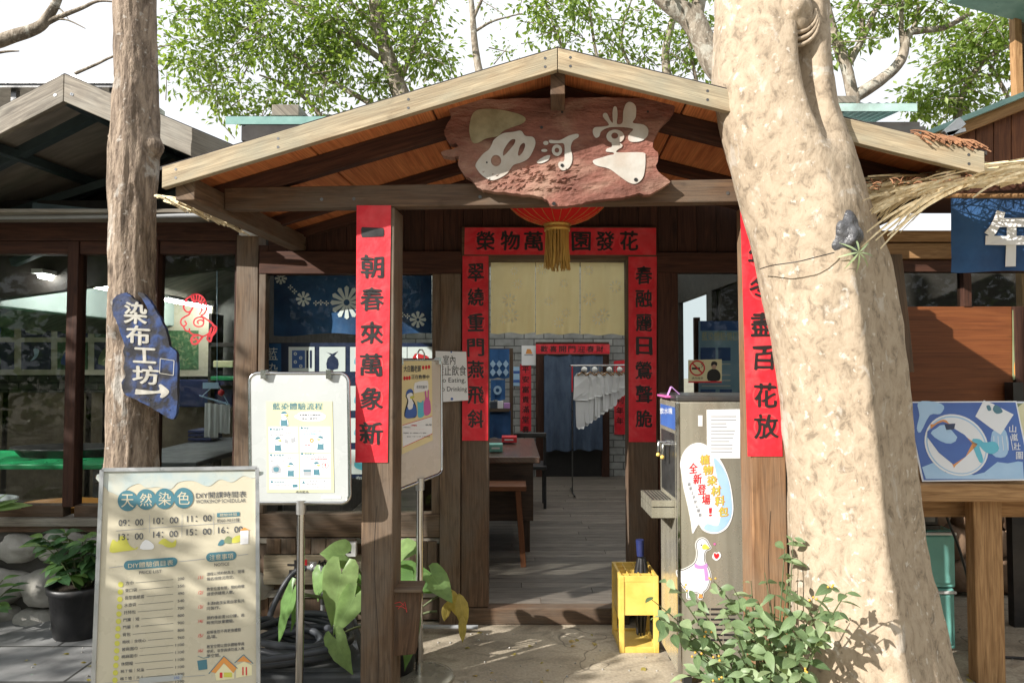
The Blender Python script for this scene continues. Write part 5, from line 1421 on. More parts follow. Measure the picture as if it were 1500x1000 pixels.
# plastic lid and hose
mb = MB('lid_grey')
LZ = .10
c = [G(402, 903, LZ), G(522, 903, LZ), G(545, 988, LZ), G(372, 990, LZ)]
mb.hexa([c[3], c[2], c[2] - V((0, 0, .07)), c[3] - V((0, 0, .07)), c[0], c[1], c[1] - V((0, 0, .07)), c[0] - V((0, 0, .07))])
cc = (c[0] + c[1] + c[2] + c[3]) / 4
mb.hexa([cc.lerp(q, .86) + V((0, 0, .012)) for q in (c[3], c[2])] + [cc.lerp(q, .92) for q in (c[2], c[3])] + [cc.lerp(q, .86) + V((0, 0, .012)) for q in (c[0], c[1])] + [cc.lerp(q, .92) for q in (c[1], c[0])])
mb.box(c[3].x + .1, c[2].x - .1, c[3].y + .05, c[0].y - .05, 0, LZ - .071)
tag(mb.build('tank_lid', None, cc, bevel=.012), 'large dark grey plastic tank lid on the ground under the coiled hose', 'tank lid')
rr = random.Random(14)
hz = .125
pts = [U(449, 832, YP), U(440, 833, YP - .01), U(427, 842, YP - .02), U(410, 868, YP - .05), U(395, 905, YP - .15)]
mb = MB('rubber_hose')
cx, cy_ = G(412, 968, .12).x, G(412, 958, .12).y
n = 0
for turn in range(6):
    for k in range(14):
        a = 2.2 + 6.283 * k / 14; r = .15 + .045 * math.sin(turn * 2.1) + .02 * turn
        pts.append(V((cx + math.cos(a) * r * 1.15 + .03 * math.sin(turn * 1.7), cy_ + math.sin(a) * r * .95 + .03 * math.cos(turn * 2.3), hz + turn * .018 + .02 * math.sin(k * .9 + turn * 2) + .012)))
pts += [G(455, 925, .17), G(478, 938, .15), G(495, 958, .13), G(482 + 20, 972, .125)]
mb.tube(crom3(pts, 4), .0165, 10)
tag(mb.build('garden_hose', None, (cx, cy_, hz)), 'coiled black rubber hose running from the tap over the tank lid', 'hose')
# little wooden box on the left post
bx = thing('wooden_box', 'small dark wooden box with red marks fixed to the side of the left post', 'box', U(590, 915, 3.16))
mb = MB('timber_brown'); a = U(567, 867, 3.13); b = U(611, 962, 3.13)
mb.hexa([(a.x, 3.13, a.z), (b.x + .012, 3.16, a.z), (b.x - .012, 3.16, b.z), (a.x, 3.13, b.z), (a.x, 3.24, a.z), (b.x + .012, 3.24, a.z), (b.x - .012, 3.24, b.z), (a.x, 3.24, b.z)])
mb.build('box_body', bx, bevel=.004)
mb = MB('timber_post'); mb.box(a.x - .004, b.x + .02, 3.12, 3.25, a.z + .001, a.z + .016); mb.build('box_top', bx, bevel=.003)
FB = FR((a.x, 3.128, a.z), V((b.x - a.x, .03, 0)), V((.03, -(b.x - a.x), 0)))
mb = MB('print_red')
for k in range(3): mb.fline(FB, [(577 + k * 3, 883 + (k % 3) * 4), (586 + k * 3.5, 881 + (k % 2) * 7), (592 + k * 2, 886 + (k % 3) * 5)], .8, .001 + .0003 * k)
mb.build('red_mark', bx)

# ================================================================== plants
def bez(p0, p1, lift, n=8):
    p0, p1 = V(p0), V(p1); m = (p0 + p1) / 2 + V((0, 0, lift))
    return [p0 * (1 - t) ** 2 + m * 2 * t * (1 - t) + p1 * t * t for t in [i / n for i in range(n + 1)]]
def heart_leaf(mb, base, tip, nrm, W, rnd, curl=.12, lobes=True, wob=.0):
    """arrow-shaped leaf blade from its stalk joint to the tip"""
    base, tip = V(base), V(tip); d = tip - base; L = d.length; d.normalize()
    sd = d.cross(V(nrm)).normalized(); up = sd.cross(d).normalized()
    half = [(-.27, .16), (-.27, .34), (-.16, .47), (.03, .52), (.24, .49), (.46, .40), (.67, .27), (.86, .12), (1.0, 0)] if lobes else [(0, .0), (.12, .2), (.3, .34), (.5, .36), (.7, .26), (.86, .13), (1, 0)]
    mid, A, B, A2, B2 = [], [], [], [], []
    for k, (t, w) in enumerate(half):
        tm = max(t, 0.0 if lobes else t)
        c = base + d * (L * tm) - up * (curl * L * tm * tm)
        o = base + d * (L * t) - up * (curl * L * t * t)
        wv = wob * math.sin(k * 2.4 + rnd * 9) * L
        mid.append(c)
        A.append(o + sd * w * W + up * (.10 * w * W + wv)); B.append(o - sd * w * W + up * (.10 * w * W - wv))
        A2.append(c.lerp(A[-1], .5) + up * .02 * L); B2.append(c.lerp(B[-1], .5) + up * .02 * L)
    N = len(half); vs_ = mid + A2 + A + B2 + B; fs, uv = [], []
    for k in range(N - 1):
        t0, t1 = half[k][0], half[k + 1][0]
        for i0, i1, s0, s1 in ((0, N, 0, .5), (N, 2 * N, .5, 1)):
            fs.append((i0 + k, i0 + k + 1, i1 + k + 1, i1 + k)); uv.append([(t0, s0), (t1, s0), (t1, s1), (t0, s1)])
        for i0, i1, s0, s1 in ((0, 3 * N, 0, -.5), (3 * N, 4 * N, -.5, -1)):
            fs.append((i0 + k, i1 + k, i1 + k + 1, i0 + k + 1)); uv.append([(t0, s0), (t0, s1), (t1, s1), (t1, s0)])
    mb.add(vs_, fs, uv, rnd, True)
pt = G(556, 940); pt = V((-.60, 3.50, 0))
el = thing('taro_plant', 'large leaved pale green potted plant growing behind the left porch post', 'plant', pt)
mb = MB('plastic_black'); mb.lathe([(0, 0), (.10, 0), (.135, .2), (.145, .2), (.145, .215), (.125, .215), (.12, .19), (0, .185)], pt, 28); mb.build('pot', el)
mb = MB('leaf_big'); stm = MB('stem')
big = [((500, 835), (478, 800 + 10), 3.42, .16), ]
spec = [  # joint px, tip px, depth, width, normal tilt, rnd
    ((505, 812), (470, 808), 3.45, .19, (.2, -.7, .7), .8), ((500, 838), (484, 920), 3.38, .20, (.1, -1, .3), .95), ((470, 838), (462, 880), 3.46, .12, (-.5, -.8, .3), .7),
    ((520, 872), (487, 932), 3.36, .15, (.25, -1, .35), .85), ((428, 868), (400, 942), 3.30, .13, (-.6, -.7, .35), .55), ((437, 872), (430, 925), 3.36, .07, (.8, -.6, .1), .5),
    ((492, 935), (512, 990), 3.22, .16, (-.5, -.85, .2), .9), ((585, 808), (618, 800), 3.5, .19, (-.2, -.5, .8), .85), ((590, 842), (655, 862), 3.6, .22, (.1, -.55, .8), .45),
    ((606, 846), (588, 868), 3.46, .2, (.2, -.6, .7), .35), ((604, 910), (596, 985), 3.3, .10, (.5, -.9, .1), .3), ((632, 842), (665, 880), 3.5, .17, (.3, -.6, .6), .75),
    ((560, 820), (540, 850), 3.6, .22, (0, -.5, .8), .4), ((545, 850), (520, 900), 3.55, .18, (.2, -.8, .5), .5)]
for j, t, Y, W, nn, r_ in spec:
    p, q = U(*j, Y), U(*t, Y - .05)
    heart_leaf(mb, p, q, nn, W * .82, r_, .14, True, .02)
    stm.tube(bez(pt + V((random.Random(r_).uniform(-.04, .04), 0, .19)), p, .10), [.008 - .0005 * i for i in range(9)], 7)
mb.build('leaf', el); stm.build('stem', el)
mb = MB('leaf_yellow')
for j, t, Y, W in (((660, 862), (672, 905), 3.55, .09), ((672, 868), (684, 925), 3.52, .10), ((655, 880), (652, 912), 3.56, .07), ((676, 900), (680, 944), 3.5, .06)):
    heart_leaf(mb, U(*j, Y), U(*t, Y), (.3, -.9, .2), W, .5 + Y % .3, .2, False, .02)
stm = MB('stem'); stm.tube(bez(pt + V((.03, 0, .2)), U(662, 866, 3.55), .08), .005, 6); stm.tube(bez(pt + V((.03, 0, .2)), U(640, 895, 3.5), .06), .006, 6)
mb.build('withered_leaf', el); stm.build('stem', el)

# potted plant far left
pc = G(93, 948); pc = V((pc.x, pc.y + .16, .02))
pp_ = thing('potted_plant', 'leafy green plant in a black plastic pot on the paving before the stone wall', 'plant', pc)
mb = MB('plastic_black'); mb.lathe([(0, 0), (.137, 0), (.142, .012), (.168, .25), (.178, .252), (.18, .285), (.168, .287), (.16, .25), (0, .245)], pc, 36)
mb.build('pot', pp_)
mb = MB('soil'); mb.lathe([(0, .262), (.1, .262), (.159, .252)], pc, 24); mb.build('soil', pp_)
mb = MB('leaf_pot'); stm = MB('stem'); rr = random.Random(31)
for k in range(17):
    a = rr.random() * 6.283; sp_ = rr.uniform(.08, .27)
    top = pc + V((math.cos(a) * sp_, math.sin(a) * sp_ * .8 - .03, .26 + rr.uniform(.08, .34) * (1.1 - sp_)))
    path = bez(pc + V((math.cos(a) * .03, math.sin(a) * .03, .25)), top, .09)
    stm.tube(path, [.005 - .0004 * i for i in range(9)], 6)
    for i in range(2, 9):
        for s_ in (0, 1):
            if rr.random() < .22: continue
            b_ = a + (1.2 if s_ else -1.2) + rr.uniform(-.6, .6)
            d = V((math.cos(b_), math.sin(b_), rr.uniform(-.25, .5)))
            L = rr.uniform(.07, .13)
            mb.leaf(path[i], d, V((rr.uniform(-.4, .4), rr.uniform(-.6, .2), 1)), L, L * .48, rr.random() ** 1.3, .2, .35, 5)
    mb.leaf(top, V((math.cos(a), math.sin(a), .3)), V((0, -.3, 1)), .1, .05, .95, .2, .3, 5)
mb.build('leaf', pp_); stm.build('stem', pp_)
# small plant cut off by the left edge
pc2 = V((-2.98, 3.85, .02))
p3_ = thing('low_plant', 'small green plant cut by the left picture edge beside the stone wall', 'plant', pc2)
mb = MB('leaf_pot'); stm = MB('stem')
for k in range(12):
    a = rr.random() * 6.283; top = pc2 + V((math.cos(a) * rr.uniform(.05, .22), math.sin(a) * .15, rr.uniform(.12, .34)))
    path = bez(pc2, top, .1); stm.tube(path, .004, 5)
    for i in (4, 6, 8):
        b_ = a + rr.uniform(-1.5, 1.5); mb.leaf(path[i], V((math.cos(b_), math.sin(b_), .25)), V((0, -.2, 1)), .1, .05, rr.random(), .2, .3, 5)
mb.build('leaf', p3_); stm.build('stem', p3_)
# long leaves on the window sill, far left
pc3 = U(-20, 745, 4.1)
p4_ = thing('sill_plant', 'long bright green leaves lying on the workshop window sill at the far left', 'plant', pc3)
mb = MB('leaf_big')
for t, W in (((46, 737), .05), ((25, 730), .04), ((30, 742), .04), ((8, 722), .04)): heart_leaf(mb, pc3, U(*t, 4.05), (0, -.5, 1), W * 2.2, .9, .05, False)
mb.build('leaf', p4_)

# bush in front of the right post
bc = V((1.02, 2.66, 0))
bush = thing('flowering_bush', 'pale green leafy bush with tiny yellow buds at the foot of the big tree', 'bush', bc)
mb = MB('leaf_bush'); stm = MB('stem'); bud = MB('berry'); rr = random.Random(77)
ends = [(955, 878, 2.62), (978, 850, 2.6), (1010, 865, 2.55), (1000, 905, 2.5), (1035, 930, 2.5), (1060, 890, 2.5), (1075, 862, 2.62), (1100, 850, 2.7), (1120, 838, 2.72), (1150, 800, 2.72), (1162, 790, 2.7), (1135, 870, 2.5), (1165, 905, 2.45), (1190, 880, 2.45), (1215, 862, 2.4), (1240, 868, 2.36), (1180, 940, 2.4), (1120, 945, 2.45), (1080, 950, 2.42), (1050, 970, 2.4), (1145, 920, 2.5), (1105, 905, 2.6), (1020, 960, 2.42), (1090, 985, 2.4), (985, 930, 2.52), (1200, 905, 2.4), (1155, 850, 2.6), (1045, 850, 2.66), (1228, 895, 2.36), (1175, 985, 2.35), (1110, 880, 2.48), (1070, 910, 2.4), (1010, 990, 2.38), (1130, 985, 2.36), (965, 905, 2.55), (1050, 1000, 2.35)]
for px, py, Y in ends:
    top = U(px, py, Y); base = bc + V((rr.uniform(-.08, .1), rr.uniform(-.06, .06), 0))
    path = bez(base, top, rr.uniform(.10, .22), 10)
    stm.tube(path, [.0065 - .0005 * i for i in range(11)], 5)
    hd = (top - base); hd.z = 0
    hd = hd.normalized() if hd.length > .01 else V((1, 0, 0))
    for i in range(4, 11):
        for s_ in (-1, 1):
            if rr.random() < .22: continue
            ang = math.atan2(hd.y, hd.x) + s_ * rr.uniform(.5, 1.5)
            d = V((math.cos(ang), math.sin(ang) - .25, rr.uniform(-.35, .45)))
            L = rr.uniform(.045, .095) * (1 if i < 9 else .85)
            mb.leaf(path[i] + V((rr.uniform(-.01, .01),) * 3), d, V((rr.uniform(-.7, .3), rr.uniform(-.9, .1), rr.uniform(.4, 1))), L, L * rr.uniform(.38, .52), rr.random(), .3, rr.uniform(.1, .6), 5)
    if rr.random() < .25:
        for _ in range(3): bud.blob(top + V((rr.uniform(-.02, .02), rr.uniform(-.02, .02), rr.uniform(0, .02))), .0045, 1, .1)
mb.build('leaf', bush); stm.build('stem', bush); bud.build('bud', bush)['kind'] = 'stuff'

# ================================================================== water dispenser
DX0, DX1, DY0, DY1 = .803, 1.22, 3.34, 3.72
zt = U(988, 588, DY0).z
wd = thing('water_dispenser', 'tall stainless steel water dispenser with goose stickers standing beside the right porch post', 'water dispenser', ((DX0 + DX1) / 2, (DY0 + DY1) / 2, 0))
mb = MB('steel_brushed'); mb.box(DX0, DX1, DY0, DY1, .06, zt); mb.build('cabinet', wd, bevel=.008)
mb = MB('steel_dark'); mb.box(DX0 - .004, DX1 + .004, DY0 - .004, DY1 + .004, zt, zt + .03); mb.build('top', wd, bevel=.008)
mb = MB('chrome'); mb.box(DX0 - .004, DX0 + .014, DY0 - .004, DY0 + .012, .07, zt - .005); mb.build('corner_trim', wd, bevel=.003)
mb = MB('steel_brushed'); mb.box(DX0 - .115, DX0 - .001, DY0 + .05, DY1 - .05, .855, .885); mb.box(DX0 - .115, DX0 - .001, DY0 + .05, DY1 - .05, .80, .85)
mb.use('ink')
for i in range(6): mb.box(DX0 - .105 + i * .017, DX0 - .098 + i * .017, DY0 + .07, DY1 - .07, .8855, .887)
mb.build('drip_tray', wd, bevel=.004)
mb = MB('print_blue'); mb.box(DX0 - .003, DX0 - .0005, DY0 + .03, DY1 - .03, zt - .14, zt - .03)
LFR = FR((DX0 - .003, 3.5, 1.3), (0, -1, 0), (-1, 0, 0))
mb.use('print_white'); mb.text(LFR, '飲水機', 967, 597, 985, 606, .001)
mb.build('blue_label', wd)
mb = MB('steel_dark'); mb.box(DX0 - .002, DX0 - .0004, DY0 + .04, DY1 - .04, .9, zt - .16); mb.build('tap_recess', wd)
for yy in (DY0 + .12, DY0 + .22):
    mb = MB('chrome'); mb.tube([V((DX0, yy, zt - .22)), V((DX0 - .04, yy, zt - .22)), V((DX0 - .045, yy, zt - .27))], .009, 8)
    mb.use('plastic_yellow'); mb.blob((DX0 - .045, yy, zt - .285), .012, 1, .05); mb.build('spout', wd)
SFR = FY(DY0)
mb = MB('plastic_black'); 
for j in range(7):
    for i in range(3): mb.frect(SFR, 1022 + i * 19, 890 + j * 7.5, 1039 + i * 19, 893 + j * 7.5, .0015)
mb.build('vent_slot', wd)
for x in (DX0 + .03, DX1 - .07):
    for y_ in (DY0 + .03, DY1 - .07):
        mb = MB('plastic_black'); mb.box(x, x + .04, y_, y_ + .04, 0, .06); mb.build('foot', wd)
mb = MB('plastic_white'); mb.frect(SFR, 1022.5, 608, 1029, 624, .0015); mb.build('white_tag', wd)
# paper on the side
mb = MB('print_white'); mb.prism([SFR.px(*q, .002) for q in ((1035, 600), (1084, 599), (1084, 671), (1036, 671))], V((0, .0015, 0)))
mb.use('print_grey'); rr = random.Random(2)
for k in range(11): mb.frect(SFR, 1041, 609 + k * 5.2, 1041 + rr.uniform(22, 38), 610.4 + k * 5.2, .0028)
tag(mb.build('paper_sheet', None, SFR.px(1060, 635)), 'large faded paper sheet taped on the steel water dispenser', 'paper')
# speech bubble sticker
mb = MB('print_white')
zd = lambda l: [(930 + x / 3.122, 560 + y / 3.125) for x, y in l]
bub = [(210, 400), (206, 370), (222, 320), (255, 285), (300, 276), (345, 300), (395, 360), (430, 440), (447, 530), (448, 600), (425, 660), (385, 688), (345, 690), (310, 675), (292, 650), (278, 668), (263, 690), (256, 640), (240, 560), (222, 480)]
fr = SFR
mb.prism([fr.px(*q, .0022) for q in crom(zd(bub), 4)], V((0, .0015, 0)))
mb.use('print_sky'); mb.fpoly(fr, zd([(360, 345), (395, 378), (425, 440), (440, 530), (441, 600), (420, 650), (385, 680), (345, 682), (315, 668), (330, 645), (370, 655), (385, 640), (395, 560), (385, 480), (370, 410)]), .003, 3)
mb.use('print_red')
def dchar(t, cx, cy_, w, h, m_, z=.0036, bold=.02, sl=-.05):
    mb.use(m_); (a, b), (c, d) = zd([(cx - w / 2, cy_ - h / 2), (cx + w / 2, cy_ + h / 2)]); mb.text(fr, t, a, b, c, d, z, bold=bold, slope=-.12)
for t, x, y in zip('全新登場', (266, 285, 305, 324), (393, 442, 490, 537)): dchar(t, x, y, 38, 46, 'print_red')
dchar('！', 344, 592, 12, 36, 'print_red')
for t, x, y in zip('植物染材料包', (320, 334, 352, 370, 388, 404), (355, 402, 450, 497, 543, 592)): dchar(t, x, y, 44, 44, 'print_orange', .0034, .05); dchar(t, x, y, 38, 40, 'print_yellow', .0042, .012)
for k, t in enumerate('簡單上手安心體驗'): dchar(t, 246 + k * 7.2, 465 + k * 20, 13, 15, 'print_grey')
tag(mb.build('speech_sticker', None, fr.px(1030, 715)), 'white and blue speech bubble sticker with yellow and red characters on the water dispenser', 'sticker')
# goose sticker
goose = [(192, 868), (200, 860), (225, 855), (262, 835), (280, 812), (285, 775), (280, 742), (290, 720), (310, 712), (327, 722), (338, 742), (345, 757), (325, 768), (317, 790), (320, 820), (336, 850), (345, 890), (330, 940), (312, 958), (306, 985), (292, 985), (292, 962), (256, 962), (255, 985), (240, 985), (238, 955), (212, 920)]
mb = MB('plastic_white'); cg = (sum(x for x, y in goose) / len(goose), sum(y for x, y in goose) / len(goose))
ol = crom(zd(goose), 3)
def off(l, d):
    o = []; n = len(l)
    ar = sum(l[i][0] * l[(i + 1) % n][1] - l[(i + 1) % n][0] * l[i][1] for i in range(n))
    sg_ = 1 if ar > 0 else -1
    for i in range(n):
        tx_, ty_ = l[(i + 1) % n][0] - l[i - 1][0], l[(i + 1) % n][1] - l[i - 1][1]; m_ = math.hypot(tx_, ty_) or 1
        o.append((l[i][0] + sg_ * ty_ / m_ * d, l[i][1] - sg_ * tx_ / m_ * d))
    return o
mb.prism([fr.px(*q, .0018) for q in off(ol, 1.6)], V((0, .0012, 0)))
mb.use('ink'); mb.fpoly(fr, off(ol, .35), .0024)
mb.use('print_white'); mb.fpoly(fr, off(ol, -.6), .003)
mb.use('print_yellow'); mb.fpoly(fr, zd([(308, 745), (322, 738), (341, 757), (322, 762), (308, 760)]), .0036, 3)
mb.use('ink'); mb.fdisc(fr, *zd([(303, 742)])[0], 1.2, None, .0036, 12)
mb.use('print_lav'); mb.fpoly(fr, zd([(274, 826), (290, 834), (312, 834), (328, 826), (331, 842), (310, 852), (285, 850), (272, 842)]), .0036, 3); mb.fpoly(fr, zd([(314, 846), (328, 844), (338, 903), (320, 905)]), .004)
mb.use('print_orange'); mb.fpoly(fr, zd([(294, 966), (306, 966), (310, 984), (288, 984)]), .0036)
mb.use('print_white'); mb.fpoly(fr, zd([(353, 795), (362, 776), (374, 778), (385, 774), (394, 790), (386, 806), (372, 814), (358, 806)]), .002, 3); mb.use('print_red'); mb.fpoly(fr, zd([(360, 782), (366, 779), (372, 785), (378, 779), (385, 786), (383, 797), (372, 806), (362, 796)]), .0026, 2)
mb.use('print_pink'); mb.fdisc(fr, *zd([(364, 738)])[0], 1.8, None, .002, 12)
tag(mb.build('goose_sticker', None, fr.px(1015, 835)), 'white goose sticker with a violet scarf and red heart low on the water dispenser', 'sticker')
mb = MB('print_pink'); mb.pbox(975, 579.5, 1080, 582.5, 3.45, .2)
tag(mb.build('pink_cloth', None, U(1020, 582, 3.45), bevel=.002), 'folded pink cloth lying on top of the water dispenser', 'cloth')
mb = MB('print_lav'); a, b, c = U(977, 581, 3.5), U(983, 566, 3.5), U(998, 580, 3.5)
mb.bar(a, b, .004, .03, (0, 1, 0)); mb.bar(b, c, .004, .03, (0, 1, 0)); tag(mb.build('tent_card', None, a, bevel=.002), 'small folded lilac card standing on the water dispenser', 'card')

# ================================================================== yellow crate with umbrella
cr = thing('yellow_crate', 'tall yellow plastic bottle crate on the ground left of the water dispenser', 'crate', (.70, 3.86, 0))
x0, x1, y0, y1, ch_ = .58, .795, 3.74, 4.02, .41
for x in (x0, x1 - .028):
    for y_ in (y0, y1 - .028):
        mb = MB('plastic_yellow'); mb.box(x, x + .028, y_, y_ + .028, 0, ch_); mb.build('corner_post', cr, bevel=.003)
mb = MB('plastic_yellow')
for (za, zbb, rn_) in ((.0, .03, 'bottom_rim'), (.378, .41, 'top_rim')):
    mb = MB('plastic_yellow')
    mb.box(x0 + .028, x1 - .028, y0 + .003, y0 + .018, za, zbb); mb.box(x0 + .028, x1 - .028, y1 - .018, y1 - .003, za, zbb)
    mb.box(x0 + .003, x0 + .018, y0 + .028, y1 - .028, za, zbb); mb.box(x1 - .018, x1 - .003, y0 + .028, y1 - .028, za, zbb)
    mb.build(rn_, cr, bevel=.002)
mb = MB('plastic_yellow'); mb.box(x0 + .005, x0 + .012, y0 + .028, y1 - .028, .16, .378); mb.box(x0 + .028, x1 - .028, y0 + .005, y0 + .012, .20, .378); mb.build('side_panel', cr)
mb = MB('plastic_yellow')
for i in range(1, 4): mb.box(x0 + .018, x1 - .018, y0 + i * .07 - .003, y0 + i * .07 + .003, .36, .404)
for i in range(1, 4): mb.box(x0 + i * .06 - .003, x0 + i * .06 + .003, y0 + .018, y1 - .018, .3595, .4035)
mb.box(x0 + .02, x1 - .02, y0 + .02, y1 - .02, .012, .02); mb.build('divider_grid', cr)
um = thing('folded_umbrella', 'folded black umbrella with a navy handle standing in the yellow crate', 'umbrella', (.70, 3.86, .03))
mb = MB('plastic_blue'); p = U(938, 790, 3.86); mb.tube([p + V((0, 0, -.09)), p + V((-.003, 0, 0))], [.02, .023], 14); mb.build('handle', um, bevel=.004)
mb = MB('plastic_black'); rr = random.Random(3)
for k in range(7):
    a = k * .9; q = p + V((.006, 0, -.1)); e = V((.72 + .02 * math.cos(a), 3.87 + .02 * math.sin(a), .05))
    mb.tube([q + V((math.cos(a) * .012, math.sin(a) * .012, 0)), q + V((math.cos(a) * .028, math.sin(a) * .028, -.08)), q.lerp(e, .5) + V((math.cos(a) * .022, math.sin(a) * .022, 0)), e], [.012, .016, .012, .005], 7)
mb.build('canopy', um)

# ================================================================== window right of the door
mb = MB('print_cream'); fr = FY(YW + .03); mb.prism([fr.px(*q, .004) for q in ((1008, 527), (1057, 526), (1057, 560), (1008, 560))], V((0, .003, 0)))
mb.use('print_red'); mb.fdisc(fr, 1021, 539, 11.5, None, .0052, 28, .82); mb.fline(fr, [(1013, 531), (1029, 547)], 2.2, .0058); mb.frect(fr, 1008, 558, 1057, 560.3, .005)
mb.use('ink'); mb.frect(fr, 1013, 538, 1025, 541, .0047); mb.fline(fr, crom([(1027, 538), (1029, 535), (1027, 533), (1030, 530)], 3, False), .8, .0045); mb.text(fr, '請勿吸菸', 1013, 552, 1030, 555.5, .005)
mb.fpoly(fr, [(1037, 557), (1036, 546), (1041, 541), (1046, 540), (1051, 542), (1055, 548), (1053, 557)], .0046, 3); mb.use('skin'); mb.fdisc(fr, 1045.5, 536, 3.6, 4.6, .005, 16); mb.use('ink'); mb.fpoly(fr, [(1041.5, 536), (1042, 530.5), (1046, 529), (1050, 531), (1049.5, 536), (1046, 533.5)], .0055, 3)
tag(mb.build('no_smoking_sign', None, fr.px(1032, 543)), 'no smoking sign with a dark uniformed figure stuck on the window right of the door', 'sign')
mb = MB('print_sky'); fr = FY(4.9); mb.prism([fr.px(*q) for q in ((1024, 470), (1092, 470), (1092, 640), (1024, 640))], V((0, .01, 0)))
mb.use('print_blue'); mb.frect(fr, 1026, 470, 1092, 484, .002); mb.frect(fr, 1052, 509, 1070, 528, .002); mb.frect(fr, 1026, 509, 1048, 528, .002); mb.frect(fr, 1026, 570, 1048, 584, .002); mb.frect(fr, 1054, 570, 1072, 584, .002)
mb.use('print_cream'); mb.text(fr, '藍染體驗價目', 1028, 486, 1080, 499, .002, bold=.01)
mb.use('print_white')
for y in (532, 548, 556, 564): mb.frect(fr, 1028, y, 1070, y + 2, .002)
tag(mb.build('price_poster', None, fr.px(1058, 550)), 'pale blue printed price poster seen inside the window right of the door', 'poster')
rk = thing('poster_rack', 'dark wooden rack carrying the pale blue poster inside the right window', 'rack', U(1058, 640, 4.95))
mb = MB('timber_dark')
for px in (1022, 1094): q = U(px, 640, 4.95); mb.box(q.x - .02, q.x + .02, 4.93, 4.97, .1, U(px, 465, 4.95).z)
a = U(1022, 640, 4.95); b = U(1094, 640, 4.95); mb.box(a.x + .02, b.x - .02, 4.92, 4.99, a.z - .04, a.z); mb.build('frame', rk)

# ================================================================== inside the shop
tb = thing('shop_table', 'dark wooden table with red and teal boxes just inside the doorway on the left', 'table', (-.2, 5.8, .1))
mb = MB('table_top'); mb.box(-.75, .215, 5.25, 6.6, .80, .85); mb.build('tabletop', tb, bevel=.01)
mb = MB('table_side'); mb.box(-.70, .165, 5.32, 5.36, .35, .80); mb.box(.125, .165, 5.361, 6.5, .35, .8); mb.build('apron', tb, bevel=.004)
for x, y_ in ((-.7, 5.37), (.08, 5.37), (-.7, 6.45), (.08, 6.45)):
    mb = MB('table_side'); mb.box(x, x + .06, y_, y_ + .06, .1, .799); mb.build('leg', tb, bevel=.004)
stl = thing('wooden_stool', 'plain wooden stool tucked beside the dark table in the doorway', 'stool', (-.05, 5.0, .1))
sx0, sx1 = U(700, 715, 4.95).x, U(771, 715, 4.95).x; sz = U(750, 712, 4.95).z
mb = MB('timber_red'); mb.box(sx0, sx1, 4.95, 5.2, sz - .035, sz); mb.build('seat', stl, bevel=.006)
for k, (xt, xb) in enumerate(((sx1 - .06, sx1 - .02), (sx0 + .06, sx0 + .02))):
    for y_ in (4.98, 5.16):
        mb = MB('timber_red'); mb.bar((xt, y_, sz - .036), (xb, y_, .1), .04, .035, (0, 1, 0)); mb.build('leg', stl, bevel=.003)
mb = MB('print_red'); mb.pbox(735, 640, 757, 648, 6.1, .16); mb.use('print_white'); mb.pbox(739, 643, 752, 645, 6.098, .002)
tag(mb.build('gift_box', None, U(746, 648, 6.1), bevel=.006), 'small red box lying on the dark shop table', 'box')
mb = MB('plastic_teal'); mb.pbox(716, 651, 736, 661.5, 5.5, .14); mb.use('print_white'); mb.pbox(720, 655, 732, 657.5, 5.498, .002)
tag(mb.build('gift_box', None, U(726, 661, 5.5), bevel=.006), 'small teal box lying on the dark shop table', 'box')
chb = thing('dark_chair', 'black chair with a low back rail standing behind the dark shop table', 'chair', (-.05, 6.9, .1))
mb = MB('plastic_black'); a = U(752, 633, 7.0); b = U(800, 640, 7.0); mb.box(a.x, b.x, 6.95, 7.0, b.z, a.z); mb.build('backrest', chb, bevel=.01)
mb = MB('plastic_black'); mb.box(a.x, b.x, 6.9, 7.3, .5, .54); mb.build('seat', chb, bevel=.01)
for x in (a.x, b.x - .03):
    for y_, zt_ in ((6.96, a.z - .02), (7.25, .5)):
        mb = MB('plastic_black'); mb.box(x, x + .03, y_ , y_ + .03, .1, zt_ if zt_ < .6 else b.z); mb.build('leg', chb)
# display of dyed cloth on the left
rk = thing('cloth_rack', 'wooden display rack with dyed cloths inside the doorway on the left', 'rack', U(730, 640, 7.6))
mb = MB('timber_brown'); q = U(749, 510, 7.6); mb.box(q.x - .02, q.x + .02, 7.58, 7.62, .1, q.z); q2 = U(690, 510, 7.6); mb.box(q2.x - .02, q2.x + .02, 7.58, 7.62, .1, q.z); mb.box(q2.x, q.x - .021, 7.585, 7.615, q.z - .04, q.z)
z_ = U(730, 598, 7.6).z; mb.box(q2.x + .021, q.x - .021, 7.5, 7.7, z_ - .03, z_); mb.build('frame', rk)
fr = FY(7.55)
for k, (x0_, y0_, x1_, y1_, m_, lab) in enumerate(((717, 511, 746, 554, 'cloth_blue', 'blue cloth with pale diamond pattern at the top of the doorway rack'), (719, 556, 740, 586, 'cloth_blue', 'small blue cloth with one white ring below the diamond cloth'), (716, 601, 748, 641, 'cloth_indigo', 'plain dark indigo cloth hanging lowest on the doorway rack'))):
    mb = MB(m_); f = cloth_grid(mb, fr, x0_, y0_, x1_, y1_, 12, 12, .015, k, 1, .01 * k)
    mb.use('print_sky')
    if k == 0:
        for i in range(3):
            for j in range(2): cx, cy_ = x0_ + 5 + i * 9.5, y0_ + 22 + j * 12; mb.add([fr.px(cx + a * 4.3, cy_ + b * 6, .025) for a, b in ((-1, 0), (0, -1), (1, 0), (0, 1))], [(0, 1, 2, 3)])
    if k == 1: mb.fdisc(fr, 729, 571, 6, 6.5, .04, 16, .45)
    tag(mb.build('dyed_cloth', None, fr.px(x0_, y0_)), lab, 'cloth')
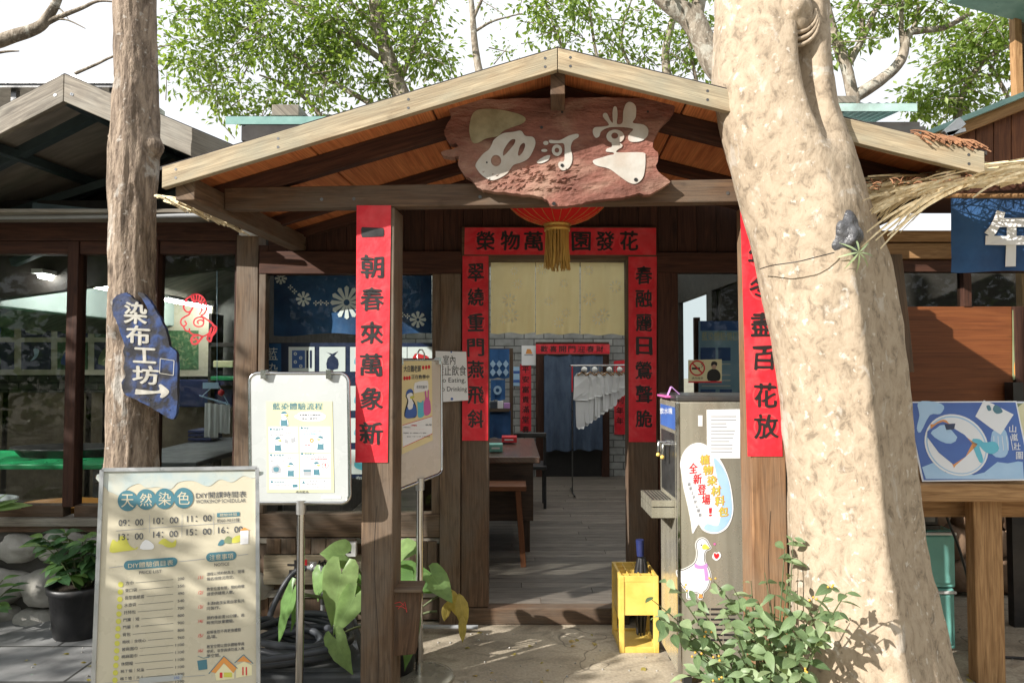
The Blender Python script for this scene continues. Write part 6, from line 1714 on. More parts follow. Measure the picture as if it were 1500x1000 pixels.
for x0_, x1_, y0_, m_, lab in ((718, 728, 588, 'print_dark', 'small dark packet at the left end of the doorway rack shelf'), (729, 737, 587, 'print_white', 'small white packet in the middle of the doorway rack shelf'), (738, 747, 590, 'print_lav', 'small lilac packet at the right end of the doorway rack shelf')):
    mb = MB(m_); mb.pbox(x0_, y0_, x1_, 598, 7.5, .06)
    tag(mb.build('packet', None, U(x0_, 598, 7.5), bevel=.004), lab, 'packet')
# brick wall decorations
BF = FY(YB - .01)
def wallstrip(label, corners, chars, cw, horizontal=False, h=11):
    fr = FY(YB - .06 if horizontal else YB - .012)
    couplet('couplet_banner', label, corners, chars, fr, 'red paper couplets inside the shop', cw, .015, .03)
wallstrip('small wide red strip above the blue curtained back doorway', [(785, 504), (893, 504), (893, 518), (785, 518)], [(c, 797 + 13.6 * k, 511, 9) for k, c in enumerate('歡喜開門迎春財')], 10, True)
wallstrip('small red strip on the brick wall left of the blue curtain', [(762, 533), (778, 533), (778, 631), (762, 631)], [(c, 770, 541 + 14.6 * k, 10) for k, c in enumerate('平安富貴滿堂春')], 10)
wallstrip('short red scrap on the brick wall behind the white shirts', [(899, 529), (915, 527), (916, 636), (900, 636)], [(c, 908, 541 + 15 * k, 10) for k, c in enumerate('大吉大利年年')], 10)
mb = MB('print_white'); fr = FY(YB - .02); mb.prism([fr.px(*q, .004) for q in ((764, 506), (785, 506), (785, 535), (764, 535))], V((0, .003, 0))); mb.use('print_orange'); mb.fpoly(fr, [(770, 518), (772, 511), (777, 511), (780, 518)], .006); mb.use('print_grey'); mb.frect(fr, 768, 519, 781, 520.5, .006)
tag(mb.build('wall_notice', None, fr.px(775, 520)), 'small white notice with an orange mark high on the brick wall', 'notice')
mb = MB('print_sky'); mb.prism([fr.px(*q, .003) for q in ((752, 537), (761, 537), (761, 565), (752, 565))], V((0, .002, 0))); mb.use('print_blue'); mb.frect(fr, 752, 543, 761, 547, .005); mb.frect(fr, 752, 556, 761, 560, .005)
tag(mb.build('blue_card', None, fr.px(756, 550)), 'narrow blue striped card on the brick wall beside the red strip', 'card')
cu = thing('door_curtain', 'grey-blue cloth curtain in two halves covering the back doorway', 'curtain', U(840, 520, 8.8))
fr = FY(8.85)
mb = MB('timber_dark'); mb.tube([U(788, 519.5, 8.85), U(892, 519.5, 8.85)], .012, 8); mb.build('rod', cu)
for k, (x0_, x1_, y1_) in enumerate(((797, 840, 660), (840, 883, 659))):
    mb = MB('cloth_denim'); cloth_grid(mb, fr, x0_, 519, x1_, y1_, 24, 16, .045, k * 2.2, 1); mb.build('cloth_panel', cu)
rk = thing('clothes_rail', 'thin steel clothes rail with hanging shirts in front of the brick wall', 'clothes rail', U(880, 690, 8.3))
mb = MB('chrome'); mb.tube([U(835, 535.5, 7.75), U(935, 534, 8.5)], .011, 8); q = U(933, 535, 8.3); mb.tube([q, V((q.x, 8.3, .1))], .012, 8); mb.use('steel_dark'); q = U(838, 535, 7.78); mb.tube([q, V((q.x, 7.78, .1))], .007, 8); mb.use('print_red'); mb.tube([q + V((0, -.012, 0)), q + V((0, -.012, -.3))], .008, 6); mb.use('steel_dark'); mb.tube([q - V((0, .25, q.z - .12)), q + V((0, .25, .12 - q.z))], .009, 8); mb.build('rail', rk)
rr = random.Random(41)
names = ['nearest and longest', 'second', 'third', 'fourth', 'fifth', 'sixth', 'seventh', 'eighth', 'ninth', 'tenth', 'eleventh', 'shortest and last']
for k in range(12):
    px = 851 + k * 6.1; Yk = 8.28 - .0 * k; bot = 626 - k * 4.1 - 6 * (k > 8)
    sh_ = thing('white_shirt', 'white shirt on the rail, %s from the left' % names[k], 'shirt', U(px, 540, Yk), 'white shirts on the clothes rail')
    yo = .012 * (k % 2)
    fr = FR((px / 1000 * Yk - .75 * Yk, Yk - .45 + k * .05, 0), V((1, .35 + .55 * (-1) ** k, 0)), V((.35 + .55 * (-1) ** k, -1, 0)))
    mb = MB('cloth_white')
    w = 7.5 + 1.5 * (k < 4)
    h = bot - 547
    sil = [(px - 3, 546), (px + 3, 546), (px + w, 552), (px + w + 3, 552 + h * .42), (px + w - 2, 552 + h * .45), (px + w - 2.6, bot - 2), (px, bot + 1.5), (px - w + 2.6, bot - 1), (px - w + 2, 552 + h * .45), (px - w - 3, 552 + h * .42), (px - w, 552)]
    sil = crom(sil, 2)
    mb.prism([fr.px(x, y, .012 * math.sin(x * .9 + k)) for x, y in sil], V((0, .03, 0))); mb.build('shirt_body', sh_)
    mb = MB('timber_warm'); mb.tube([fr.px(px - 6, 549.5, .016), fr.px(px, 544.5, .016), fr.px(px + 6, 549.5, .016)], .008, 5); mb.use('chrome'); mb.tube([fr.px(px, 544.5, .016), fr.px(px, 536, .016)], .004, 5); mb.build('hanger', sh_)
    if k % 3 == 0:
        mb = MB('plastic_white'); mb.lathe([(0, .035), (.03, .02), (.035, 0), (.03, -.02), (0, -.035)], fr.px(px + 2, 541, .03), 12); mb.build('size_ring', sh_)

# ================================================================== big pale tree on the right
YTB = 2.80
bt = thing('big_tree', 'thick pale mottled tree trunk leaning in front of the right side of the porch', 'tree', (U(1265, 1000, YTB).x, YTB, 0))
sil = [(-900, 1080, 1190), (-500, 1062, 1185), (-200, 1050, 1195), (-60, 1050, 1205), (0, 1050, 1206), (60, 1047, 1208), (110, 1046, 1211), (170, 1051, 1219), (250, 1074, 1249), (300, 1089, 1267), (380, 1111, 1300), (440, 1123, 1310), (500, 1134, 1318), (600, 1148, 1328), (700, 1160, 1337), (800, 1165, 1350), (880, 1166, 1368), (950, 1165, 1384), (1010, 1163, 1402), (1055, 1150, 1430)]
rows = [prow((a + b) / 2, y, b - a, YTB) for y, a, b in sil][::-1]
zg = U(1150, 95, YTB).z
def groove(a, z):
    d = (a + RAD(70) + math.pi) % (2 * math.pi) - math.pi
    t = 0
    if z > zg - .5: t = max(0, min(1, (z - (zg - .45)) / .3)) * max(0, 1 - max(0, z - zg - .3) / .3)
    g = -.10 * math.exp(-(d / .17) ** 2) * t
    d2 = (a + RAD(28) + math.pi) % (2 * math.pi) - math.pi
    # flat right flank behind a blunt ridge
    rad_ = .25 + .07 * max(0, 1 - z / 1.4)
    fl = max(0, min(1, (2.35 - z) / .5))
    m_ = (a + RAD(53) + math.pi) % (2 * math.pi) - math.pi
    hw = RAD(42)
    if abs(m_) < hw: g += rad_ * (math.cos(hw) / math.cos(m_) - 1) * fl
    d3 = (a + RAD(96) + math.pi) % (2 * math.pi) - math.pi
    g += .012 * math.exp(-(d3 / .12) ** 2) * fl
    g += .006 * noise.noise(V((math.cos(a) * 5, math.sin(a) * 5, z * 9))) + .003 * noise.noise(V((math.cos(a) * 14, math.sin(a) * 14, z * 20)))
    return g
mb = MB('bark_pale')
kn = [(U(1110, 200, YTB - .22), .10, .015), (U(1225, 300, YTB - .2), .16, .02), (U(1180, 480, YTB - .25), .2, .015)]
trunk_mesh(mb, rows, 96, .035, 9, kn, groove, 3)
# cut limb stub at the top
kc = U(1160, 18, YTB - .17)
mb.blob(kc, (.075, .07, .095), 4, .22, 1.6, 3)
for k in range(4): mb.tube([kc + V((math.cos(a) * (.083 + .004 * k), -.02 - abs(math.sin(a)) * .01, math.sin(a) * (.07 + .014 * k) - .012 * k)) for a in [math.pi + math.pi * i / 12 for i in range(13)]], .008, 6)
mb.build('trunk', bt)
mb = MB('bark_pale')
mb.tube(crom3([U(1150, -300, YTB), U(1190, -520, 2.9), U(1300, -800, 3.1), U(1500, -1100, 3.5)]), [.14 - .006 * i for i in range(16)], 14, jit=.12); mb.build('limb', bt)
# hairline black wire round the trunk
wr = [U(x, y, 2.80 - .27 * math.sqrt(max(0, 1 - ((x - 1205) / 95) ** 2)) - .012) for x, y in ((1113, 394), (1130, 389), (1150, 386), (1170, 383), (1190, 378), (1210, 373), (1222, 370))]
mb = MB('ink'); mb.tube(crom3(wr, 3), .0022, 5); tag(mb.build('tied_wire', None, wr[3]), 'thin black wire tied round the big pale trunk', 'wire')

# ================================================================== kiosk to the right
YK = 4.6
ks = thing('kiosk_building', 'dark timber stall on the right with a brown panelled counter wall and high windows', 'building', (2.9, YK, 0))
def xk(p): return U(p, 535, YK).x
def zk(p): return U(750, p, YK).z
mb = MB('panel_brown'); mb.box(xk(1322), xk(1484), YK, YK + .03, zk(592), zk(449)); mb.build('wall_panel', ks, bevel=.002)
mb = MB('timber_dark'); mb.box(xk(1240), xk(1322) - .002, YK - .02, YK + .1, 0, zk(380)); mb.box(xk(1484) + .002, xk(1500) + 1.6, YK - .02, YK + .1, 0, zk(449)); mb.build('wall_boards', ks, bevel=.003)
mb = MB('timber_dark'); mb.box(xk(1322), xk(1484), YK - .004, YK + .08, zk(665), zk(592) - .002); mb.build('rail', ks)
mb = MB('timber_dark'); mb.box(xk(1322), xk(1700), YK - .01, YK + .08, zk(398), zk(381)); mb.box(xk(1413), xk(1425), YK - .008, YK + .06, zk(449), zk(398)); mb.box(xk(1560), xk(1575), YK - .008, YK + .06, zk(449), zk(398)); mb.build('window_frame', ks, bevel=.003)
mb = MB('glass_dark'); mb.box(xk(1322), xk(1413), YK + .03, YK + .036, zk(449), zk(398)); mb.box(xk(1425), xk(1560), YK + .03, YK + .036, zk(449), zk(398)); mb.build('window_pane', ks)
mb = MB('timber_warm'); mb.box(xk(1240), xk(1700), YK - .06, YK + .06, zk(356), zk(340)); mb.box(xk(1240), xk(1700), YK - .05, YK + .06, zk(380), zk(358)); mb.build('header_beam', ks, bevel=.004)
mb = MB('stone_brown'); rr = random.Random(51)
for r_ in range(3):
    x = xk(1230)
    while x < xk(1620):
        w_ = rr.uniform(.2, .34); mb.blob((x + w_ / 2, YK + .08, .14 + r_ * .21), (w_ * .55, .1, .13), 3, .3, 1.3, rr.random() * 40); x += w_
mb.build('stone_base', ks)
mb = MB('wall_dark'); mb.box(xk(1322), xk(1700), YK + .12, YK + .16, .0, zk(665)); mb.box(2.21, 8.5, 7.2, 7.3, 0, 2.6); mb.build('back_wall', ks)
mb = MB('panel_brown'); mb.box(xk(1322), xk(1484), YK - .003, YK + .1, zk(742), zk(665) - .002); mb.build('lower_panel', ks)
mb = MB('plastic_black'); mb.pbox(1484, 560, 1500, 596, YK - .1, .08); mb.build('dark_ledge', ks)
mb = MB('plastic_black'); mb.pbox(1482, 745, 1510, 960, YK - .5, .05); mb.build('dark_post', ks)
# roof, plank gable and eaves above the stall
mb = MB('timber_red')
YG = 3.9
n = 14
for i in range(n):
    x0_, x1_ = 1352 + i * 26, 1377 + i * 26
    f_ = lambda x: 205 - (x - 1345) * .40
    a, b, c, d = U(x0_, f_(x0_) + 6, YG), U(x1_, f_(x1_) + 6, YG), U(x1_, 258, YG), U(x0_, 258, YG)
    mb.hexa([a, b, c, d] + [q + V((0, .03, 0)) for q in (a, b, c, d)])
mb.build('gable_planks', ks, bevel=.003)
mb = MB('timber_warm'); a, b = U(1330, 209, YG - .06), U(1720, 53, YG - .06); mb.hexa([a, b, b - V((0, 0, .075)), a - V((0, 0, .075))] + [q + V((0, .05, 0)) for q in (a, b, b - V((0, 0, .075)), a - V((0, 0, .075)))]); mb.build('barge_board', ks, bevel=.003)
mb = MB('sheet_green'); a, b = U(1318, 207, YG - .12), U(1720, 46, YG - .12); mb.hexa([a, b, b - V((0, 0, .03)), a - V((0, 0, .03))] + [q + V((0, 2.5, 0)) for q in (a, b, b - V((0, 0, .03)), a - V((0, 0, .03)))]); mb.build('roof_sheet', ks)
mb = MB('alu'); p = U(1408, 178, YG - .2); q = U(1385, 198, YG - .2); mb.bar(p, q, .03, .05); mb.bar(q, U(1412, 191, YG - .2), .03, .02); mb.build('gutter_bracket', ks)
mb = MB('timber_dark'); mb.box(2.21, 8.0, 3.95, YK + .1, 2.602, 2.65); mb.build('awning_ceiling', ks)
# tall plank building at the upper right
tl = thing('plank_house', 'brown horizontal plank wall under a green roof at the upper right corner', 'building', U(1500, 400, 6.0))
mb = MB('timber_post')
for k in range(12): mb.pbox(1487, -20 + k * 14, 1760, -7.5 + k * 14, 6.0 + .012 * (k % 2), .03)
a, b = U(1487, 150, 6.03), U(1760, 150, 6.03); mb.box(a.x, b.x, 6.03, 6.06, 0, a.z); mb.build('plank_wall', tl, bevel=.002)
mb = MB('timber_warm'); a = U(1484, -20, 5.98); mb.box(a.x, a.x + .06, 5.97, 6.04, 0, a.z); mb.build('corner_board', tl)
mb = MB('sheet_green'); a, b = U(1400, -14, 5.6), U(1760, 4, 5.6)
f0, f1 = U(1388, -2, 6.0), U(1760, 95, 6.0); dn = V((0, -1.6, .05)); mb.hexa([f0 + dn, f1 + dn, f1 + dn - V((0, 0, .04)), f0 + dn - V((0, 0, .04)), f0, f1, f1 - V((0, 0, .04)), f0 - V((0, 0, .04))])
mb.build('roof', tl)

# ---- blue banner
bn = thing('indigo_banner', 'dark blue cloth banner with white brushed character hanging under the thatch at the right edge', 'banner', U(1450, 290, 3.15))
fr = FR(U(1450, 340, 3.15), V((1, -.10, 0)), V((-.10, -1, 0)))
mb = MB('cloth_indigo'); f = cloth_grid(mb, fr, 1392, 286, 1640, 398, 40, 20, .02, 1.0, 2); mb.use('print_white')
vs2, fs, bb = glyphs('午', .045)
P_ = []
for a, b in vs2:
    x = 1440 + (a - bb[0]) / (bb[2] - bb[0]) * 82; y = 308 + (bb[3] - b) / (bb[3] - bb[1]) * 82
    P_.append(fr.px(x, y, f(x, y) + .006))
mb.add(P_, fs)
vs2, fs, bb = glyphs('餐', .045); P_ = []
for a, b in vs2:
    x = 1545 + (a - bb[0]) / (bb[2] - bb[0]) * 70; y = 308 + (bb[3] - b) / (bb[3] - bb[1]) * 75
    P_.append(fr.px(x, y, f(x, y) + .006))
mb.add(P_, fs)
mb.build('cloth', bn)
mb = MB('timber_warm'); mb.tube([fr.px(1380, 287, 0), fr.px(1650, 287, 0)], .012, 8); mb.build('rod', bn)

# ---- palm thatch awning edge
th = thing('palm_thatch', 'dry palm frond thatch drooping over the stall at the upper right', 'thatch', U(1400, 280, 2.75))
mb = MB('thatch'); rr = random.Random(61)
def strip(p0, p1, lift, w, dr):
    pts = bez(p0, p1, lift, 7); L, R_ = [], []
    for i, p in enumerate(pts):
        t = (pts[min(i + 1, 7)] - pts[max(i - 1, 0)]).normalized(); sd = t.cross(V((.1, -1, .25))).normalized() * w * (1 - .65 * i / 7)
        L.append(p + sd); R_.append(p - sd + V((0, .004, 0)))
    mb.add(L + R_, [(i, i + 1, 8 + i + 1, 8 + i) for i in range(7)])
for k in range(330):
    t = rr.random(); sx = 1285 + 340 * t; sy = 282 - 46 * t + rr.uniform(-6, 14)
    L = rr.uniform(60, 135) * (.65 + .35 * t)
    ang = rr.uniform(.10, .62) if rr.random() < .7 else rr.uniform(.4, .95)
    if sx > 1400: ang = min(ang, rr.uniform(.02, .22))
    ex, ey = sx - math.cos(ang) * L, sy + math.sin(ang) * L
    Y0 = 2.95 + rr.uniform(-.25, .25)
    strip(U(sx, sy, Y0), U(ex, ey, Y0 - rr.uniform(.05, .25)), rr.uniform(.01, .05), rr.uniform(.004, .0085), 0)
for (a, b, c, d) in ((1400, 268, 1262, 362), (1420, 262, 1283, 352), (1440, 262, 1300, 345), (1395, 280, 1290, 364), (1450, 258, 1330, 310), (1380, 285, 1270, 340), (1500, 262, 1425, 290)):
    strip(U(a, b, 2.7), U(c, d, 2.55), .05, .0085, 0)
for k in range(260):
    t = rr.random(); sx = 1300 + 330 * t; sy = 276 - 42 * t + rr.uniform(-10, 8); L = rr.uniform(50, 120); ang = rr.uniform(-.05, .2)
    strip(U(sx, sy, 2.98 + rr.uniform(-.2, .25)), U(max(1238, sx - math.cos(ang) * L), sy + math.sin(ang) * L + 3, 2.9 + rr.uniform(-.2, .2)), rr.uniform(0, .03), rr.uniform(.004, .008), 0)
mb.build('frond', th)
mb = MB('thatch_red')
for k in range(420):
    t = rr.random(); sx = 1255 + 380 * t; sy = 274 - 36 * t + rr.uniform(-4, 7)
    a = rr.uniform(-.6, 2.8); L = rr.uniform(6, 20)
    p = U(sx, sy, 2.95 + rr.uniform(-.3, .3)); q = U(sx + math.cos(a) * L, sy - abs(math.sin(a)) * L * .6, p.y + rr.uniform(-.05, .05))
    mb.tube([p, p.lerp(q, .5) + V((0, 0, .006)), q], .0028, 4, False)
mb.build('fibre', th)['kind'] = 'stuff'
mb = MB('timber_dark'); mb.bar(U(1240, 286, 3.2), U(1640, 262, 3.2), .07, .06); mb.build('eave_pole', th)
# loose palm and bark strips at the right end of the porch roof
ls = MB('thatch_red'); rr = random.Random(63)
for k in range(60):
    sx = rr.uniform(1330, 1425); sy = 195 + (sx - 1330) * .18 + rr.uniform(-5, 5); p = U(sx, sy, 2.68); L = rr.uniform(12, 36); q = U(sx + L, sy + L * rr.uniform(.18, .4), 2.64)
    ls.tube(bez(p, q, .015, 4), .003, 4, False)
tag(ls.build('bark_strips', None, U(1390, 210, 2.65)), 'loose reddish bark strips lying on the right end of the porch roof', 'bark strips')
ls = MB('thatch')
for k in range(110):
    t = rr.random(); sx = 222 + 112 * t; sy = 284 + 44 * t + rr.uniform(-4, 4); Yk = 3.0 + .7 * t
    p = U(sx, sy, Yk); L = rr.uniform(14, 42); q = U(sx + L * .95, sy + L * rr.uniform(.15, .5), Yk - .05)
    ls.tube(bez(p, q, .01, 4), .0038, 4, False)
tag(ls.build('palm_strips', None, U(275, 310, 3.3)), 'fringe of dry palm strips under the left end of the porch roof', 'palm strips')
# black plastic wrapped stub on the trunk
mb = MB('plastic_wrap'); c = U(1238, 342, 2.56)
mb.blob(c, (.06, .05, .075), 4, .35, 1.5, 7); mb.blob(c + V((.012, 0, -.05)), (.035, .035, .06), 3, .3, 1.6, 2)
tag(mb.build('wrapped_stub', None, c), 'stub wrapped in black plastic on the big trunk under the thatch', 'wrapped stub')
mb = MB('leaf_bush'); stm = None
for a in range(8):
    an = a * .8; mb.leaf(U(1258, 370, 2.5), V((math.cos(an), -.3, math.sin(an))), V((0, -1, .2)), .06, .008, .9, .1, .9, 3)
tag(mb.build('air_plant', None, U(1258, 370, 2.5)), 'small thin leaved air plant growing on the big trunk below the black wrapping', 'plant')
mb = MB('timber_brown'); mb.hexa([U(1305, 372, 3.1), U(1322, 372, 3.1), U(1340, 545, 3.1), U(1326, 545, 3.1)] + [U(*q, 3.1) + V((0, .04, 0)) for q in ((1305, 372), (1322, 372), (1340, 545), (1326, 545))])
tag(mb.build('leaning_board', None, U(1322, 460, 3.1), bevel=.004), 'mossy narrow board hanging behind the right edge of the big trunk', 'board')

# ---- table with posters
tbx = thing('display_table', 'rough timber table with a thick pale top at the right picture edge', 'table', (2.5, 3.45, 0))
a = U(1338, 709, 3.3); b = U(1338, 735, 3.3)
mb = MB('timber_warm'); mb.box(a.x, a.x + 1.25, 3.3, 3.85, b.z, a.z)
mb.build('tabletop', tbx, bevel=.008)
for px in (1422, 1620):
    for y_ in (3.38, 3.70):
        q0_ = U(px, 735, 3.4) if y_ < 3.5 else U(px + 4, 735, 3.72); mb = MB('timber_warm'); mb.box(q0_.x, q0_.x + .14, y_, y_ + .07, 0, b.z - .002); mb.build('leg', tbx, bevel=.006)
mb = MB('timber_warm'); a2 = U(1338, 735, 3.4); mb.box(a2.x + .05, a2.x + 1.2, 3.52, 3.56, b.z - .12, b.z - .003); mb.build('apron', tbx, bevel=.004)
Q = [(1326, 588), (1489, 587), (1513, 703), (1351, 705)]
tl_, tr_, bl_ = U(1326, 588, 3.52), U(1484, 587, 3.46), U(1351, 705, 3.34)
fp = FQ(tl_, tr_, bl_)
mb = MB('print_white')
mb.prism([fp.px(*q) for q in Q], -fp.n * .004)
def zp(l): return [(1320 + x / 5.26, 570 + y / 5.26) for x, y in l]
mb.use('print_blue'); mb.fpoly(fp, [(1328.5, 590), (1487.5, 589), (1510, 701), (1353, 703)], .001)
mb.use('print_sky'); mb.fpoly(fp, zp([(130, 100), (250, 96), (330, 130), (300, 190), (220, 200), (150, 330), (120, 300), (140, 200)]), .0016, 3); mb.fpoly(fp, zp([(160, 600), (260, 560), (340, 640), (420, 660), (470, 640), (560, 660), (640, 640), (740, 560), (820, 570), (900, 555), (935, 560), (945, 690), (190, 690)]), .0016); mb.fpoly(fp, zp([(700, 330), (790, 300), (830, 420), (800, 520), (700, 500)]), .0014, 3)
mb.use('print_white'); mb.fpoly(fp, [zp([(425 + 245 * math.cos(t) * (1 - .0) - 25 * math.sin(t), 430 + 230 * math.sin(t) + 60 * math.cos(t))])[0] for t in [6.2832 * i / 40 for i in range(40)]], .0022)
mb.use('print_sky'); mb.fpoly(fp, [zp([(425 + 232 * math.cos(t) - 25 * math.sin(t), 430 + 216 * math.sin(t) + 60 * math.cos(t))])[0] for t in [6.2832 * i / 40 for i in range(40)]], .0026)
mb.use('print_white'); mb.fpoly(fp, [zp([(425 + 222 * math.cos(t) - 25 * math.sin(t), 432 + 206 * math.sin(t) + 60 * math.cos(t))])[0] for t in [6.2832 * i / 40 for i in range(40)]], .003)
mb.use('print_cyan'); mb.fpoly(fp, zp([(540, 400), (600, 385), (640, 410), (720, 405), (752, 460), (700, 500), (640, 480), (600, 440), (630, 540), (600, 560)]), .0034, 3)
mb.use('print_orange'); mb.fpoly(fp, zp([(225, 300), (250, 270), (300, 240), (345, 240), (400, 300), (560, 410), (575, 440), (420, 585), (390, 575)]), .0034, 2)
mb.use('print_blue'); mb.fpoly(fp, zp([(200, 370), (235, 300), (320, 250), (400, 300), (545, 418), (400, 580)]), .0038, 2)
mb.use('print_sky'); mb.fpoly(fp, zp([(225, 340), (270, 300), (330, 275), (430, 370), (380, 420), (300, 400)]), .0042, 2)
mb.use('print_navy'); mb.fpoly(fp, zp([(330, 270), (415, 265), (405, 310), (345, 315)]), .0046)
mb.use('print_white'); mb.fpoly(fp, zp([(635, 85), (700, 110), (865, 195), (765, 350), (690, 300), (570, 210)]), .0022)
mb.use('print_teal'); mb.fpoly(fp, zp([(705, 160), (720, 122), (760, 140), (780, 175), (735, 190)]), .003, 3); mb.fpoly(fp, zp([(655, 130), (680, 125), (692, 160), (668, 165)]), .003, 3)
mb.use('print_white'); 
for ch_, x, y in zip('山嵐壯圍', (858, 872, 892, 910), (305, 370, 440, 510)): (p_, q_), (r_, s_) = zp([(x - 26, y - 28), (x + 26, y + 28)]); mb.text(fp, ch_, p_, q_, r_, s_, .0022, bold=.012)
for k in range(5): (p_, q_), (r_, s_) = zp([(712 + k * 32, 360), (716 + k * 36, 470)]); mb.fline(fp, [(p_, q_), (r_, s_)], .9, .0022)
tag(mb.build('craft_poster', None, fp.px(1410, 650)), 'blue craft poster with a white plate leaning on the timber table', 'poster')
mb = MB('alu'); fp2 = FQ(U(1487, 585, 3.6), U(1600, 584, 3.5), U(1512, 702, 3.4)); mb.prism([fp2.px(*q, -.03) for q in ((1484, 584), (1600, 584), (1620, 702), (1508, 702))], -fp2.n * .004); mb.use('print_olive'); mb.fpoly(fp2, [(1488, 587), (1598, 587), (1616, 699), (1510, 699)], -.028); mb.use('print_cream'); mb.fpoly(fp2, [(1492, 594), (1530, 590), (1540, 640), (1502, 660)], -.027, 3)
tag(mb.build('framed_poster', None, fp2.px(1500, 640)), 'grey framed poster cut by the right picture edge beside the blue craft poster', 'poster')
mb = MB('print_olive'); fr = FY(YK - .012); mb.prism([fr.px(*q) for q in ((1484, 454), (1530, 454), (1530, 556), (1484, 556))], V((0, .006, 0))); mb.use('print_cream')
for k, ch_ in enumerate('滿淇淋'): mb.text(fr, ch_, 1487, 457 + k * 14, 1499, 470 + k * 14, .0015, bold=.01)
mb.use('print_orange'); mb.fpoly(fr, [(1486, 530), (1500, 524), (1514, 535), (1510, 552), (1488, 554)], .0015, 3); mb.use('print_teal'); mb.fpoly(fr, [(1488, 512), (1500, 503), (1516, 510), (1512, 526), (1490, 524)], .002, 3)
tag(mb.build('dessert_poster', None, fr.px(1500, 505)), 'dark menu poster with pale characters at the right edge of the brown panel', 'poster')
# teal drawers, black box, cable
for k, (y0_, y1_, lab) in enumerate(((777, 861, 'pale teal plastic drawer box stacked on top under the timber table'), (863, 951, 'pale teal plastic drawer box at the bottom under the timber table'))):
    r = thing('drawer_box', lab, 'drawer box', U(1378, y1_, 3.74), 'teal drawer boxes under the table')
    a, b = U(1335, y0_, 3.74), U(1402, y1_, 3.74)
    mb = MB('plastic_teal'); mb.box(a.x, b.x, 3.75, 4.05, max(0, b.z), a.z); mb.build('box_body', r, bevel=.008)
    mb = MB('plastic_teal'); mb.box(a.x + .02, b.x - .025, 3.738, 3.7495, max(0, b.z) + .025, a.z - .03); mb.build('drawer_front', r, bevel=.005)
    mb = MB('plastic_white'); mb.box(a.x + .0, b.x, 3.73, 3.7495, a.z - .022, a.z - .008); mb.build('rim', r, bevel=.003)
mb = MB('plastic_black'); mb.pbox(1343, 737, 1374, 768, 3.72, .22); mb.use('steel_dark'); mb.pbox(1347, 741, 1370, 764, 3.716, .004); mb.use('plastic_black'); mb.pbox(1340, 769, 1378, 775, 3.72, .25)
tag(mb.build('black_box', None, U(1358, 768, 3.72), bevel=.006), 'small black appliance sitting on the teal drawer boxes', 'box')
mb = MB('plastic_black'); mb.tube(crom3([U(1381, 737, 3.6), U(1390, 765, 3.6), U(1404, 800, 3.62), U(1418, 850, 3.64), U(1421, 900, 3.66), U(1424, 950, 3.68), G(1428, 965, .01), G(1470, 962, .01), G(1530, 966, .01)]), .007, 6)
tag(mb.build('power_cable', None, U(1415, 850, 3.6)), 'black cable hanging from the timber table down to the ground', 'cable')

# ================================================================== trees behind the roofs
def limb(mb, pts, Y, r0, r1, n=8):
    P = crom3([U(x, y, Y if not isinstance(Y, (list, tuple)) else Y[i]) for i, (x, y) in enumerate(pts)], 5)
    mb.tube(P, [r0 + (r1 - r0) * i / (len(P) - 1) for i in range(len(P))], n, jit=.15)
    return P
def crown(mb, clusters, Y, seed, L=.1, spread=1.0, twig=None, dens=1.0):
    rr = random.Random(seed)
    for (px, py, rx, ry, n) in clusters:
        c = U(px, py, Y); sx, sz = rx * Y / 1000, ry * Y / 1000
        m = max(4, int(n * dens * 1.75 / 18))
        subs = []
        for _ in range(m):
            a = V((rr.gauss(0, .45), rr.gauss(0, .5), rr.gauss(0, .45)))
            subs.append(c + V((a.x * sx, a.y * spread * min(sx, 1.2), a.z * sz)))
        for s_ in subs:
            dd = V((rr.uniform(-1, 1), rr.uniform(-1, 1), rr.uniform(-.3, .6))).normalized()
            if twig is not None and rr.random() < .5: twig.tube([s_ - dd * .28, s_, s_ + dd * .12], [.008, .006, .003], 4, False)
            q_ = rr.uniform(.06, .15)
            for _ in range(18):
                p = s_ + V((rr.gauss(0, q_), rr.gauss(0, q_), rr.gauss(0, q_ * .7))) + dd * rr.uniform(-.1, .1)
                d = (p - s_ + V((rr.uniform(-.1, .1), rr.uniform(-.1, .1), rr.uniform(-.14, .06))))
                if d.length < 1e-4: continue
                l = L * rr.uniform(.7, 1.3)
                mb.leaf(p, d, V((rr.uniform(-.8, .8), rr.uniform(-.8, .8), 1)), l, l * .45, min(1, max(0, rr.gauss(.45, .28))), .2, .2, 1)
def btree(name, label, base, Y, limbs, clusters, seed, leafm='leaf_far', L=.1, barkm='bark_grey', dens=1.0, twigs=True):
    b = U(base[0], 535, Y)
    t = thing(name, label, 'tree', (b.x, Y, 0), 'trees behind the roofs')
    tm = MB(barkm)
    for (pts, r0, r1) in limbs: limb(tm, pts, Y, r0, r1)
    x, y = limbs[0][0][0]; p = U(x, y, Y); tm.tube([V((b.x, Y, 0)), p.lerp(V((b.x, Y, 0)), .5), p], [limbs[0][1] * 1.4, limbs[0][1] * 1.15, limbs[0][1]], 10, jit=.1)
    if clusters:
        lm = MB(leafm); crown(lm, clusters, Y, seed, L, 1.0, tm if twigs else None, dens); lm.build('crown', t)
    tm.build('trunk', t)
    return t
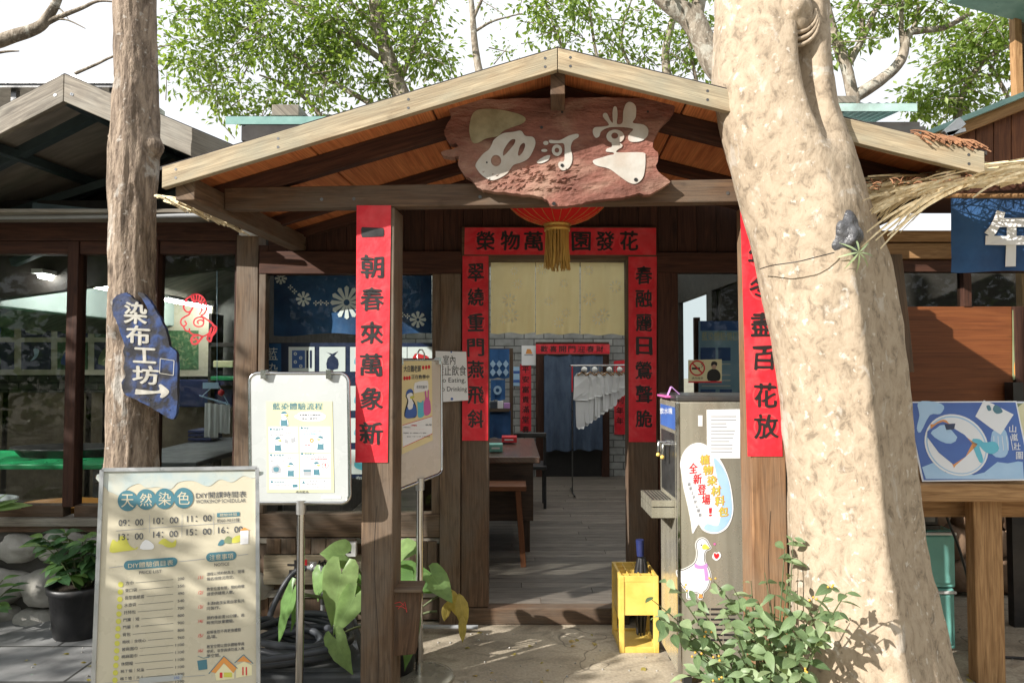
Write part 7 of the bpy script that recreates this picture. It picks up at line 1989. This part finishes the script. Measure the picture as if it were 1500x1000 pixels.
btree('leafy_tree', 'broad leafy tree left of centre with a pale slanting trunk above the porch roof', (600, 0), 9.5,
      [([(592, 150), (570, 90), (552, 20), (546, -60)], .13, .08), ([(575, 100), (520, 60), (450, 20), (400, -30)], .05, .02), ([(560, 50), (500, -10)], .04, .02), ([(585, 125), (610, 60), (640, 0)], .04, .02), ([(540, 150), (470, 110), (400, 60), (330, 30)], .04, .015), ([(470, 170), (430, 130), (380, 110)], .03, .012)],
      [(300, 60, 70, 45, 420), (290, 110, 60, 40, 330), (350, 30, 70, 40, 420), (400, 85, 80, 50, 560), (460, 40, 80, 50, 600), (520, 20, 60, 40, 420), (440, 140, 70, 35, 360), (330, 150, 45, 30, 170), (500, 110, 50, 45, 330), (600, 30, 45, 40, 360), (620, 80, 45, 30, 330), (560, 130, 40, 25, 200), (320, -20, 90, 40, 420), (450, -40, 110, 40, 500), (590, -40, 70, 40, 360), (370, 165, 40, 18, 120), (640, 95, 25, 16, 90), (505, 70, 40, 30, 220)], 101, dens=.95)
btree('slender_tree', 'thin pale sapling with bare forked branches above the porch roof centre', (702, 0), 9.0,
      [([(705, 120), (696, 70), (692, 20), (686, -40)], .055, .03), ([(692, 30), (702, 8), (716, -20)], .03, .015), ([(698, 45), (718, 33), (740, 26), (765, 20)], .02, .008)],
      [(738, 75, 12, 6, 60), (715, 5, 18, 10, 40)], 102, L=.06, dens=.5)
btree('leafy_tree', 'loose pale green tree seen above the ridge of the porch roof', (900, 0), 10.0,
      [([(980, 130), (975, 80), (985, 30), (1000, -30)], .07, .04), ([(880, 110), (870, 60), (860, -20)], .03, .015), ([(845, 120), (820, 60), (800, 10)], .025, .01), ([(930, 110), (910, 60), (925, 0)], .03, .01), ([(1020, 120), (1010, 60), (1020, 0)], .03, .01)],
      [(800, 30, 34, 34, 300), (850, 10, 40, 28, 300), (830, 60, 34, 20, 170), (895, 40, 36, 30, 220), (950, 30, 40, 26, 220), (920, 75, 50, 22, 220), (985, 70, 40, 32, 300), (1020, 40, 34, 32, 300), (870, -25, 90, 24, 340), (980, -20, 70, 24, 300), (1030, 90, 30, 22, 200), (780, 5, 22, 26, 140)], 103, dens=.6)
btree('forked_tree', 'stout grey tree with forked limbs just left of the big pale trunk', (1075, 0), 7.5,
      [([(1062, 110), (1040, 80), (1015, 30), (985, 8), (955, -20)], .16, .10), ([(1015, 30), (1025, 0), (1035, -40)], .09, .06)],
      [(1000, -30, 60, 20, 160)], 104, dens=1.0)
btree('forked_tree', 'grey branching tree with bare crooked limbs right of the big pale trunk', (1250, 0), 8.0,
      [([(1250, 145), (1240, 100), (1225, 60), (1213, 20), (1203, -30)], .075, .045), ([(1240, 100), (1262, 60), (1285, 10), (1305, -30)], .045, .025), ([(1258, 70), (1262, 30), (1250, -20)], .03, .015), ([(1252, 142), (1290, 118), (1320, 88), (1330, 50), (1350, 45), (1385, 40), (1420, 20)], .075, .025), ([(1325, 75), (1320, 40), (1322, -10)], .04, .02), ([(1330, 55), (1345, 20), (1340, -20)], .025, .012)],
      [(1215, 75, 18, 20, 110), (1265, 10, 40, 16, 130), (1320, 5, 50, 16, 200), (1375, 15, 40, 18, 220), (1300, 25, 26, 12, 70), (1220, 20, 22, 20, 90), (1270, 60, 20, 10, 50)], 105, dens=.7)
btree('leafy_tree', 'green leafy tree between the branching tree and the plank house', (1470, 0), 9.0,
      [([(1400, 190), (1410, 140), (1440, 90), (1490, 60)], .06, .03), ([(1480, 150), (1450, 95), (1420, 60)], .03, .012), ([(1500, 120), (1450, 110), (1400, 120)], .03, .01)],
      [(1400, 90, 45, 36, 380), (1440, 55, 45, 34, 380), (1470, 100, 34, 36, 260), (1370, 150, 36, 22, 260), (1345, 135, 20, 18, 100), (1420, 140, 40, 24, 220), (1340, 165, 20, 16, 110), (1470, 30, 40, 20, 260), (1450, 160, 40, 16, 120), (1390, 45, 30, 20, 160)], 106, dens=.85)
t = thing('bare_tree', 'bare grey branch reaching in at the top left corner of the sky', 'tree', (-7.2, 6.5, 0), 'trees behind the roofs')
mb = MB('bark_grey'); mb.tube([V((-7.2, 6.5, 0)), V((-7.0, 6.5, 2.5)), U(-260, 130, 6.5)], [.2, .17, .13], 10, jit=.1)
limb(mb, [(-260, 130), (-60, 75), (0, 60), (40, 47), (60, 38), (70, 25), (85, 0), (95, -40)], 6.5, .075, .03); limb(mb, [(58, 40), (80, 28), (120, 12), (145, 2), (175, 4)], 6.5, .03, .006); limb(mb, [(80, 28), (100, 30), (125, 42)], 6.5, .012, .004); limb(mb, [(-60, 90), (0, 77), (28, 75)], 6.5, .02, .006); limb(mb, [(110, 108), (140, 95), (175, 80), (250, 66)], 6.5, .016, .006); limb(mb, [(75, 5), (90, 15), (100, 28)], 6.5, .012, .004)
mb.build('trunk', t)

# ================================================================== trees on the near side of the lane (they cast the dappled shade)
def neartree(label, base, top, R_, n, seed, group='trees along the lane behind'):
    t = thing('shade_tree', label, 'tree', base, group)
    tm = MB('bark_grey'); rr = random.Random(seed); base, top = V(base), V(top)
    tm.tube(crom3([base, base.lerp(top, .4) + V((.1, .05, 0)), base.lerp(top, .8), top]), [.16 - .007 * i for i in range(16)], 10, jit=.1)
    lm = MB('leaf_deep')
    for k in range(n):
        d = V((rr.gauss(0, 1), rr.gauss(0, 1), rr.gauss(0, .8))); d.normalize()
        c = top + V((d.x * R_[0], d.y * R_[1], d.z * R_[2])) * rr.random() ** .45
        if k % 3 == 0: tm.tube([top.lerp(base, .12 * rr.random()), top.lerp(c, .55) + V((0, 0, .05)), c], [.035, .02, .006], 5, False)
        for _ in range(16):
            p = c + V((rr.gauss(0, .16), rr.gauss(0, .16), rr.gauss(0, .11)))
            l = rr.uniform(.09, .16)
            lm.leaf(p, V((rr.uniform(-1, 1), rr.uniform(-1, 1), rr.uniform(-.5, .3))), V((rr.uniform(-.6, .6), rr.uniform(-.6, .6), 1)), l, l * .5, rr.random(), .2, .2, 1)
    lm.build('crown', t); tm.build('trunk', t)
SHADE = [
    ('dense small tree at the lane edge left of the picture', (-4.5, .3, 0), (-4.2, .5, 2.25), (.74, .72, .5), 140, 201),
    ('taller tree further left along the lane', (-7.7, 1.1, 0), (-7.5, 1.2, 3.8), (1.6, 1.6, 1.1), 190, 202),
    ('broad tree across the lane behind the viewpoint', (-1.5, -7.5, 0), (-1.5, -7.5, 4.6), (2.6, 1.6, 1.9), 220, 203),
    ('broad tree across the lane to the right behind the viewpoint', (4.2, -7, 0), (4.2, -7, 4.8), (2.6, 1.6, 2.0), 220, 204),
    ('broad tree across the lane to the left behind the viewpoint', (-6.5, -9.5, 0), (-6.5, -9.5, 3.6), (2.6, 1.4, 1.7), 200, 205),
    ('broad tree far along the lane to the right', (9.5, -3.5, 0), (9.5, -3.5, 4.4), (2.2, 2.2, 2.0), 180, 206),
]
for lab, b, tp, R_, n, sd in SHADE: neartree(lab, b, tp, R_, n, sd)

# unseen wooded bank added to block sky light, one far mass of leaves
mb = MB('leaf_deep'); rr = random.Random(301)
for k in range(24000):
    az = RAD(rr.uniform(-112, 118)); r = rr.uniform(12.5, 16.5); h = 7.4 * rr.random() ** .8 * (.86 + .14 * math.sin(az * 7) )
    if RAD(40) < az < RAD(72): h = min(h, 4.2)  # bank kept lower here so the sun passes over it
    p = V((-math.sin(az) * r, -math.cos(az) * r, h)); l = rr.uniform(.22, .5)
    mb.leaf(p, V((rr.uniform(-1, 1), rr.uniform(-1, 1), rr.uniform(-.7, .3))), V((rr.uniform(-1, 1), rr.uniform(-1, 1), .6)), l, l * .6, rr.random(), .2, .2, 1)
o = mb.build('unseen_woodland'); o['kind'] = 'stuff'
# fallen leaves on the ground
mb = MB('leaf_yellow'); rr = random.Random(302)
for k in range(190):
    x, y = rr.uniform(-2.6, 2.6), rr.uniform(2.5, 4.05)
    if abs(x + .9) < .5 and y > 3.3: continue
    z = .024 if x < -1.72 else .004; a = rr.random() * 6.28; l = rr.uniform(.02, .055)
    mb.leaf((x, y, z), V((math.cos(a), math.sin(a), .15)), V((rr.uniform(-.2, .2), rr.uniform(-.2, .2), 1)), l, l * .5, rr.random(), .3, .5, 3)
o = mb.build('leaf_litter'); o['kind'] = 'stuff'

mb = MB('stone'); rr = random.Random(303)
for k in range(420):
    x, y = rr.uniform(-2.7, 2.7), rr.uniform(2.4, 4.12)
    if rr.random() < .5: y = 4.13 - abs(rr.gauss(0, .12)) if abs(x) > .9 else y
    mb.blob((x, y, .022 if x < -1.72 else .002), rr.uniform(.002, .0075), 1, .3, 2, k)
o = mb.build('grit'); o['kind'] = 'stuff'
